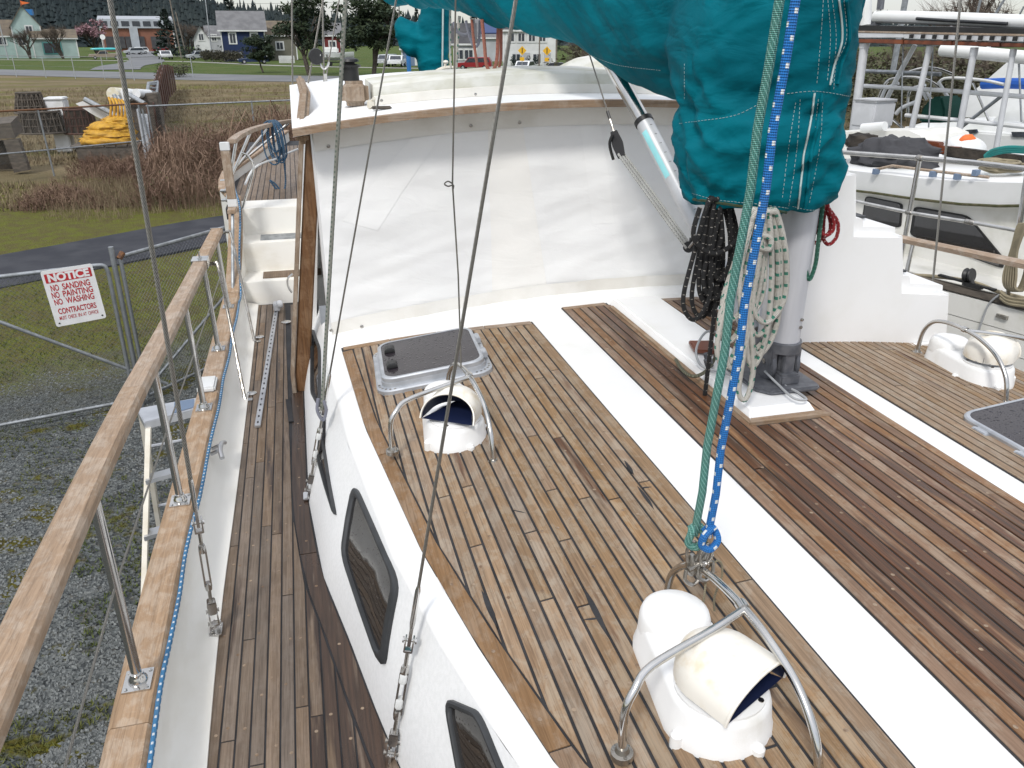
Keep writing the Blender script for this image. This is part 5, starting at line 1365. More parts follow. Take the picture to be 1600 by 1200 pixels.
# hank of denim blue line on the aft rail
hk = thing('line_hank', 'tangled hank of faded blue line hung over the curved aft rail', 'rope', ony(427, 200, 8.8))
hk0 = ony(426, 193, 8.78)
for k in range(6):
    rr_ = random.Random(k); w = rr_.uniform(.03, .06); L_ = rr_.uniform(.2, .34); o_ = V((rr_.uniform(-.05, .06), rr_.uniform(-.06, .03), 0))
    mb = MB(); mb.tube(smooth_pts([hk0 + o_ + V((-w, -.045, -.03)), hk0 + o_ * .5 + V((0, 0, .03)), hk0 + o_ + V((w, -.05, -.04)), hk0 + o_ + V((w + .02, -.05, -L_)), hk0 + o_ + V((0, -.06, -L_ - .05)), hk0 + o_ + V((-w, -.05, -L_ * .8))], 5, True), .0075, 6, closed=True); mb.build('loop', 'rope_denim', hk)
mb = MB(); mb.tube(smooth_pts([hk0 + V((.05, -.05, -.2)), hk0 + V((.07, -.04, -.35)), hk0 + V((.06, -.05, -.6)), hk0 + V((.0, -.05, -.68)), hk0 + V((-.09, -.06, -.55)), hk0 + V((-.02, -.05, -.62)), hk0 + V((.05, -.05, -.8))], 6), .009, 6); mb.build('tail', 'rope_denim', hk)

# ---------------------------------------------------------------- coils hanging on the mast
def coil(name, label, m_, top, n, width, length, r, seed, yj=.05, extra=None):
    t = thing(name, label, 'rope', top, 0, 'rope coils on the mast'); rr_ = random.Random(seed); top = V(top)
    for k in range(n):
        w = width * rr_.uniform(.35, .62); L_ = length * rr_.uniform(.62, 1.0); ox = rr_.uniform(-.5, .5) * width * .7; oy = rr_.uniform(-yj, yj * .3)
        tw = rr_.uniform(-.03, .03)
        P = [top + V((ox * .5 - w * .25, oy, 0)), top + V((ox * .4, oy, .025)), top + V((ox * .5 + w * .25, oy, 0)), top + V((ox + w * .42 + tw, oy - .01, -L_ * .4)), top + V((ox + w * .5 + tw, oy - .012, -L_ * .8)), top + V((ox + tw, oy - .012, -L_)), top + V((ox - w * .5 + tw, oy - .012, -L_ * .82)), top + V((ox - w * .38, oy - .008, -L_ * .4))]
        mb = MB(); mb.tube(smooth_pts(P, 7, True), r, 10, closed=True); mb.build('loop', m_, t)
    for P in extra or []:
        mb = MB(); mb.tube(smooth_pts([V(p) for p in P], 7), r, 10); mb.build('tail', m_, t)
    return t
tb_ = ony(1118, 318, 2.98)
coil('rope_coil', 'black rope coil with white flecks hanging left of the mast below the sail cover', 'rope_black', tb_, 11, .20, .50, .0098, 3,
     extra=[[tb_ + V((.03, -.03, -.3)), tb_ + V((.035, -.02, -.6)), tb_ + V((.05, .02, -.95)), tb_ + V((.04, .05, -1.1))], [tb_ + V((-.1, -.06, 0)), tb_ + V((-.12, -.07, -.12)), tb_ + V((-.02, -.075, -.19)), tb_ + V((.09, -.07, -.12)), tb_ + V((.11, -.06, 0))]])
tw_ = ony(1187, 338, 2.82)
coil('rope_coil', 'white rope coil with green flecks hanging in front of the mast', 'rope_white', tw_, 10, .235, .64, .0115, 8,
     extra=[[tw_ + V((.0, -.045, -.05)), tw_ + V((-.03, -.055, -.10)), tw_ + V((.02, -.06, -.12)), tw_ + V((.03, -.05, -.08)), tw_ + V((-.02, -.05, -.06))], [tw_ + V((.0, -.04, -.1)), tw_ + V((-.03, -.05, -.3)), tw_ + V((.02, -.06, -.62)), tw_ + V((-.0, -.07, -.76)), tw_ + V((-.035, -.06, -.72)), tw_ + V((-.02, -.05, -.5)), tw_ + V((.0, -.045, -.35))]])
tr_ = ony(1284, 325, 2.99)
coil('rope_coil', 'small red rope coil hanging right of the mast below the sail cover', 'rope_red', tr_, 5, .115, .17, .008, 13)
mb = MB(); tg_ = ony(1270, 378, 2.93)
mb.tube(smooth_pts([tg_ + V((.02, 0, .2)), tg_ + V((.02, -.01, .0)), tg_ + V((.022, -.01, -.10)), tg_ + V((.0, -.015, -.16)), tg_ + V((-.022, -.01, -.10)), tg_ + V((-.012, 0, .05)), tg_ + V((-.005, 0, .15))], 7), .009, 10)
mb.tube(smooth_pts([tg_ + V((-.02, .0, -.1)), tg_ + V((-.025, .02, -.3)), tg_ + V((-.05, .03, -.52)), tg_ + V((-.06, .05, -.63))], 6), .009, 10)
tag(mb.build('mast_line', 'rope_green'), 'dark green rope hanging down the right side of the mast', 'rope', 'rope coils on the mast')
# cables, mossy line and bits at the mast foot
mb = MB(); mb.tube(smooth_pts([onz(1135, 525, 3.0), onz(1105, 518, 3.0), onz(1088, 545, 2.93), onz(1095, 570, 2.87), onz(1120, 580, 2.86), onz(1160, 590, 2.87)], 7), .006, 8)
mb.tube(smooth_pts([onz(1195, 580, 2.9), onz(1215, 600, 2.88), onz(1240, 622, 2.87), onz(1260, 624, 2.862), onz(1245, 612, 2.862), onz(1225, 600, 2.865), onz(1222, 570, 2.93), onz(1235, 540, 3.0)], 7), .0055, 8)
tag(mb.build('mast_cables', 'cable_grey'), 'grey electric cables looping round the mast foot', 'cable')
mb = MB(); mb.tube(smooth_pts([onz(1056, 562, 2.85), onz(1068, 580, 2.85), onz(1085, 588, 2.855), onz(1105, 578, 2.86), onz(1118, 555, 2.88), onz(1120, 525, 2.95), onz(1124, 500, 3.05)], 7), .0085, 10); tag(mb.build('mossy_line', 'rope_moss'), 'short mossy rope end lying on the white pad left of the mast foot', 'rope')
mb = MB(); p0 = onz(1095, 545, 2.85); mb.slab([p0 + V((-.06, -.05, 0)), p0 + V((.05, -.10, 0)), p0 + V((.09, .05, 0)), p0 + V((-.03, .08, 0))], (0, 0, .02)); tag(mb.build('wood_chock', 'varnish_red', bevel=.004), 'small reddish wooden chock on the white pad beside the mast foot', 'chock')
mb = MB(); p0 = onz(1108, 570, 2.86); mb.lathe([(.02, -.01), (.02, .03), (.014, .035), (.014, .06), (0, .06)], 12, frame(p0, (-.3, .2, 1))); tag(mb.build('deck_plug_socket', 'cast_grey'), 'grey cable plug standing on the white pad by the mast foot', 'plug')

# ---------------------------------------------------------------- fittings on the side deck
tk_ = thing('sheet_track', 'long slotted aluminium sheet track with white car on the side deck', 'track', (-.36, 5.6, DECK))
ta, tz = V((-.318, 6.75, DECK + .006)), V((-.40, 4.52, DECK + .006)); td = (tz - ta)
mb = MB(); n_ = V((-td.y, td.x, 0)).normalized() * .017
mb.slab([ta + n_, ta - n_, tz - n_, tz + n_], (0, 0, .018)); mb.build('track_bar', 'alu', tk_, bevel=.003)
mb = MB()
for k in range(26): mb.box(ta + td * ((k + .5) / 26) + V((0, 0, .0195)), (.009, .02, .003), rz=math.atan2(td.y, td.x) + math.pi / 2)
mb.build('slots', 'black', tk_)
mb = MB(); mb.box(ta + V((.01, .02, .05)), (.055, .10, .06)); mb.lathe([(0, -.022), (.035, -.022), (.035, .022), (0, .022)], 14, frame(ta + V((.035, -.02, .075)), (1, .3, .1))); mb.build('track_car', 'alu_white', tk_, bevel=.006)
mb = MB(); mb.lathe([(0, 0), (.04, 0), (.04, .008), (.028, .012), (0, .012)], 18, Matrix.Translation(onz(447, 504, DECK + .004))); tag(mb.build('deck_filler', 'stainless'), 'round steel deck filler cap beside the end of the track', 'filler cap')
mb = MB(); c_ = V((cap_i(4.0) + .035, 4.02, 2.285)); mb.tube(smooth_pts([c_ + V((.03, -.09, .0)), c_ + V((.02, -.04, .02)), c_ + V((.02, .04, .02)), c_ + V((.03, .09, .0))], 5), .013, 10); mb.bar(c_ + V((.02, -.03, .02)), c_ + V((-.03, -.03, 0)), .011); mb.bar(c_ + V((.02, .03, .02)), c_ + V((-.03, .03, 0)), .011)
tag(mb.build('bulwark_cleat', 'alu'), 'silver horn cleat fixed to the inner face of the bulwark', 'cleat')
# a broken-out caulk slip left lying on the planks
mb = MB(); mb.box((-.215, 4.72, DECK + .009), (.03, .34, .008), rz=.05); tag(mb.build('wood_batten', 'caulk'), 'thin dark batten lying on the side deck beside the track', 'batten')
# ---------------------------------------------------------------- chain-link gate with the notice, and fences
def chainlink(mb, A, B, h0, h1, pitch=.058, r=.0021):
    A, B = V(A), V(B); L = (B - A).length; H = h1 - h0; t = (B - A).normalized(); up = V((0, 0, 1)); n = t.cross(up)
    def line(s0, s1, z0, z1):
        P0, P1 = A + t * s0 + up * (h0 + z0), A + t * s1 + up * (h0 + z1)
        d = (P1 - P0).normalized(); a = d.cross(n).normalized() * r
        mb.add([P0 + a, P0 - a * .5 + n * r, P0 - a * .5 - n * r, P1 + a, P1 - a * .5 + n * r, P1 - a * .5 - n * r], [(0, 1, 4, 3), (1, 2, 5, 4), (2, 0, 3, 5)])
    k = -H
    while k < L:
        s0, s1 = max(0, k), min(L, k + H)
        if s1 > s0:
            line(s0, s1, s0 - k, s1 - k); line(s0, s1, H - (s0 - k), H - (s1 - k))
        k += pitch
gA, gB = V((-3.80, 9.62, 0)), V((-2.30, 10.02, 0)); gd = (gB - gA).normalized(); gA0 = gA - gd * 1.6
gate = thing('chain_link_gate', 'galvanised chain link gate leaf with diagonal brace carrying the white notice', 'gate', gA0)
GH = 1.86
def gpt(s_, z): return gA0 + gd * s_ + V((0, 0, z))
GL = (gB - gA0).length
mb = MB(); mb.tube([gpt(0, GH)] + smooth_pts([gpt(GL - .12, GH), gpt(GL - .03, GH - .015), gpt(GL, GH - .1)], 4) + [gpt(GL, .1)], .024, 12); mb.bar(gpt(0, .1), gpt(0, GH), .024, 12); mb.bar(gpt(0, .12), gpt(GL, .12), .021, 12); mb.build('gate_frame', 'galvanised', gate)
bz0, bz1 = onp(-90, 470, gA, V((gd.y, -gd.x, 0))), onp(262, 600, gA, V((gd.y, -gd.x, 0)))
mb = MB(); mb.bar(bz0, bz1, .021, 12); mb.build('diagonal_brace', 'galvanised', gate)
mb = MB(); chainlink(mb, gpt(0, 0), gpt(GL, 0), .12, GH); stuff(mb.build('wire_mesh', 'chain_link', gate, smooth=0))
g2A, g2B = V((-2.16, 10.10, 0)), V((-.95, 11.6, 0))
gate2 = thing('chain_link_gate', 'galvanised chain link gate leaf partly hidden behind the boat rail', 'gate', g2A)
g2d = (g2B - g2A).normalized(); G2L = (g2B - g2A).length
def g2pt(s_, z): return g2A + g2d * s_ + V((0, 0, z))
mb = MB(); mb.bar(g2pt(0, .1), g2pt(0, 1.92), .024, 12); mb.bar(g2pt(0, 1.92), g2pt(G2L, 1.92), .024, 12); mb.bar(g2pt(0, .12), g2pt(G2L, .12), .021, 12); mb.bar(g2pt(G2L, .1), g2pt(G2L, 1.92), .024, 12); mb.build('gate_frame', 'galvanised', gate2)
mb = MB(); mb.bar(g2pt(0, .2), g2pt(G2L, 1.2), .019, 10); mb.build('diagonal_brace', 'galvanised', gate2)
mb = MB(); mb.bar(g2pt(-.02, 1.90), g2pt(.05, 1.96), .034, 10); mb.build('rusty_hinge', 'rusty', gate2)
mb = MB(); chainlink(mb, g2pt(0, 0), g2pt(G2L, 0), .12, 1.92); stuff(mb.build('wire_mesh', 'chain_link', gate2, smooth=0))
mb = MB(); mb.bar((-2.23, 10.07, -.05), (-2.23, 10.07, 2.05), .03, 12); tag(mb.build('gate_post', 'galvanised'), 'upright galvanised post between the two gate leaves', 'post')
# notice board
gn = V((gd.y, -gd.x, 0))           # towards the camera
if gn.dot(EYE - gA) < 0: gn = -gn
P0 = gA + gn * .035
c4 = [onp(px, py, P0, gn) for px, py in ((83, 512), (162, 497), (148, 411), (68, 424))]
sc = sum(c4, V()) / 4
ux = ((c4[1] - c4[0]) + (c4[2] - c4[3])).normalized(); uz = gn.cross(ux).normalized()
if uz.z < 0: uz = -uz
sw = ((c4[1] - c4[0]).length + (c4[2] - c4[3]).length) / 2; sh_ = ((c4[3] - c4[0]).length + (c4[2] - c4[1]).length) / 2
sign = thing('notice_sign', 'white notice sign with red lettering about sanding and painting, wired to the gate', 'sign', sc)
def spt(a, b_, o_=0): return sc + ux * (a * sw / 2) + uz * (b_ * sh_ / 2) + gn * o_
def rrect(x0, x1, z0, z1, r=.05, n=5):
    out = []
    for cx, cz, a0 in ((x1 - r, z1 - r, 0), (x0 + r, z1 - r, 90), (x0 + r, z0 + r, 180), (x1 - r, z0 + r, 270)):
        for k in range(n + 1): a = R(a0 + 90 * k / n); out.append((cx + r * math.cos(a), cz + r * math.sin(a)))
    return out
mb = MB(); mb.slab([spt(a, b_, -.004) for a, b_ in rrect(-1, 1, -1, 1, .09)], gn * .006); mb.build('board', 'sign_white', sign, smooth=0, fixn=True)
mb = MB(); mb.slab([spt(a, b_, .0025) for a, b_ in rrect(-.90, .90, .56, .88, .02, 2)], gn * .001); mb.build('red_band', 'sign_red', sign, smooth=0, fixn=True)
SM = Matrix(((ux.x, uz.x, gn.x, 0), (ux.y, uz.y, gn.y, 0), (ux.z, uz.z, gn.z, 0), (0, 0, 0, 1)))
def text3d(body, size, center, mat, parent, width=None, M0=SM, wrapn=gn, bold=.0, name='lettering'):
    cu = bpy.data.curves.new(name, 'FONT'); cu.body = body; cu.size = size; cu.align_x = 'CENTER'; cu.align_y = 'CENTER'; cu.extrude = .0004; cu.offset = bold
    to = bpy.data.objects.new(name, cu); C.objects.link(to)
    bpy.context.view_layer.update()
    me = bpy.data.meshes.new_from_object(to.evaluated_get(bpy.context.evaluated_depsgraph_get()))
    bpy.data.objects.remove(to); bpy.data.curves.remove(cu)
    xs = [v_.co.x for v_ in me.vertices]; k = (width / (max(xs) - min(xs))) if width else 1
    for v_ in me.vertices: v_.co.x *= k
    me.transform(M0); me.materials.clear(); me.materials.append(MT[mat])
    o = bpy.data.objects.new(name, me); C.objects.link(o); o.parent = parent; o.location = V(center) - W[parent]; W[o] = V(center)
    return o
U = sh_ / 2
text3d('NOTICE', .145 * sh_ * 1.25, spt(0, .715, .0045), 'sign_white', sign, sw * .80, bold=.006)
for txt, b_, hgt, wd in (('NO SANDING', .36, .125, .78), ('NO PAINTING', .11, .125, .82), ('NO WASHING', -.14, .125, .80), ('CONTRACTORS', -.48, .115, .78), ('MUST CHECK IN AT OFFICE', -.72, .075, .78)):
    words = txt.split(); unit = wd * 2 / (sum(len(w_) for w_ in words) + .7 * (len(words) - 1)); x0 = -.02 - wd
    for w_ in words:
        ww = unit * len(w_); text3d(w_, hgt * sh_ * 1.2, spt(x0 + ww / 2, b_, .0035), 'sign_red', sign, sw / 2 * ww * .96, bold=.0022 if hgt > .1 else .0006); x0 += ww + .7 * unit
for a, b_ in ((-.85, -.88), (.86, -.88)):
    mb = MB(); mb.lathe([(0, 0), (.010, 0), (.010, .004), (0, .005)], 10, frame(spt(a, b_, .002), gn)); mb.build('bolt', 'black', sign)
# sagging wire fence in front of the junk: rails, posts, mesh
f1 = thing('wire_fence', 'sagging chain link fence with rusty rails in front of the piled gear', 'fence', (-8, 30.5, 0))
def fpx(px, py, y): return ony(px, py, y)
fy = lambda px: interp([(-60, 29.0), (0, 29.4), (85, 30.6), (232, 31.6)], px)
top = [fpx(a, b_, fy(a)) for a, b_ in ((-60, 177), (0, 174), (60, 171), (130, 167), (200, 163), (230, 162))]
low = [fpx(a, b_, fy(a)) for a, b_ in ((-60, 246), (0, 241), (80, 234), (150, 227), (222, 220))]
mb = MB(); mb.tube(top, .03, 8); mb.build('top_rail', 'rusty', f1)
mb = MB(); mb.tube(low, .026, 8); mb.build('bottom_rail', 'galvanised', f1)
for a, b_, c_, d_ in ((59, 172, 85, 275), (-30, 176, -10, 285), (216, 164, 233, 260), (222, 170, 240, 250)):
    mb = MB(); mb.bar(fpx(a, b_, fy(a)), fpx(c_, d_, fy(a)), .03, 8); mb.build('post', 'galvanised', f1)
mb = MB(); chainlink(mb, V((top[0].x, top[0].y, 0)), V((top[2].x, top[2].y, 0)), top[1].z - 1.6, top[1].z, .08, .002); chainlink(mb, V((top[2].x, top[2].y, 0)), V((top[5].x, top[5].y, 0)), top[4].z - 1.6, top[4].z, .08, .002); stuff(mb.build('wire_mesh', 'chain_link', f1, smooth=0))
# straight fence right of the rusty panels
f2 = thing('wire_fence', 'straight chain link fence running right from the rusty panels behind the dry brambles', 'fence', (-2, 35.5, 0))
ta_, tb2 = ony(228, 166, 34.5), ony(640, 158, 38.2)
tb2.z = ta_.z
mb = MB(); mb.bar(ta_, tb2, .032, 8); mb.build('top_rail', 'galvanised', f2)
for t in (.005, .36, .72, 1.0):
    p = ta_.lerp(tb2, t); mb = MB(); mb.bar((p.x, p.y, -.1), p + V((0, 0, .05)), .032, 8); mb.build('post', 'galvanised', f2)
mb = MB(); chainlink(mb, V((ta_.x, ta_.y, 0)), V((tb2.x, tb2.y, 0)), .05, ta_.z, .085, .0022); stuff(mb.build('wire_mesh', 'chain_link', f2, smooth=0))
# far roadside fence
f3 = thing('roadside_fence', 'low wire fence of thin pale posts along the near side of the road', 'fence', gp(120, 122))
pp = []
for k in range(22):
    px = -20 + k * 46.0 if k < 8 else -20 + k * 46
    b_ = 119 + (k * 46 - 20) * .028 if k < 6 else 120
    if px > 345: break
    g = gp(px, b_ if px < 250 else 121); pp.append(g); mb = MB(); mb.bar(g - V((0, 0, .1)), g + V((0, 0, 2.3)), .045, 6); mb.build('post', 'pole_metal', f3)
mb = MB(); mb.tube([p + V((0, 0, 2.25)) for p in pp], .03, 5); mb.tube([p + V((0, 0, 1.2)) for p in pp], .012, 4); mb.build('fence_wires', 'chain_link', f3)
# ---------------------------------------------------------------- gear dumped behind the fence
def blob(c, rx_, ry_, rz_, seed, amp=.15, nu=26, nv=14, fr=1.2, flat_=True):
    mb = MB(); c = V(c)
    rings = []
    for j in range(nv + 1):
        ph = math.pi * j / nv; ring = []
        for i in range(nu):
            th = 2 * math.pi * i / nu; d = V((math.sin(ph) * math.cos(th), math.sin(ph) * math.sin(th), math.cos(ph)))
            k = 1 + amp * noise.noise(d * fr * 2 + V((seed, 0, 0))) + amp * .5 * noise.noise(d * fr * 5 + V((seed, 3, 0)))
            p = c + V((d.x * rx_ * k, d.y * ry_ * k, d.z * rz_ * k))
            if flat_: p.z = max(p.z, c.z - rz_ * .6)
            ring.append(p)
        rings.append(ring)
    mb.loft(rings); return mb
JY = 36.5
def jp(px, py, y=JY): return ony(px, py, y)
def crab_pot(px0, px1, pyt, pyb, y, label, shade, taper=.8):
    a, b_ = jp(px0, pyb, y), jp(px1, pyb, y); zt = jp(px0, pyt, y).z; z0 = max(0.0, a.z); w = b_.x - a.x
    t = thing('crab_pot', label, 'crab pot', (a.x + w / 2, y + w * .3, z0), 0, 'netted crab pots in the dumped gear')
    mb = MB(); cx = a.x + w / 2; n = 16
    lo_ = [(cx + w / 2 * math.cos(k * 2 * math.pi / n) * 1.05, y + w * .3 + w * .33 * math.sin(k * 2 * math.pi / n), z0) for k in range(n)]
    hi_ = [(cx + (w / 2 * taper) * math.cos(k * 2 * math.pi / n), y + w * .3 + w * .33 * taper * math.sin(k * 2 * math.pi / n), zt) for k in range(n)]
    mb.loft([[((p[0] - cx) * .95 + cx, (p[1] - y - w * .3) * .95 + y + w * .3, p[2] + .02) for p in lo_], [((p[0] - cx) * .95 + cx, (p[1] - y - w * .3) * .95 + y + w * .3, p[2] - .05) for p in hi_]]); mb.build('netting', 'net_dark', t)
    mb = MB(); mb.tube([V(p) for p in lo_], .04, 6, closed=True); mb.tube([V(p) for p in hi_], .04, 6, closed=True)
    for k in range(n): mb.tube([V(lo_[k]), V(hi_[k])], .025, 5); mb.tube([V(lo_[k]), V(hi_[(k + 1) % n])], .012, 4); mb.tube([V(lo_[(k + 1) % n]), V(hi_[k])], .012, 4)
    for f in (.33, .66): mb.tube([V(lo_[k]).lerp(V(hi_[k]), f) for k in range(n)], .018, 5, closed=True)
    mb.build('frame_bars', shade, t)
crab_pot(28, 98, 176, 210, 36.4, 'big dark netted crab pot at the bottom left of the dumped gear', 'wood_old', .93)
crab_pot(20, 74, 146, 178, 36.6, 'dark netted crab pot stacked on top of the big left pot', 'wood_old', .72)
crab_pot(97, 150, 172, 210, 36.8, 'dark netted crab pot in the middle of the dumped gear', 'rust_steel', .95)
a, b_ = jp(73, 182, 36.9), jp(104, 182, 36.9); zt = jp(73, 157, 36.9).z
mb = MB(); mb.box(((a.x + b_.x) / 2, 37.3, (a.z + zt) / 2), (b_.x - a.x, .8, zt - a.z)); mb.box(((a.x + b_.x) / 2, 37.3, zt + .05), ((b_.x - a.x) * 1.06, .9, .1)); mb.box(((a.x + b_.x) / 2, 37.3, a.z / 2), ((b_.x - a.x) * .8, .7, a.z)); tag(mb.build('plastic_tote', 'plastic_white', bevel=.04), 'white plastic fish tote among the dumped gear', 'tote')
P = [jp(118, 162, 36.2), jp(132, 157, 36.2), jp(186, 190, 36.2), jp(172, 192, 36.2), jp(150, 182, 36.2)]
mb = MB(); mb.slab(P, (0, .15, 0)); tag(mb.build('dinghy_board', 'plastic_white', fixn=True), 'curved white board leaning on the middle crab pot', 'board')
for (x0, y0, x1, y1, r_, lab) in ((132, 155, 188, 184, .10, 'long grey aluminium pole lying across the dumped gear'), (200, 147, 226, 162, .09, 'short grey pole leaning against the pipe stack'), (178, 148, 196, 186, .08, 'pale steel tube leaning left in the dumped gear'), (184, 150, 200, 184, .07, 'second pale steel tube leaning in the dumped gear')):
    mb = MB(); p0, p1 = jp(x0, y0, 36.0), jp(x1, y1, 35.6); mb.bar(p0, p1, r_, 10); tag(mb.build('leaning_pole', 'galvanised'), lab, 'pole')
for (px, py, r_, L_, m_, lab) in ((176, 147, .26, 1.3, 'pipe_cream', 'large cream drain pipe end among the dumped gear'), (196, 148, .24, 1.3, 'plastic_white', 'white drain pipe beside the cream pipe'), (213, 146, .18, 1.0, 'plastic_white', 'small white pipe at the right of the pipe stack')):
    c_ = jp(px, py, 36.8); mb = MB(); mb.lathe([(r_, 0), (r_, L_), (r_ * .85, L_), (r_ * .85, .02)], 20, frame(c_, (.35, 1, -.1))); tag(mb.build('drain_pipe', m_), lab, 'pipe')
mb = MB(); c_ = jp(208, 165, 36.9)
mb.box((c_.x, 37.5, c_.z / 2 + .2), (1.9, .9, c_.z + .5)); tag(mb.build('pipe_pallet', 'wood_old', bevel=.03), 'weathered timber crib holding up the pipes', 'crib')
# yellow net bundle: folded layers
yb = thing('net_bundle', 'yellow net bundle folded on a black pallet behind the sagging fence', 'net bundle', gp(165, 246))
for k, (x0, x1, yt, ybm) in enumerate(((120, 212, 216, 232), (124, 210, 205, 220), (132, 206, 196, 210), (150, 204, 188, 202))):
    a, b_ = jp(x0, ybm, 34.2), jp(x1, ybm, 34.2); zt = jp(x0, yt, 34.2).z
    blob(((a.x + b_.x) / 2, 34.9 + .1 * k, (a.z + zt) / 2), (b_.x - a.x) / 2, .95 - .1 * k, (zt - a.z) * .75, k * 3.3, .22, fr=1.6, flat_=False).build('fold', 'yellow_fold', yb, smooth=60)
mb = MB()
for k in range(5):
    x0, x1 = jp(170 + k * 5, 152 + k, 35.2), jp(172 + k * 6, 186, 35.0); mb.tube(smooth_pts([x0, x0.lerp(x1, .5) + V((.08, -.05, .1)), x1], 4), .05, 6)
mb.build('hanging_lines', 'yellow_fold', yb)
a, b_ = jp(122, 250, 34.0), jp(212, 250, 34.0)
mb = MB()
z_top = jp(122, 230, 34.2).z
for k in range(3): mb.box(((a.x + b_.x) / 2, 34.1 + k * .75, z_top * .5), (b_.x - a.x, .14, max(.2, z_top)))
for k in range(6): mb.box((lerp(a.x, b_.x, k / 5), 34.85, z_top + .03), (.35, 1.7, .07))
mb.build('pallet', 'wood_old', yb)
# old timber sled at the left edge
sl_ = thing('timber_sled', 'old grey timber sled with sloping top at the left edge behind the fence', 'timber', gp(30, 262))
s0 = gp(20, 268); 
mb = MB(); P = [ony(a, b_, 31.6) for a, b_ in ((-25, 196), (16, 192), (24, 216), (-25, 218))]; mb.slab(P, (0, 1.0, .15)); mb.build('top', 'wood_old', sl_, fixn=True)
mb = MB(); P = [ony(a, b_, 31.5) for a, b_ in ((5, 220), (28, 217), (45, 266), (22, 270))]; mb.slab(P, (0, .3, 0)); mb.build('leg', 'wood_old', sl_, fixn=True)
mb = MB(); P = [ony(a, b_, 32.4) for a, b_ in ((-25, 220), (10, 220), (28, 264), (-25, 266))]; mb.slab(P, (0, .2, 0)); mb.build('side_board', 'net_dark', sl_, fixn=True)
# rusty sheet panels and steel frame standing in line away from us
rp_ = thing('steel_screen_fence', 'rust brown corrugated steel screen fence running away beyond the gear', 'fence', (-6.5, 44, 0))
prev = None
for k, (px, pt, pb, y) in enumerate(((232, 165, 238, 35.5), (236, 152, 222, 40), (239, 138, 196, 47), (243, 126, 172, 54), (248, 112, 152, 60), (252, 101, 136, 68), (260, 101, 128, 74), (267, 104, 121, 80))):
    p = ony(px, pt, y); q = V((p.x, p.y, 0.0))
    if prev:
        a, b_ = prev; mb = MB()
        for j in range(4):
            f0, f1_ = j / 4, (j + 1) / 4; n_ = V((.12, 0, 0)) * (1 if j % 2 else -1)
            mb.slab([b_.lerp(q, f0) + n_, b_.lerp(q, f1_) + n_, a.lerp(p, f1_) + n_, a.lerp(p, f0) + n_], (.06, 0, 0))
        mb.build('panel', 'rust_steel', rp_, fixn=True)
    prev = (p, q)
fr_ = thing('steel_gangway', 'galvanised ladder-like gangway leaning on the rusty panels', 'gangway', (-6.0, 44, 0))
A0, A1, B0, B1 = ony(232, 130, 42), ony(228, 160, 38), ony(246, 128, 44), ony(241, 182, 38)
mb = MB(); mb.bar(A0, A1, .07, 8); mb.bar(B0, B1, .07, 8); mb.bar(A0, B0, .06, 8); mb.build('side_rails', 'galvanised', fr_)
for k in range(7):
    mb = MB(); mb.bar(A0.lerp(A1, (k + .5) / 7), B0.lerp(B1, (k + .5) / 7), .05, 6); mb.build('rung', 'galvanised', fr_)
mb = MB(); mb.bar(ony(216, 172, 35), gp(232, 262), .07, 8); mb.slab([ony(220, 178, 35.2), ony(230, 178, 35.2), ony(238, 240, 33.5), ony(230, 242, 33.5)], (0, .08, 0)); tag(mb.build('steel_channel', 'galvanised', fixn=True), 'grey steel channel propped upright at the fence corner', 'channel')

# ---------------------------------------------------------------- brambles and dead stalks
rb = random.Random(21)
mb = MB(); ml = MB()
def in_bramble(p):
    # patch between the junk and the boat
    return -7.6 < p.x < 3.4 and 22.9 + .12 * abs(p.x) + 1.2 * noise.noise(V((p.x * .7, 0, 3))) < p.y < 36.5
cnt = 0
while cnt < 7600:
    p = V((rb.uniform(-7.6, 3.4), 22.0 + 14.5 * rb.random() ** 1.1, -.05))
    if not in_bramble(p): continue
    d_ = noise.noise(V((p.x * .5, p.y * .35, 2)))
    hgt = (.40 + 1.25 * max(0, d_ + .30)) * rb.uniform(.35, 1.2) * (1.0 if p.y > 25 else .55 + .15 * (p.y - 22))
    hgt *= .38 + .95 * min(1, max(0, (p.x + 5.4) / 1.8))
    if rb.random() > .55 + d_: continue
    cnt += 1
    a = rb.uniform(0, 6.3); lean = rb.uniform(.1, .8) * hgt; w = rb.uniform(.006, .014)
    q1 = p + V((math.cos(a) * lean * .25, math.sin(a) * lean * .25, hgt * .6)); q2 = p + V((math.cos(a) * lean * .7, math.sin(a) * lean * .7, hgt)); q3 = q2 + V((math.cos(a) * lean * .5, math.sin(a) * lean * .5, rb.uniform(-.35, .05) * hgt))
    n_ = V((-math.sin(a), math.cos(a), 0)) * w; m2 = V((0.9, -.2, 0)) * w
    for s_, e_ in ((p, q1), (q1, q2), (q2, q3)):
        mb.add([s_ + n_, s_ - n_, e_ - n_ * .7, e_ + n_ * .7], [(0, 1, 2, 3)]); mb.add([s_ + m2, s_ - m2, e_ - m2 * .6, e_ + m2 * .6], [(0, 1, 2, 3)])
    for k in range(4):
        t0 = q1.lerp(q2, rb.random()); e_ = t0 + V((rb.uniform(-.25, .25), rb.uniform(-.25, .25), rb.uniform(-.05, .3))); mb.add([t0, t0 + V((.008, 0, .008)), e_], [(0, 1, 2)])
    if rb.random() < .5 and p.x > -5:
        for k in range(3):
            c_ = p.lerp(q2, rb.uniform(.1, .9)) + V((rb.uniform(-.15, .15), rb.uniform(-.15, .15), 0)); s_ = rb.uniform(.02, .045)
            d1 = V((rb.uniform(-1, 1), rb.uniform(-1, 1), rb.uniform(-.5, 1))) * s_; d2 = V((rb.uniform(-1, 1), rb.uniform(-1, 1), rb.uniform(-.5, .5))) * s_
            ml.add([c_ - d1, c_ + d2, c_ + d1, c_ - d2], [(0, 1, 2, 3)])
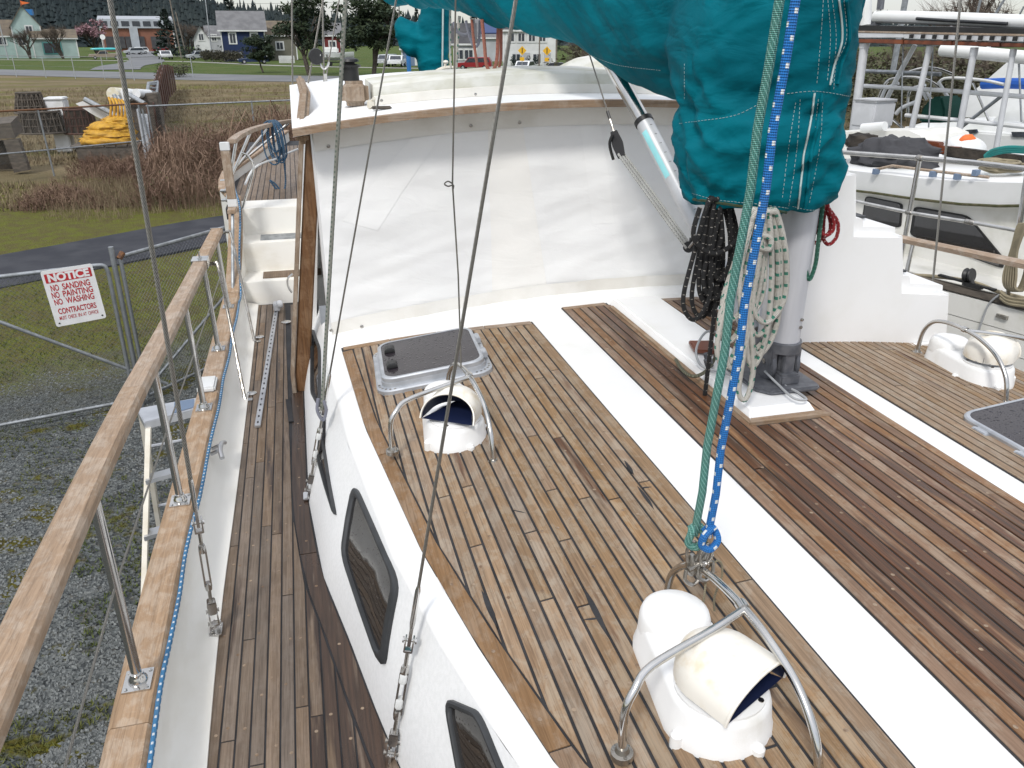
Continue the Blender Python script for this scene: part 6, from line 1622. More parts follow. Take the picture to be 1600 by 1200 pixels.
tag(stuff(mb.build('bramble_stems', 'bramble', smooth=0)), 'tangled brown bramble stems between the path and the fence', 'brambles')
tag(stuff(ml.build('bramble_leaves', 'bramble_leaf', smooth=0)), 'sparse olive bramble leaves caught in the brown stems', 'brambles')
mb = MB()
for i in range(9000):
    p = V((rb.uniform(-6.5, 3), 21.9 + 6 * rb.random(), -.05))
    if noise.noise(V((p.x * .6, p.y * .6, 6))) + (p.y - 22.6) * .18 < .0: continue
    h = rb.uniform(.2, .6) * min(1, .4 + (p.y - 21.8) * .3); a = rb.uniform(0, 6.3); w = .007
    e_ = p + V((rb.uniform(-.35, .35) * h, rb.uniform(-.35, .35) * h, h)); n_ = V((math.cos(a), math.sin(a), 0)) * w
    mb.add([p + n_, p - n_, e_], [(0, 1, 2)])
tag(stuff(mb.build('dead_grass', 'dry_grass', smooth=0)), 'dead straw grass at the foot of the brambles along the path', 'grass')
# ---------------------------------------------------------------- step ladder beside the hull
ld = thing('step_ladder', 'paint splashed aluminium step ladder standing on the gravel beside the hull', 'ladder', (-.95, 4.3, 0))
LZ = 2.22
l0, l1, l2, l3 = V((-1.09, 4.52, LZ)), V((-.83, 4.58, LZ)), V((-.80, 4.36, LZ)), V((-1.05, 4.30, LZ))
def onl(px, py): return onz(px, py, LZ)
tp = [onl(213, 638), onl(225, 660), onl(318, 636), onl(312, 620)]
mb = MB(); mb.slab([p + V((0, 0, -.05)) for p in tp], (0, 0, .05)); mb.build('top_cap', 'alu', ld, bevel=.006, fixn=True)
ctr = sum(tp, V()) / 4
def corner(i, k=.88): return ctr + (tp[i] - ctr) * k + V((0, 0, -.04))
foot = [V((-1.32, 5.55, .03)), V((-1.25, 3.25, .03)), V((-.74, 3.35, .03)), V((-.78, 5.6, .03))]
for i, m_ in ((0, 'cream_old'), (1, 'cream_old'), (2, 'cream_old'), (3, 'cream_old')):
    mb = MB(); a, b_ = corner(i), foot[i]; mb.loft([[q + V((dx, dy, 0)) for dx, dy in ((-.014, -.03), (.014, -.03), (.014, .03), (-.014, .03))] for q in (a, b_)]); mb.build('leg', m_, ld)
for k in range(1, 8):
    t = k / 8; a, b_ = corner(1).lerp(foot[1], t), corner(2).lerp(foot[2], t)
    mb = MB(); mb.slab([a + V((0, -.04, 0)), b_ + V((0, -.04, 0)), b_ + V((0, .04, 0)), a + V((0, .04, 0))], (0, 0, .025)); mb.build('step', 'alu', ld, fixn=True)
    if k % 2:
        a, b_ = corner(0).lerp(foot[0], t), corner(3).lerp(foot[3], t); mb = MB(); mb.bar(a, b_, .012, 8); mb.build('rear_brace', 'alu', ld)
mb = MB(); mb.slab([tp[0].lerp(tp[3], .6).lerp(ctr, .1) + V((0, 0, .001)), tp[1].lerp(tp[2], .5).lerp(ctr, .2) + V((0, 0, .001)), tp[2].lerp(ctr, .3) + V((0, 0, .001)), tp[3].lerp(ctr, .2) + V((0, 0, .001))], (0, 0, .0015)); mb.build('paint_smear', 'wall_blue', ld, smooth=0, fixn=True)
# ---------------------------------------------------------------- far shore: hills, wood, town
def azr(px): r_ = ray(px, 57); r_.z = 0; return r_.normalized()
ridge_tab = [(-300, 46), (0, 40), (120, 36), (230, 31), (300, 27), (345, 21), (420, 15), (500, 9), (600, 5), (800, 3), (1200, 4), (1700, 8)]
def ridge(px): return interp(ridge_tab, px)
mb = MB()
def hill_pt(u, v):
    px = lerp(-350, 1750, u); d = lerp(430, 1500, v)
    p = azr(px) * d; h = ridge(px)
    k = math.sin(min(1, max(0, (d - 430) / 420)) * math.pi / 2)
    p.z = -.3 + h * k * (1.0 + .12 * noise.noise(V((p.x * .006, p.y * .006, 0)))); return p
mb.grid(hill_pt, 90, 14)
tag(mb.build('hills', 'forest_leaf'), kind='structure')
rt = random.Random(9)
mb = MB(); nT = 0
def conifer(mb, p, h, w, rt, tiers=3):
    for j in range(tiers):
        z0 = h * (.08 + .9 * j / tiers); z1 = h * (.08 + .9 * min(1.0, (j + 1.45) / tiers)) if j < tiers - 1 else h; r_ = w * (1 - j / tiers * .82); n = 6; a0 = rt.uniform(0, 6)
        vs = [(p.x + r_ * rt.uniform(.7, 1.25) * math.cos(a0 + k * 6.283 / n), p.y + r_ * rt.uniform(.7, 1.25) * math.sin(a0 + k * 6.283 / n), p.z + z0 - rt.uniform(0, .06) * h) for k in range(n)] + [(p.x, p.y, p.z + z1)]
        mb.add(vs, [(k, (k + 1) % n, n) for k in range(n)])
for i in range(9500):
    u = rt.uniform(.06, .5) if rt.random() < .8 else rt.uniform(.5, 1); v = rt.random() ** 1.2
    p = V(hill_pt(u, v * .45))
    if rt.random() > .5 + .9 * noise.noise(V((p.x * .012, p.y * .012, 4))) + .25: continue
    conifer(mb, p, rt.uniform(5, 12) if rt.random() < .9 else rt.uniform(12, 18), rt.uniform(1.8, 3.8), rt, 4)
tag(stuff(mb.build('hillside_forest', 'forest_leaf', smooth=0)), 'dark conifer forest covering the distant hillside', 'forest')

def leaf_cloud(mb, c, r3, n, size, rt, shell=.45):
    c = V(c)
    for i in range(n):
        d = V((rt.gauss(0, 1), rt.gauss(0, 1), rt.gauss(0, 1))).normalized() * (shell + (1 - shell) * rt.random())
        p = c + V((d.x * r3[0], d.y * r3[1], d.z * r3[2])); s_ = size * rt.uniform(.6, 1.4)
        a = V((rt.uniform(-1, 1), rt.uniform(-1, 1), rt.uniform(-.6, .6))).normalized() * s_; b_ = V((rt.uniform(-1, 1), rt.uniform(-1, 1), rt.uniform(-.6, .6))).normalized() * s_
        mb.add([p - a, p + b_ * .6, p + a, p - b_ * .6], [(0, 1, 2, 3)])
def branchy(mb, p, d, L, r_, depth, rt, spread=.7, ends=None, n=3):
    q = p + d * L; m_ = p.lerp(q, .5) + V((rt.uniform(-.06, .06), rt.uniform(-.06, .06), 0)) * L
    mb.tube([p, m_, q], [r_, r_ * .85, r_ * .68], 6 if depth > 2 else 4, cap=False)
    if depth == 0:
        if ends is not None: ends.append(q)
        return
    for k in range(n if rt.random() < .7 else n - 1):
        nd = (d + V((rt.uniform(-1, 1), rt.uniform(-1, 1), rt.uniform(-.35, .75))) * spread).normalized()
        branchy(mb, p.lerp(q, rt.uniform(.6, 1)), nd, L * rt.uniform(.6, .85), r_ * .6, depth - 1, rt, spread, ends, n)
def pine(base, h, w, label, seed, trunks=2):
    rt = random.Random(seed); t = thing('shore_pine', label, 'tree', base, 0, 'trees along the road')
    mb = MB(); mc = MB(); base = V(base); ends = []
    for k in range(trunks):
        d = V((rt.uniform(-.35, .35), rt.uniform(-.2, .2), 1)).normalized(); branchy(mb, base, d, h * .30, h * .028, 3, rt, .75, ends)
    mb.build('trunk', 'bark', t)
    for i in range(46):
        a = rt.uniform(0, 6.3); u = rt.random() ** .6; z = h * rt.uniform(.34, .92); k = w / 2 * math.sqrt(max(.05, 1 - ((z / h - .55) / .47) ** 2)) * u
        leaf_cloud(mc, base + V((k * math.cos(a), k * .8 * math.sin(a), z)), (w * .18, w * .16, h * .075), 130, w * .030, rt, .3)
    mc.build('crown', 'pine_leaf', t, smooth=0)
g = gp(483, 117); pine(g, 9.3, 6.6, 'dark rounded pine tree left of the grey halyard beyond the road', 3)
g = gp(584, 117); pine(g, 9.6, 8.4, 'broad dark pine tree behind the mushroom vent beyond the road', 5)
g = gp(411, 113); pine(g, 4.7, 4.4, 'small wind-bent pine in front of the blue house', 8, 1)
def fir(base, h, w, label, seed, mat='fir_leaf'):
    rt = random.Random(seed); t = thing('fir_tree', label, 'tree', base, 0, 'conifers in the town')
    mb = MB(); mb.tube([V(base), V(base) + V((0, 0, h))], [.25, .04], 6); mb.build('trunk', 'bark', t)
    mc = MB()
    for i in range(18):
        z = h * (.12 + .86 * i / 18); r_ = w / 2 * (1 - (i / 18) ** 1.15) + .15
        for k in range(7):
            a = rt.uniform(0, 6.3); rr_ = r_ * rt.uniform(.3, 1); leaf_cloud(mc, V(base) + V((rr_ * math.cos(a), rr_ * math.sin(a), z - rr_ * .25)), (r_ * .32, r_ * .32, h * .025), 16, w * .045, rt, .2)
    mc.build('crown', mat, t, smooth=0)
g = gp(364, 92); g = azr(364) * 215; fir(g, 16.5, 7, 'tall dark fir rising behind the blue house roof', 2)
g = azr(262) * 205; fir(g, 10.2, 7.5, 'bushy dark fir beside the side street', 4)
for k, (px, d, h, lab) in enumerate(((652, 330, 15, 'dark fir left of the hanging pink ropes, far off'), (742, 300, 15, 'dark fir above the solar roof'), (812, 260, 12.5, 'dark fir above the long white house'), (838, 255, 13, 'dark fir just right of the one over the long white house'), (870, 250, 9, 'low dark fir at the right of the long white house'))):
    fir(azr(px) * d, h, h * .45, lab, 20 + k)
def bare(base, h, label, seed, leaf=None, nleaf=0, lsize=.1, spread=.62, depth=4):
    rt = random.Random(seed); t = thing('bare_tree', label, 'tree', base, 0, 'leafless trees'); mb = MB(); ends = []
    for k in range(3):
        branchy(mb, V(base), V((rt.uniform(-.5, .5), rt.uniform(-.4, .4), 1)).normalized(), h * .27, h * .028, depth, rt, spread, ends)
    mb.build('trunk', 'bark', t)
    mc = MB()
    for q in ends:
        for k in range(10):
            e_ = q + V((rt.uniform(-.12, .12), rt.uniform(-.12, .12), rt.uniform(-.05, .14))) * h; w = V((.012, 0, .012)) * (h / 6); mc.add([q, q + w, e_], [(0, 1, 2)])
    mc.build('twigs', 'twig', t, smooth=0)
    if leaf:
        ml = MB()
        for q in ends: leaf_cloud(ml, q, (h * .07, h * .07, h * .06), nleaf, lsize, rt, .1)
        ml.build('crown', leaf, t, smooth=0)
bare(azr(92) * 205, 9.0, 'dense leafless tree in front of the mint house', 31)
bare(azr(40) * 208, 8.0, 'crooked leafless tree at the left end of the mint house', 33)
bare(azr(148) * 222, 10.0, 'pink blossoming cherry tree beside the mint house', 35, 'blossom', 14, .24)
bare(azr(290) * 215, 10, 'reddish leafless tree behind the utility poles', 37)
bare(azr(655) * 330, 13, 'leafless grey tree behind the solar roof house', 41)
for k, (px, d, h) in enumerate(((905, 95, 5.0), (930, 92, 4.6), (960, 96, 5.2), (1350, 60, 5.5), (1400, 58, 5.8), (1440, 55, 5.2), (1490, 60, 5.6), (1540, 56, 5.4), (1590, 54, 5.0))):
    lab = ['brown scrub tree just right of the yellow signs', 'brown scrub tree under the boom cover', 'brown scrub tree above the folded tarpaulin', 'leafless scrub tree next to the right edge of the sail cover', 'leafless scrub tree behind the slanting white strut', 'leafless scrub tree behind the grey mast pole', 'leafless scrub tree behind the thin right shroud', 'leafless scrub tree below the white boom of the far boat', 'leafless scrub tree at the right edge behind the boats'][k]
    bare(azr(px) * d, h, lab, 50 + k, 'shrub_leaf' if k % 3 == 0 else None, 5, .12, .8)
bare(azr(1480) * 70, 10.5, 'tall slender leafless tree above the boats on the right', 77)
mb = MB(); rt = random.Random(4)
for px in range(880, 1640, 6):
    p = azr(px) * rt.uniform(46, 62); leaf_cloud(mb, p + V((0, 0, 1.7)), (1.4, 1.4, 2.1), 200, .13, rt, .1)
    for k in range(10):
        q = p + V((rt.uniform(-1.2, 1.2), rt.uniform(-1.2, 1.2), 0)); mb.add([q, q + V((.03, 0, 0)), q + V((rt.uniform(-.5, .5), rt.uniform(-.5, .5), rt.uniform(1.5, 3.2)))], [(0, 1, 2)])
tag(stuff(mb.build('scrub', 'shrub_leaf', smooth=0)), 'brown winter scrub standing behind the boats on the right', 'scrub')
# hedge beside the blue house
mb = MB(); a, b_ = gp(318, 96), gp(378, 99)
for k in range(40): leaf_cloud(mb, a.lerp(b_, k / 39) + V((0, 0, 1.1)), (.6, .8, 1.05), 110, .16, rt, .3)
tag(mb.build('hedge', 'hedge_leaf', smooth=0), 'brown clipped hedge in front of the blue house', 'hedge')
mb = MB(); g = gp(255, 118)
for k in range(26): leaf_cloud(mb, gp(250 + k * 1.8, 122 - .1 * k) + V((0, 0, rt.uniform(.2, 1.3))), (.9, .9, .6), 60, .1, rt, .2)
tag(mb.build('roadside_shrub', 'shrub_leaf', smooth=0), 'low tangled shrub at the far end of the rusty panels', 'shrub')
for px in (304, 312, 290):
    g = gp(px, 93); mb = MB(); leaf_cloud(mb, g + V((0, 0, 1.3)), (.7, .7, 1.5), 260, .2, rt, .3); tag(mb.build('garden_shrub', 'fir_leaf', smooth=0), {304: 'left of two small clipped shrubs by the white house', 312: 'right of two small clipped shrubs by the white house', 290: 'rounded green shrub at the foot of the utility poles'}[px], 'shrub')

# houses: local frame, x along the front, y away from the viewer
def house(name, label, px0, px1, d, z_eave, z_ridge, depth, wallm, roofm, wins=(), rz=None, doors=(), gable=False, wmat='wall_white', chim=None, base=0.0, over=.35):
    pa, pb = azr(px0) * d, azr(px1) * d; c = (pa + pb) / 2; w = (pb - pa).length
    t = thing(name, label, 'house', c, facing(c) if rz is None else rz, 'houses of the town', local=True)
    mb = MB(); mb.box((0, depth / 2, (z_eave + base) / 2 - .2), (w, depth, z_eave - base + .4))
    if gable: mb.add([(-w / 2, .0, z_eave), (w / 2, .0, z_eave), (0, .0, z_ridge), (-w / 2, depth, z_eave), (w / 2, depth, z_eave), (0, depth, z_ridge)], [(0, 1, 2), (5, 4, 3)])
    else: mb.add([(-w / 2, 0, z_eave), (-w / 2, depth, z_eave), (-w / 2, depth / 2, z_ridge), (w / 2, 0, z_eave), (w / 2, depth, z_eave), (w / 2, depth / 2, z_ridge)], [(0, 2, 1), (3, 4, 5)])
    mb.build('wall', wallm, t, smooth=0)
    mb = MB()
    if gable:
        for s_ in (-1, 1): mb.slab([V((s_ * (w / 2 + over), -over, z_eave - over * (z_ridge - z_eave) / (w / 2))), V((0, -over, z_ridge)), V((0, depth + over, z_ridge)), V((s_ * (w / 2 + over), depth + over, z_eave - over * (z_ridge - z_eave) / (w / 2)))], (0, 0, .2))
    else:
        k = over * (z_ridge - z_eave) / (depth / 2)
        mb.slab([V((-w / 2 - over, -over, z_eave - k)), V((w / 2 + over, -over, z_eave - k)), V((w / 2 + over, depth / 2, z_ridge)), V((-w / 2 - over, depth / 2, z_ridge))], (0, 0, .2)); mb.slab([V((-w / 2 - over, depth + over, z_eave - k)), V((w / 2 + over, depth + over, z_eave - k)), V((w / 2 + over, depth / 2, z_ridge)), V((-w / 2 - over, depth / 2, z_ridge))], (0, 0, .2))
    rf = mb.build('roof', roofm, t, smooth=0, fixn=True)
    mb = MB()
    if not gable: mb.box((0, -over - .03, z_eave - over * (z_ridge - z_eave) / (depth / 2) + .02), (w + 2 * over, .08, .26)); mb.build('gutter', 'wall_white', rf, smooth=0)
    for s_ in (-1, 1):
        mb = MB(); mb.box((s_ * (w / 2 - .06), -.03, z_eave / 2), (.22, .08, z_eave - .1)); mb.build('corner_board', 'wall_white', t, smooth=0)
    if chim is not None: mb = MB(); mb.box((chim * w / 2, depth * .45, z_ridge + .3), (.8, .8, 1.8)); mb.build('chimney', 'wall_brick', rf)
    for (fx, z, ww, hh) in wins:
        x = fx * w / 2
        mb = MB(); mb.box((x, -.05, z), (ww + .5, .1, hh + .5)); wi = mb.build('window', wmat, t, smooth=0)
        mb = MB(); mb.box((x - ww / 4 - .02, -.12, z), (ww / 2 - .08, .06, hh)); mb.build('pane', 'pane', wi, smooth=0)
        mb = MB(); mb.box((x + ww / 4 + .02, -.12, z), (ww / 2 - .08, .06, hh)); mb.build('pane', 'pane', wi, smooth=0)
    for (fx, ww, hh, m_) in doors:
        mb = MB(); mb.box((fx * w / 2, -.06, hh / 2), (ww, .12, hh)); mb.build('door', m_, t, smooth=0)
    return t
house('blue_house', 'deep blue two-storey house with white framed windows and grey roof', 345, 414, 172, 5.6, 8.6, 9, 'wall_navy', 'roof_grey', [(-.48, 4.0, 1.0, 1.6), (.5, 4.0, 1.0, 1.6), (-.4, .9, 1.5, .8)], over=.5)
house('olive_house', 'low olive house with brown roof right of the blue house', 414, 462, 178, 4.6, 7.0, 9, 'wall_olive', 'roof_brown', [(-.1, 2.6, 1.2, 1.2)])
house('mint_house', 'pale mint gabled house behind the leafless trees on the left', 20, 66, 215, 6.4, 10.2, 12, 'wall_mint', 'roof_brown', [(-.45, 3.4, 1.2, 1.5), (.2, 5.6, 1.1, 1.4)], gable=True)
house('mint_annexe', 'low mint and teal side wing of the mint house', 48, 118, 212, 4.0, 5.6, 8, 'wall_mint', 'roof_brown', [(-.15, 2.0, 3.2, 2.0)], wmat='wall_teal')
house('pale_blue_house', 'pale blue house at the far left edge', -30, 22, 218, 4.5, 7.5, 10, 'wall_mint', 'roof_brown', [(.2, 3.4, 1.4, 1.3)])
house('far_school', 'long brick and grey school building at the top of the side street', 158, 272, 300, 9.0, 10.2, 22, 'wall_brick', 'roof_metal', [])
sch = [o for o in C.objects if o.name.startswith('far_school')][0]
mb = MB(); wS = (azr(158) * 300 - azr(272) * 300).length
mb.box((0, -.4, 8.0), (wS, .6, 2.6)); mb.build('upper_band', 'wall_pale', sch, smooth=0)
for k in range(7):
    mb = MB(); mb.box((lerp(-.44, .44, k / 6) * wS, -.75, 8.0), (2.2, .15, 1.4)); mb.build('window', 'pane', sch, smooth=0)
for fx in (-.32, -.05, .3):
    mb = MB(); mb.box((fx * wS, -.2, 2.6), (5.5, .5, 3.4)); mb.build('entrance', 'roof_dark', sch, smooth=0)
mb = MB(); mb.box((-.05 * wS, -.5, 4.2), (2.4, .5, 6)); mb.build('stair_panel', 'wall_pale', sch, smooth=0)
house('white_house', 'white gabled house between the poles and the blue house', 302, 326, 205, 3.8, 6.2, 9, 'wall_white', 'roof_grey', [(0, 4.2, .9, 1.2)], gable=True)
house('grey_house', 'small grey roofed house behind the white gabled house', 322, 346, 225, 4.4, 6.6, 9, 'wall_grey', 'roof_grey', [(0, 4, 1, 1.2)])
house('red_house', 'dark red house behind the far pines', 505, 532, 190, 4.6, 6.8, 8, 'wall_red', 'roof_grey', [(0, 2.8, 1.2, 1.0)])
house('grey_garage', 'small blue grey garage right of the broad pine', 626, 668, 140, 2.6, 4.2, 6, 'wall_blue', 'roof_grey', [], doors=[(.2, 1.0, 2.0, 'wall_white')])
house('porch_house', 'grey house with a porch below the hanging ropes', 708, 742, 132, 3.4, 6.0, 8, 'wall_grey', 'roof_dark', [(-.5, 1.8, 1.2, 1.2), (.4, 1.8, 1.2, 1.2)])
hs_ = house('solar_house', 'house with blue solar panels on a low roof', 744, 800, 165, 4.2, 7.2, 10, 'wall_grey', 'roof_grey', [])
mb = MB(); wv = (azr(744) * 165 - azr(800) * 165).length; mb.slab([V((-wv * .42, .6, 4.75)), V((wv * .42, .6, 4.75)), V((wv * .42, 4.3, 6.95)), V((-wv * .42, 4.3, 6.95))], (0, -.1, .2)); mb.build('solar_panel', 'solar', hs_, smooth=0, fixn=True)
house('long_white_house', 'long white two-storey apartment house with dark roof', 786, 868, 128, 5.2, 6.9, 9, 'wall_white', 'roof_dark', [(-.7, 4.2, .9, 1.0), (-.3, 4.2, .9, 1.0), (.1, 4.2, .9, 1.0), (.5, 4.2, .9, 1.0), (-.5, 1.3, 1.1, 1.2), (.3, 1.3, 1.1, 1.2)], doors=[(-.1, 1.0, 2.1, 'wall_grey'), (.7, 1.0, 2.1, 'wall_grey')])
for k, (px, d) in enumerate(((802, 124), (812, 124), (838, 124), (826, 124))):
    mb = MB(); leaf_cloud(mb, azr(px) * d + V((0, 0, .9)), (.55, .55, 1.0), 160, .14, rt, .3); tag(mb.build('garden_shrub', 'fir_leaf', smooth=0), ['first clipped shrub from the left before the long white house', 'second clipped shrub from the left before the long white house', 'rightmost clipped shrub before the long white house', 'third clipped shrub from the left before the long white house'][k], 'shrub', 'shrubs before the long white house')
house('row_house', 'low pale roofed house half hidden by the scrub on the right', 1480, 1545, 95, 3.6, 5.4, 8, 'wall_tan', 'roof_grey', [])
# white picket fence by the red house
pf = thing('picket_fence', 'short white picket fence below the red house', 'fence', gp(448, 98))
a, b_ = gp(437, 98.5), gp(460, 98.5)
for k in range(14):
    mb = MB(); mb.box(a.lerp(b_, k / 13) + V((0, 0, .6)), (.16, .05, 1.2)); mb.build('picket', 'wall_white', pf, smooth=0)
mb = MB(); mb.bar(a + V((0, .06, .8)), b_ + V((0, .06, .8)), .05, 5); mb.build('rail', 'wall_white', pf)
# ---------------------------------------------------------------- vehicles
def car(label, p, rz, L_, bodym, kind='car', cat='car'):
    name = {'car': 'parked_car', 'pickup': 'pickup_truck', 'suv': 'parked_car', 'boat': 'trailer_boat'}[kind]
    t = thing(name, label, cat, p, rz, 'vehicles of the town', local=True); Wd = L_ * .40
    if kind == 'car': prof = [(-.5, .30), (-.5, .72), (-.40, .80), (-.24, .84), (-.13, 1.36), (.20, 1.40), (.36, .92), (.49, .85), (.5, .32)]; glass = [(-.205, .87), (-.12, 1.30), (.19, 1.33), (.31, .90)]
    elif kind == 'suv': prof = [(-.5, .40), (-.5, .90), (-.27, .98), (-.16, 1.62), (.42, 1.66), (.5, 1.0), (.5, .42)]; glass = [(-.24, 1.02), (-.15, 1.54), (.40, 1.58), (.46, 1.04)]
    else: prof = [(-.5, .45), (-.5, .92), (-.25, 1.0), (-.15, 1.6), (.05, 1.62), (.10, 1.05), (.5, 1.05), (.5, .48)]; glass = [(-.22, 1.04), (-.14, 1.54), (.04, 1.55), (.075, 1.06)]
    mb = MB(); rings = []
    for y, s_, in ((-Wd / 2, .0), (-Wd / 2 + .08, .03), (Wd / 2 - .08, .03), (Wd / 2, .0)):
        rings.append([(a * L_ * (1 if s_ else .985), y, b_ + s_) for a, b_ in prof])
    mb.loft(rings); mb.build('body', bodym, t, fixn=True)
    for s_ in (-1, 1):
        mb = MB(); mb.slab([V((a * L_, s_ * (Wd / 2 + .012), b_)) for a, b_ in glass], (0, -.02 * s_, 0)); mb.build('window', 'pane', t, smooth=0, fixn=True)
    mb = MB(); mb.slab([V((glass[0][0] * L_ - .12, y, glass[0][1])) for y in (-Wd * .42, Wd * .42)] + [V((glass[1][0] * L_ - .1, y, glass[1][1])) for y in (Wd * .38, -Wd * .38)], (-.03, 0, .02)); mb.build('windscreen', 'pane', t, smooth=0, fixn=True)
    for fx in (-.32, .31):
        for s_ in (-1, 1):
            mb = MB(); mb.lathe([(0, -.11), (.3, -.11), (.34, -.07), (.34, .07), (.3, .11), (0, .11)], 16, frame((fx * L_, s_ * (Wd / 2 - .06), .34), (0, 1, 0))); wh = mb.build('wheel', 'tyre', t)
            mb = MB(); mb.lathe([(0, -.01), (.19, -.01), (.17, .01), (0, .015)], 12, frame((fx * L_, s_ * (Wd / 2 + .05), .34), (0, s_, 0))); mb.build('rim', 'alu', wh)
    for s_ in (-1, 1):
        mb = MB(); mb.box((-.5 * L_ - .01, s_ * Wd * .36, .68), (.05, .32, .14)); mb.build('headlight', 'plastic_white', t, bevel=.02)
    return t
def place(px, py): return gp(px, py)
q = gp(166, 92.5); t = car('tan pickup truck carrying a turquoise canoe, parked on the verge', q, facing(q), 6.2, 'car_tan', 'pickup', 'pickup truck')
cn = thing('canoe', 'turquoise canoe strapped on top of the tan pickup truck', 'canoe', q + V((.3, 0, 1.66)), facing(q), None, True)
mb = MB(); mb.loft([[(x, w * math.cos(a), .28 + h * math.sin(a)) for a in [2 * math.pi * k / 10 for k in range(10)]] for x, w, h in ((-2.9, .05, .1), (-2.3, .3, .2), (-1, .42, .26), (1, .42, .26), (2.3, .3, .2), (2.9, .05, .1))]); mb.build('canoe_hull', 'canoe_teal', cn)
q = gp(259, 92.5); car('white pickup seen head on in the mouth of the side street', q, facing(q) + R(98), 5.4, 'car_white', 'pickup', 'pickup truck')
q = gp(397, 99.5); car('dark blue car parked in front of the blue house hedge', q, facing(q) + R(6), 5.2, 'car_blue')
q = gp(311, 93); car('silver car half hidden by the clipped shrubs', q, facing(q) + R(20), 4.6, 'car_silver', 'suv')
for k, (px, d, m_, kind, lab) in enumerate(((205, 245, 'car_silver', 'suv', 'silver car parked left on the side street'), (213, 255, 'car_white', 'suv', 'white van parked behind the silver car on the side street'), (248, 290, 'car_red', 'car', 'red car parked before the far school'))):
    q = azr(px) * d; car(lab, q, facing(q) + R(15), 4.8, m_, kind)
q = azr(741) * 120; car('red sport utility vehicle parked below the hanging pink ropes', q, facing(q) + R(-8), 4.8, 'car_red', 'suv')
q = azr(820) * 112; car('white car parked before the long white house', q, facing(q) + R(70), 4.6, 'car_white')
q = azr(868) * 104; car('black car at the right of the yellow barriers', q, facing(q), 4.4, 'car_black')
q = azr(618) * 135; car('white pickup between the broad pine and the garage', q, facing(q) + R(80), 5.2, 'car_white', 'pickup', 'pickup truck')
q = azr(601) * 140; car('silver car at the left of the white pickup by the garage', q, facing(q) + R(60), 4.6, 'car_silver', 'suv')
# boat under a cover between the pines
q = azr(519) * 140; tb3 = thing('trailer_boat', 'small white boat on a trailer between the two dark pines', 'boat', q, facing(q), None, True)
mb = MB(); mb.loft([[(x, w * c_, z + h * s_) for c_, s_ in ((-1, 1), (-.8, .2), (0, -.4), (.8, .2), (1, 1))] for x, w, z, h in ((-3, .9, 1.2, .7), (0, 1.1, 1.1, .8), (2, .8, 1.2, .8), (3.2, .05, 1.5, .6))]); mb.build('hull', 'car_white', tb3, fixn=True)
mb = MB(); mb.box((-.4, 0, 2.3), (2.4, 1.5, .9)); mb.build('cabin', 'boat_white', tb3, bevel=.2)
mb = MB(); mb.box((-.2, 0, .55), (5, 1.2, .15)); mb.lathe([(0, -.8), (.33, -.8), (.33, .8), (0, .8)], 12, frame((-.6, 0, .33), (0, 1, 0))); mb.build('trailer', 'tyre', tb3)
# ---------------------------------------------------------------- poles, wires, road signs
def pole(label, px, py, h, r_, m_, lean=0, name='utility_pole', cat='pole', d=None):
    g = gp(px, py) if d is None else azr(px) * d
    mb = MB(); mb.tube([g - V((0, 0, .3)), g + V((lean, 0, h))], [r_, r_ * .7], 8); t = thing(name, label, cat, g, 0, 'poles of the town'); mb.build('shaft', m_, t)
    return t, g + V((lean, 0, h))
p1, t1 = pole('wooden utility pole left of the side street mouth, the tallest', 284, 92, 14, .16, 'pole_wood', -.7)
mb = MB(); mb.box(t1 + V((0, 0, -1.6)), (.5, .4, 1.0)); mb.build('transformer', 'pole_metal', p1)
p2, t2 = pole('shorter leaning wooden pole beside the tallest utility pole', 293, 93, 8.8, .13, 'pole_wood', -.9)
p3, t3 = pole('tall grey metal light pole in front of the blue house', 332, 95, 13.5, .11, 'pole_metal', .3, 'light_pole')
p4, t4 = pole('pale metal light pole at the left edge of the road', 13, 93, 11, .13, 'pole_metal', -.2, 'light_pole')
p5, t5 = pole('street lamp arm pole beside the side street', 278, 88, 8, .08, 'pole_metal', 0, 'light_pole')
mb = MB(); mb.tube(smooth_pts([t5, t5 + V((-1.2, 0, .3)), t5 + V((-2.8, 0, .35))], 4), .05, 5); mb.box(t5 + V((-3.1, 0, .3)), (.8, .3, .15)); mb.build('lamp_arm', 'pole_metal', p5)
for k, (px, h, d, lab) in enumerate(((495, 15, 190, 'distant utility pole between the two dark pines'), (843, 9, 116, 'thin pole between the yellow signs'), (870, 8, 112, 'thin pole right of the yellow signs'))): pole(lab, px, 0, h, .1, 'pole_wood', 0, d=d)
for k, (za, zb, px0, px1, d0, d1) in enumerate(((12.5, 12.5, -60, 700, 190, 170), (11.2, 11, -60, 700, 190, 170), (14, 13.5, 284, 980, 193, 150), (15.5, 15, 284, 980, 193, 150))):
    a, b_ = azr(px0) * d0 + V((0, 0, za)), azr(px1) * d1 + V((0, 0, zb)); mb = MB(); mb.tube([a.lerp(b_, k2 / 8) - V((0, 0, 1.2 * math.sin(math.pi * k2 / 8))) for k2 in range(9)], .028, 4); tag(mb.build('overhead_wire', 'black'), ['lower overhead wire across the left of the town', 'lowest overhead wire across the left of the town', 'upper overhead wire crossing the sky to the right', 'highest overhead wire crossing the sky to the right'][k], 'wire', 'overhead wires')
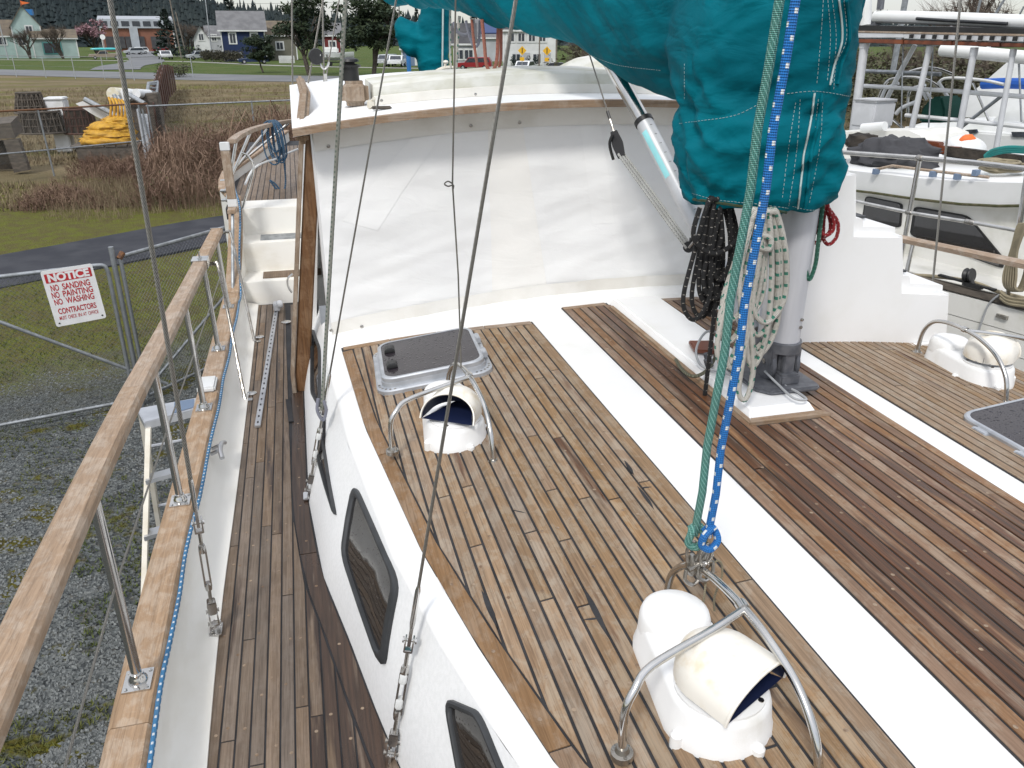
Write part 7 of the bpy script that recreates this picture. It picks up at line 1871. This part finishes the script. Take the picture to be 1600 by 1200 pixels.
for px, d, lab in ((816, 100, 'yellow diamond road sign left of the two'), (855, 98, 'yellow diamond road sign right of the two')):
    g = azr(px) * d; t = thing('road_sign', lab, 'road sign', g, facing(g), 'yellow road signs', True)
    mb = MB(); mb.bar((0, 0, -.1), (0, 0, 3.2), .04, 6); mb.build('post', 'pole_metal', t)
    mb = MB(); mb.slab([V((0, -.06, 2.3)), V((.5, -.06, 2.8)), V((0, -.06, 3.3)), V((-.5, -.06, 2.8))], (0, .03, 0)); mb.build('diamond', 'sign_yellow', t, smooth=0, fixn=True)
    mb = MB(); mb.box((0, -.05, 1.9), (.5, .03, .4)); mb.build('plate', 'sign_yellow', t, smooth=0)
    mb = MB(); mb.box((0, -.075, 2.75), (.10, .01, .45)); mb.lathe([(0, 0), (.07, 0), (.07, .01), (0, .01)], 8, frame((0, -.07, 3.03), (0, -1, 0))); mb.build('symbol', 'black', t, smooth=0)
for px, d, lab in ((818, 101, 'yellow barrier rail under the left road sign'), (848, 98, 'yellow barrier rail under the right road sign')):
    g = azr(px) * d; t = thing('barrier', lab, 'barrier', g, facing(g), None, True)
    for z in (.5, .95):
        mb = MB(); mb.bar((-1.3, 0, z), (1.3, 0, z), .06, 6); mb.build('rail', 'sign_yellow', t)
    for x in (-1.2, 0, 1.2): mb = MB(); mb.bar((x, .08, -.1), (x, .08, 1), .05, 6); mb.build('post', 'sign_yellow', t)
g = gp(176, 92); t = thing('round_sign', 'white round road sign left of the wire shroud', 'road sign', g + V((0, -6, 0)), 0)
mb = MB(); mb.bar(g + V((0, -6, 0)), g + V((0, -6, 4.4)), .05, 6); mb.build('post', 'pole_metal', t)
mb = MB(); mb.lathe([(0, 0), (.5, 0), (.5, .04), (0, .04)], 16, frame(g + V((0, -6.1, 4.2)), (0, -1, 0))); mb.build('disc', 'sign_white', t)
g = gp(51, 92); fg = azr(51) * 240; t = thing('rooftop_toy', 'blue box with orange pennant above the mint house roof', 'pennant', fg + V((0, 0, 6)), 0)
mb = MB(); mb.box(fg + V((0, 0, 9.6)), (2.4, 1.4, 1.3)); mb.box(fg + V((0, 0, 7)), (1, 1, 4)); mb.build('box', 'blue_post', t)
mb = MB(); mb.slab([fg + V((-.8, -.8, 12)), fg + V((1.2, -.8, 11.6)), fg + V((-.6, -.8, 11.2))], (0, .1, 0)); mb.bar(fg + V((-.8, -.75, 9.5)), fg + V((-.8, -.75, 12.1)), .06, 5); mb.build('pennant', 'orange', t, smooth=0, fixn=True)
# ---------------------------------------------------------------- mizzen cover, hanging lines aft
mc_ = thing('mizzen_cover', 'smaller teal sail cover on the mizzen mast behind the wheelhouse', 'sail cover', ony(682, 120, 11.2))
mb = MB(); YM = 11.2
rows = [(118, 664, 700), (112, 660, 702), (95, 656, 702), (75, 651, 702), (50, 654, 704), (25, 660, 706), (0, 664, 708), (-40, 668, 710), (-90, 676, 712)]
mb.loft([superring((ony(a, py, YM).x + ony(b_, py, YM).x) / 2, YM + .15, (ony(b_, py, YM).x - ony(a, py, YM).x) / 2, .24, ony(a, py, YM).z, 24) for py, a, b_ in rows])
pts = [ony(660, 62, YM), ony(646, 62, YM), ony(634, 52, YM), ony(628, 42, YM), ony(624, 34, YM)]; rads = [.20, .19, .15, .11, .07]
mb.loft([[p + V((r_ * .5 * math.cos(a) * (.6 + .4 * i / 4), .2 + r_ * math.sin(a), r_ * 1.0 * math.cos(a))) for a in [2 * math.pi * k / 14 for k in range(14)]] for i, (p, r_) in enumerate(zip(pts, rads))])
tmp2 = mb.build('cover_cloth', 'teal_canvas', None, smooth=0, fixn=True)
md = tmp2.modifiers.new('r', 'REMESH'); md.mode = 'VOXEL'; md.voxel_size = .025
ms = tmp2.modifiers.new('s', 'SMOOTH'); ms.factor = .5; ms.iterations = 4
bpy.context.view_layer.update()
me3 = bpy.data.meshes.new_from_object(tmp2.evaluated_get(bpy.context.evaluated_depsgraph_get()))
bm = bmesh.new(); bm.from_mesh(me3); bm.normal_update()
for v_ in bm.verts:
    p = v_.co; v_.co += v_.normal * ((1 - 2 * abs(noise.noise(V((p.x * 3, p.y * 3, p.z * 6))))) * .022)
bm.to_mesh(me3); bm.free()
tmp2.modifiers.clear(); tmp2.data = me3; me3.polygons.foreach_set('use_smooth', [True] * len(me3.polygons)); me3.materials.clear(); me3.materials.append(MT['teal_canvas'])
tmp2.parent = mc_; tmp2.location = W[tmp2] - W[mc_]
mb = MB(); mb.tube([ony(693, -80, YM - .12), ony(692, 30, YM - .12), ony(691, 116, YM - .12)], .012, 6); mb.build('zip', 'thread', mc_)
mb = MB(); p = ony(690, 118, YM + .2); mb.tube([V((p.x, p.y, AFT - .2)), V((p.x, p.y, 11))], .07, 14); tag(mb.build('mizzen_mast', 'mast_alu'), 'slim grey mizzen mast under the smaller teal cover', 'mast')
p = ony(625, 20, YM + .2); mb = MB(); mb.tube([ony(624, 34, YM + .2), ony(622, -40, YM + .2)], .008, 6); mb.box(ony(624, 30, YM + .2), (.03, .03, .08)); tag(mb.build('topping_lift', 'wire_rope'), 'thin wire rising from the tip of the smaller teal cover', 'wire')
mb = MB(); a = ony(638, 84, 13.5); mb.bar(V((a.x, a.y, AFT - .1)), a, .035, 10); mb.lathe([(0, 0), (.05, 0), (.05, .03), (0, .04)], 12, Matrix.Translation(a)); tag(mb.build('blue_post', 'blue_post'), 'bright blue post below the tip of the smaller teal cover', 'post')
hl = thing('hanging_lines', 'salmon and grey blue lines hanging in loops under the boom', 'rope', onb(760, 40))
def hang(pxs, y, m_, r_):
    mb = MB(); sc_ = onb(760, 40).y / 8.2; mb.tube(smooth_pts([ony(a, b_, y * sc_) for a, b_ in pxs], 6), r_ * sc_, 8); mb.build('line', m_, hl)
hang([(737, 30), (741, 70), (748, 118)], 8.3, 'rope_salmon', .014); hang([(753, 30), (757, 70), (760, 100), (768, 113), (776, 95), (778, 60), (779, 30)], 8.0, 'rope_salmon', .017); hang([(783, 30), (783, 70), (782, 95), (777, 114)], 8.1, 'rope_salmon', .015)
hang([(709, 34), (715, 50), (728, 54), (736, 45), (738, 30)], 8.6, 'rope_greyblue', .016); hang([(728, 32), (733, 55), (741, 72), (748, 66), (750, 32)], 8.5, 'rope_greyblue', .014)
hang([(718, 25), (714, 70), (712, 119)], 8.7, 'rope_white', .016); hang([(704, -5), (703, 60), (705, 119)], 9.4, 'rope_white', .012)
mb = MB(); p = ony(697, 98, 8.9); mb.tube(smooth_pts([ony(675, 117, 8.9), ony(685, 110, 8.9), ony(697, 106, 8.9), ony(708, 106, 8.9)], 5), .02, 8); mb.bar(ony(694, 118, 8.9), ony(696, 98, 8.9), .014, 8); mb.lathe([(0, -.02), (.022, -.015), (.03, 0), (.022, .015), (0, .02)], 10, Matrix.Translation(ony(696.5, 97, 8.9))); tag(mb.build('roof_fitting', 'cream_old'), 'small cream roof fitting with a knob under the boom', 'fitting')

# ---------------------------------------------------------------- neighbouring boats on the right
N0 = V((5.11, 5.68, 0)); ND = V((.228, -.974, 0)); NW = V((.974, .228, 0))
def np_(px, py, k): return onp(px, py, N0 + NW * k, NW)
nb = thing('neighbour_yacht', 'white planked yacht lying alongside with black cabin windows', 'yacht', N0 + ND * -1.5 + NW * 2)
def nf(s_, k, z): return N0 + ND * s_ + NW * k + V((0, 0, z))
tz = lambda s_: 2.36 + .02 * (s_ + 1)
for j in range(9):                                   # topside planking
    z1 = 2.30 - j * .19; mb = MB(); rings = []
    for i in range(13):
        s_ = lerp(-5, 5, i / 12); kk = .015 * abs(s_) ** 1.6; o_ = .03 * j * .4
        rings.append([nf(s_, kk + o_, z1 - .183 + .02 * (s_ + 1)), nf(s_, kk + o_ - .008, z1 + .02 * (s_ + 1)), nf(s_, kk + o_ + .06, z1 + .02 * (s_ + 1)), nf(s_, kk + o_ + .06, z1 - .183 + .02 * (s_ + 1))])
    mb.loft(rings); mb.build('topside_plank', 'boat_white_dirty', nb, smooth=30)
mb = MB(); rings = []
for i in range(13):
    s_ = lerp(-5, 5, i / 12); kk = .015 * abs(s_) ** 1.6; z = tz(s_)
    rings.append([nf(s_, kk - .015, z - .05), nf(s_, kk - .015, z), nf(s_, kk + .08, z), nf(s_, kk + .08, z - .05)])
mb.loft(rings); mb.build('toe_rail', 'wood_old', nb, bevel=.008)
mb = MB(); mb.slab([nf(-5, .08, 2.24), nf(5, .4, 2.32), nf(5, 2.6, 2.32), nf(-5, 2.9, 2.24)], (0, 0, .06)); mb.slab([nf(-4.5, .8, .6), nf(4.5, .8, .6), nf(4.5, 2.4, .6), nf(-4.5, 2.4, .6)], (0, 0, 1.7)); mb.build('side_deck', 'boat_white_dirty', nb, smooth=0, fixn=True)
KC = .75
cab = [np_(a, b_, KC) for a, b_ in ((1300, 268), (1372, 284), (1470, 300), (1560, 312), (1640, 325), (1700, 420), (1620, 442), (1560, 424), (1430, 375), (1300, 350))]
low_ = min(p.z for p in cab)
P = [np_(a, b_, KC) for a, b_ in ((1300, 270), (1640, 322), (1720, 470), (1300, 470))]
mb = MB(); mb.slab([P[0], P[1], V((P[2].x, P[2].y, 2.2)), V((P[3].x, P[3].y, 2.2))], NW * 2.0); mb.build('cabin', 'boat_white_dirty', nb, smooth=0, fixn=True)
for q4 in (((1352, 306), (1410, 318), (1407, 356), (1346, 347)), ((1428, 322), (1513, 337), (1570, 406), (1566, 420), (1421, 368))):
    pts = poly_round([np_(a, b_, KC - .012) for a, b_ in q4], .12, 3); cn_ = sum(pts, V()) / len(pts)
    mb = MB(); mb.slab(pts, NW * .03); w_ = mb.build('window', 'black', nb, smooth=0, fixn=True)
    mb = MB(); mb.slab([cn_ + (p - cn_) * .93 - NW * .004 for p in pts], NW * .003); mb.build('pane', 'window_glass', w_, smooth=0, fixn=True)
mb = MB(); rings = []
rt_px = [(1290, 262, 292), (1362, 270, 300), (1430, 278, 310), (1500, 283, 318), (1560, 285, 321), (1620, 286, 320), (1700, 288, 320)]
for px, a, b_ in rt_px:
    t_, u_ = np_(px, a, KC - .12), np_(px, b_, KC - .10)
    rings.append([u_, t_, t_ + NW * .06 + V((0, 0, .02)), t_ + NW * 2.3 + V((0, 0, .06)), u_ + NW * 2.3])
mb.loft(rings); mb.build('cabin_roof', 'boat_white', nb, smooth=50, fixn=True)
mb = MB(); mb.tube([np_(px, b_ + 1, KC - .105) for px, a, b_ in rt_px], .013, 6); mb.build('mossy_gutter', 'moss', nb)
mb = MB(); mb.tube([np_(px, b_ - 3, KC - .12) for px, b_ in ((1368, 208 + 60), (1395, 262), (1440, 268), (1500, 275), (1545, 280))], .014, 6); mb.build('grab_rail', 'wood_z', nb)
for px, py in ((1369, 268), (1458, 272), (1496, 276), (1525, 270)):
    mb = MB(); p = np_(px, py, KC - .14); mb.box(p, (.06, .04, .05), rz=.2); mb.build('tape_mark', 'wall_blue', nb, smooth=0)
gr = thing('guard_rail', 'stainless two-bar guard rail along the deck edge of the white yacht alongside', 'guard rail', nf(-.5, .05, 2.35))
mb = MB(); mb.tube([np_(a, b_, .05) for a, b_ in ((1290, 236), (1340, 240), (1437, 247), (1520, 254), (1640, 268))], .021, 10); mb.build('top_rail', 'stainless', gr)
mb = MB(); mb.tube([np_(a, b_, .05) for a, b_ in ((1300, 306), (1358, 319), (1420, 332), (1515, 347), (1592, 361), (1660, 375))], .015, 10); mb.build('middle_rail', 'stainless', gr)
for a, b_, c_, d_ in ((1437, 247, 1402, 436), (1606, 264, 1570, 494)):
    mb = MB(); mb.bar(np_(a, b_, .05), np_(c_, d_, .05), .020, 10); st = mb.build('stanchion', 'stainless', gr)
    mb = MB(); q = np_(c_, d_, .03); mb.box(q, (.09, .09, .03), rz=.2); mb.build('foot', 'stainless_dull', st)
mb = MB(); mb.lathe([(.021, -.03), (.027, -.02), (.027, .02), (.021, .03)], 12, frame(np_(1437, 247, .05), ND)); mb.lathe([(.016, -.03), (.022, -.02), (.022, .02), (.016, .03)], 12, frame(np_(1420, 332, .05), ND)); mb.lathe([(.016, -.04), (.021, -.03), (.021, .03), (.016, .04)], 12, frame(np_(1515, 347, .05), ND)); mb.build('tube_joint', 'stainless_dull', gr)
# snatch block and lines on the toe rail
sb_ = thing('snatch_block', 'black snatch block on the toe rail of the white yacht alongside', 'block', np_(1520, 448, .03))
mb = MB(); p = np_(1514, 430, .03); mb.lathe([(0, -.03), (.055, -.03), (.06, -.02), (.045, 0), (.06, .02), (.055, .03), (0, .03)], 18, frame(p, (.3, -1, .2))); mb.build('sheave', 'black', sb_)
mb = MB(); q = np_(1520, 446, .03); mb.box(q, (.05, .16, .03), rz=.2); mb.bar(p, q, .022, 8); mb.box(np_(1510, 441, .03), (.04, .5, .015), rz=.23); mb.build('track_base', 'black', sb_)
mb = MB(); mb.tube(smooth_pts([np_(a, b_, .06) for a, b_ in ((1425, 430), (1450, 431), (1480, 434), (1500, 437), (1530, 444), (1560, 456), (1600, 466), (1640, 478))], 5), .016, 8); tag(mb.build('toe_line', 'rope_old'), 'old cream rope lying along the toe rail through the black block', 'rope')
cl = thing('post_coil', 'bundle of old cream rope hung on the right guard rail stanchion', 'rope', np_(1590, 470, .02))
for k in range(6):
    o_ = k * 3; mb = MB(); mb.tube(smooth_pts([np_(a, b_, -.02 - .012 * k) for a, b_ in ((1592 + o_, 350), (1580 + k * 2, 390), (1568 + k * 4, 430), (1572 + k * 3, 450), (1590 + k * 2, 452), (1602 + k, 420), (1604 + k, 370))], 5, True), .010, 6, closed=True); mb.build('loop', 'rope_old', cl)
for k in range(3):
    mb = MB(); mb.tube(smooth_pts([np_(a, b_ + k * 5, -.03) for a, b_ in ((1563, 455), (1575, 464), (1600, 468), (1630, 470))], 5), .014, 6); mb.build('turn', 'rope_old', cl)
mb = MB(); mb.tube(smooth_pts([np_(a, b_, -.03) for a, b_ in ((1562, 460), (1545, 475), (1535, 500), (1525, 530))], 5), .008, 6); mb.build('tail', 'cable_grey', cl)
# clutter on its roof
blob(np_(1393, 240, 1.4), .42, .35, .19, 4, .3, fr=1.4).build
o = blob(np_(1395, 246, 1.2), .40, .45, .20, 4.2, .28, 34, 18, 1.5).build('grey_tarp', 'grey_tarp', smooth=70); tag(o, 'crumpled dark grey tarpaulin on the roof of the white yacht alongside', 'tarpaulin')
o = blob(np_(1346, 222, 1.3), .18, .2, .09, 7.7, .3, 24, 12, 1.5).build('dark_bag', 'net_dark', smooth=70); tag(o, 'dark reddish bag behind the crumpled grey tarpaulin', 'bag')
for k, (a, b_, c_, d_, r_, m_, lab) in enumerate(((1402, 222, 1470, 230, .05, 'varnish_red', 'varnished red plank lying behind the crumpled grey tarpaulin'), (1440, 232, 1500, 236, .04, 'varnish_red', 'second red plank on the cluttered yacht roof'), (1480, 236, 1600, 252, .05, 'net_dark', 'dark rolled awning across the cluttered yacht roof'), (1430, 262, 1540, 278, .022, 'varnish_red', 'thin red batten near the front edge of the cluttered roof'))):
    p, q = np_(a, b_, 1.6), np_(c_, d_, 1.6); mb = MB(); u_ = (q - p).normalized(); mb.loft([[x + V((0, 0, r_)) + NW * r_, x + V((0, 0, r_)) - NW * r_, x - V((0, 0, r_)) - NW * r_, x - V((0, 0, r_)) + NW * r_] for x in (p, q)]); tag(mb.build('roof_timber', m_, bevel=.01), lab, 'timber')
rc = thing('roof_rope', 'pile of cream rope on the right of the cluttered yacht roof', 'rope', np_(1570, 268, 1.0))
for k in range(7):
    rr_ = random.Random(k + 60); c_ = np_(1565 + rr_.uniform(-14, 14), 265 + rr_.uniform(-3, 3), 1.0); mb = MB(); mb.tube(smooth_pts([c_ + V((rr_.uniform(.8, 1.2) * .16 * math.cos(a), rr_.uniform(.8, 1.2) * .14 * math.sin(a), .02 * k * .5 + rr_.uniform(-.01, .02))) for a in [2 * math.pi * j / 7 for j in range(7)]], 4, True), .014, 6, closed=True); mb.build('turn', 'rope_old', rc)
th = thing('turquoise_hose', 'turquoise hose coiled at the right edge of the cluttered yacht roof', 'hose', np_(1575, 245, 1.5))
for k in range(4):
    mb = MB(); mb.tube(smooth_pts([np_(a, b_ + k * 3, 1.4 + .03 * k) for a, b_ in ((1538, 243), (1550, 234), (1575, 229), (1605, 230), (1640, 233))], 5), .010, 8); mb.build('turn', 'rope_turq', th)
o = blob(np_(1505, 232, 1.9), .22, .22, .13, 3.1, .15, 20, 10).build('white_bag', 'plastic_white', smooth=70); tag(o, 'white sack behind the timber on the cluttered yacht roof', 'sack')
o = blob(np_(1512, 220, 1.85), .10, .06, .06, 9.1, .3, 16, 8).build('orange_cloth', 'orange', smooth=70); tag(o, 'scrap of orange cloth tied on the white sack', 'cloth')
for k in range(22):
    rr_ = random.Random(k + 400); 
# steel-framed awning deck over a second boat
KF = 4.2
aw = thing('awning_frame', 'long timber and white awning frame on white posts behind the yacht alongside', 'awning frame', N0 + NW * KF + ND * 0)
def beam(name, x0, y0, x1, y1, h0, h1, m_, k=KF, th_=.15):
    P = [np_(x0, y0 - h0 / 2, k), np_(x1, y1 - h1 / 2, k), np_(x1, y1 + h1 / 2, k), np_(x0, y0 + h0 / 2, k)]; mb = MB(); mb.slab(P, NW * th_); return mb.build(name, m_, aw, bevel=.006, fixn=True)
beam('dark_tray', 1338, 44, 1640, 50, 9, 10, 'black', KF, .9); beam('timber_strip', 1338, 49.5, 1640, 56, 3, 4, 'wood_z', KF - .03, .1); bw = beam('white_beam', 1336, 55, 1412, 55, 8, 8, 'alu_white', KF - .02, .1); beam('slotted_beam', 1412, 56.5, 1640, 62, 8, 9, 'alu_white', KF - .02, .1)
for k in range(11):
    a = 1424 + k * 18; mb = MB(); mb.box(np_(a, 56.8 + k * .42, KF - .05), (.04, .04, .05)); mb.build('slot', 'black', aw)
for k in range(4): beam('varnished_board', 1336 + k * 76, 63.5 + k * 2.1, 1410 + k * 76, 65.5 + k * 2.1, 6, 7, 'varnish_red', KF - .01 - .004 * (k % 2), .3)
for (a, b_, c_, d_, w) in ((1351, 68, 1337, 175, .062), (1453, 72, 1422, 212, .040), (1523, 74, 1488, 262, .042), (1584, 76, 1556, 235, .034)):
    mb = MB(); mb.tube([np_(a, b_, KF + .1), np_(c_, d_, KF + .1), np_(c_, d_, KF + .1) + (np_(c_, d_, KF + .1) - np_(a, b_, KF + .1)) * .4], w, 12); p_ = mb.build('post', 'alu_white', aw)
    mb = MB(); mb.tube([np_(a, b_, KF + .1), np_(lerp(a, c_, .07), lerp(b_, d_, .07), KF + .1)], w * 1.15, 12); mb.build('post_cap', 'alu_white', p_)
fb = thing('far_boom', 'white boom with a dark vent strip lying above the awning frame', 'boom', np_(1480, 30, KF + .4))
mb = MB(); mb.tube([np_(1368, 26, KF + .4), np_(1480, 29, KF + .4), np_(1680, 38, KF + .4)], .085, 16); mb.build('tube', 'boat_white', fb)
mb = MB(); mb.tube([np_(1432, 29, KF + .3), np_(1480, 32, KF + .3), np_(1574, 37, KF + .3)], .02, 8); mb.build('vent_strip', 'black_rubber', fb)
mb = MB(); mb.box(np_(1369, 30, KF + .4), (.09, .1, .2)); mb.bar(np_(1375, 15, KF + .4), np_(1379, -20, KF + .4), .05, 8); mb.build('gooseneck', 'cast_grey', fb)
mb = MB(); mb.tube([np_(1352, -30, KF + .6), np_(1352, 40, KF + .6)], .09, 14); tag(mb.build('far_mast', 'boat_white'), 'thick white mast just right of the sail cover at the top', 'mast')
# tubular rails and pulpits beyond
tr = thing('tube_rails', 'white and stainless tube rails and hoops of the boats behind the awning posts', 'rails', np_(1450, 200, KF + 1))
def trail(pxs, k, r_, m_='plastic_white', nme='rail_tube', sm=True):
    mb = MB(); P = [np_(a, b_, k) for a, b_ in pxs]; mb.tube(smooth_pts(P, 5) if sm else P, r_, 8); mb.build(nme, m_, tr)
trail([(1345, 134), (1470, 141), (1640, 154)], KF + .5, .03, sm=False); trail([(1415, 180), (1500, 188), (1640, 202)], KF + .3, .028, sm=False); trail([(1430, 70), (1405, 115), (1383, 160)], KF + .8, .035, sm=False); trail([(1350, 111), (1470, 116)], KF + 1, .03, 'galvanised', sm=False)
trail([(1396, 132), (1410, 117), (1440, 107), (1465, 108), (1490, 117)], KF + 1.2, .022, 'stainless'); trail([(1370, 160), (1384, 130), (1400, 122), (1430, 121), (1455, 128), (1475, 145), (1500, 180)], KF + 1.3, .022, 'stainless'); trail([(1418, 178), (1419, 150), (1426, 138), (1446, 133)], KF + .9, .022, 'stainless'); trail([(1378, 152), (1385, 138), (1404, 130)], KF + 1, .025)
trail([(1466, 128), (1480, 150), (1490, 165)], KF + 1.2, .025); trail([(1467, 130), (1475, 123), (1500, 122), (1540, 126), (1568, 132)], KF + 1.5, .022); trail([(1520, 130), (1535, 165), (1548, 195)], KF + 1.5, .018, 'stainless'); trail([(1498, 202), (1565, 150)], KF + .6, .025, 'galvanised', sm=False); trail([(1435, 158), (1410, 168), (1400, 178)], KF + .6, .03); trail([(1385, 180), (1410, 200), (1425, 215)], KF + .4, .02, 'stainless'); trail([(1446, 140), (1456, 158)], KF + 1, .02); trail([(1440, 140), (1448, 156)], KF + 1, .02)
mb = MB(); c_ = np_(1364, 178, KF - .2); mb.box(c_, (.42, .4, .34), rz=.2); mb.box(c_ + V((0, 0, .19)), (.46, .44, .04), rz=.2); mb.box(c_ + V((0, 0, -.5)), (.4, .38, .7), rz=.2); tag(mb.build('dock_box', 'alu_white', bevel=.02), 'pale grey locker box right of the sail cover beyond the stair block', 'locker')
p0 = np_(1455, 175, KF + .7); mb = MB(); mb.loft([[np_(a, b_, KF + .7) + NW * dz for a, b_ in ((1434, 192), (1440, 168), (1455, 152), (1470, 150), (1476, 175), (1472, 192))] for dz in (0, .2, .45)]); tag(mb.build('green_cover', 'green_tarp', fixn=True, bevel=.03), 'dark green canvas cover between the awning posts', 'cover')
mb = MB(); mb.tube([np_(1348, 200, 2.6), np_(1383, 197, 2.6)], .055, 14); tag(mb.build('white_fender_tube', 'boat_white'), 'short white tube lying above the grey cabin edge', 'tube')
mb = MB(); P = [np_(a, b_, 2.7) for a, b_ in ((1290, 206), (1420, 204), (1438, 212), (1448, 240), (1290, 250))]; mb.slab(P, NW * .9); tag(mb.build('grey_coaming', 'boat_white_dirty', smooth=0, fixn=True), 'grey white coaming behind the crumpled tarpaulin', 'coaming')
# motor cruiser behind
KM = 7.0
mc2 = thing('motor_cruiser', 'white motor cruiser filling the background at the right edge', 'motor boat', N0 + NW * (KM + 1.5))
def slabm(name, pxs, k, dep, m_, par=mc2, bev=.03):
    P = [np_(a, b_, k) for a, b_ in pxs]; mb = MB(); mb.slab(P, NW * dep); return mb.build(name, m_, par, bevel=bev, fixn=True)
slabm('hull', ((1410, 198), (1660, 215), (1660, 300), (1410, 280)), KM, 3, 'boat_white')
slabm('foredeck', ((1425, 196), (1450, 189), (1560, 192), (1660, 204), (1660, 216), (1425, 200)), KM + .3, 2, 'boat_white')
slabm('deckhouse', ((1548, 190), (1560, 178), (1590, 172), (1660, 172), (1660, 200), (1548, 196)), KM + .8, 2, 'boat_white')
for q4 in (((1508, 203), (1524, 202), (1526, 207), (1512, 209)), ((1580, 206), (1604, 206), (1640, 214), (1582, 214)), ((1556, 190), (1600, 191), (1640, 195), (1560, 194))):
    slabm('window', q4, KM - .03 if q4[0][1] > 200 else KM + .76, .05, 'pane', mc2, 0)
sp_ = thing('sailing_dinghy_cover', 'tall white tent-like boat cover at the right edge behind the posts', 'boat cover', np_(1590, 180, KM + 2))
mb = MB(); mb.loft([[np_(a, b_, KM + 2.5 + dz) for a, b_ in ((1475, 182), (1575, 96), (1680, 92), (1680, 190))] for dz in (0, 2)]); mb.build('cover', 'boat_white', sp_, fixn=True)
mb = MB(); mb.tube([np_(a, b_, KM + 1.2) for a, b_ in ((1536, 131), (1570, 130), (1660, 132))], .09, 10); tag(mb.build('blue_sail_roll', 'blue_canvas'), 'rolled bright blue canvas in front of the white tent-like cover', 'canvas')
mb = MB(); mb.tube([np_(1472, 78, KM), np_(1540, 84, KM), np_(1680, 97, KM)], .10, 12); tag(mb.build('second_boom', 'boat_white'), 'white boom seen under the awning frame at the right', 'boom')
for k, (a, b_, c_, d_, kk, r_, lab) in enumerate(((1418, -20, 1395, 112, KM, .05, 'grey mast pole right of the sail cover'), (1540, -30, 1527, 20, KM + 1, .02, 'thin stay above the white boom, left of two at the right'), (1572, -5, 1555, 22, KM + 1, .02, 'thin stay above the white boom with a crossbar'), (1600, 10, 1592, 25, KM + 1, .015, 'short thin stay at the right edge above the white boom'), (1592, 98, 1596, 190, KM, .015, 'thin vertical stay in front of the white tent-like cover'), (1458, 75, 1450, 215, KF + .2, .01, 'thin vertical wire left of the second awning post'), (1411, 70, 1408, 200, KF + .2, .01, 'thin vertical wire behind the stainless hoops'))):
    mb = MB(); mb.bar(np_(a, b_, kk), np_(c_, d_, kk), r_, 8); tag(mb.build('rigging_pole' if r_ > .03 else 'rigging_wire', 'galvanised'), lab, 'rigging', 'rigging of the boats on the right')
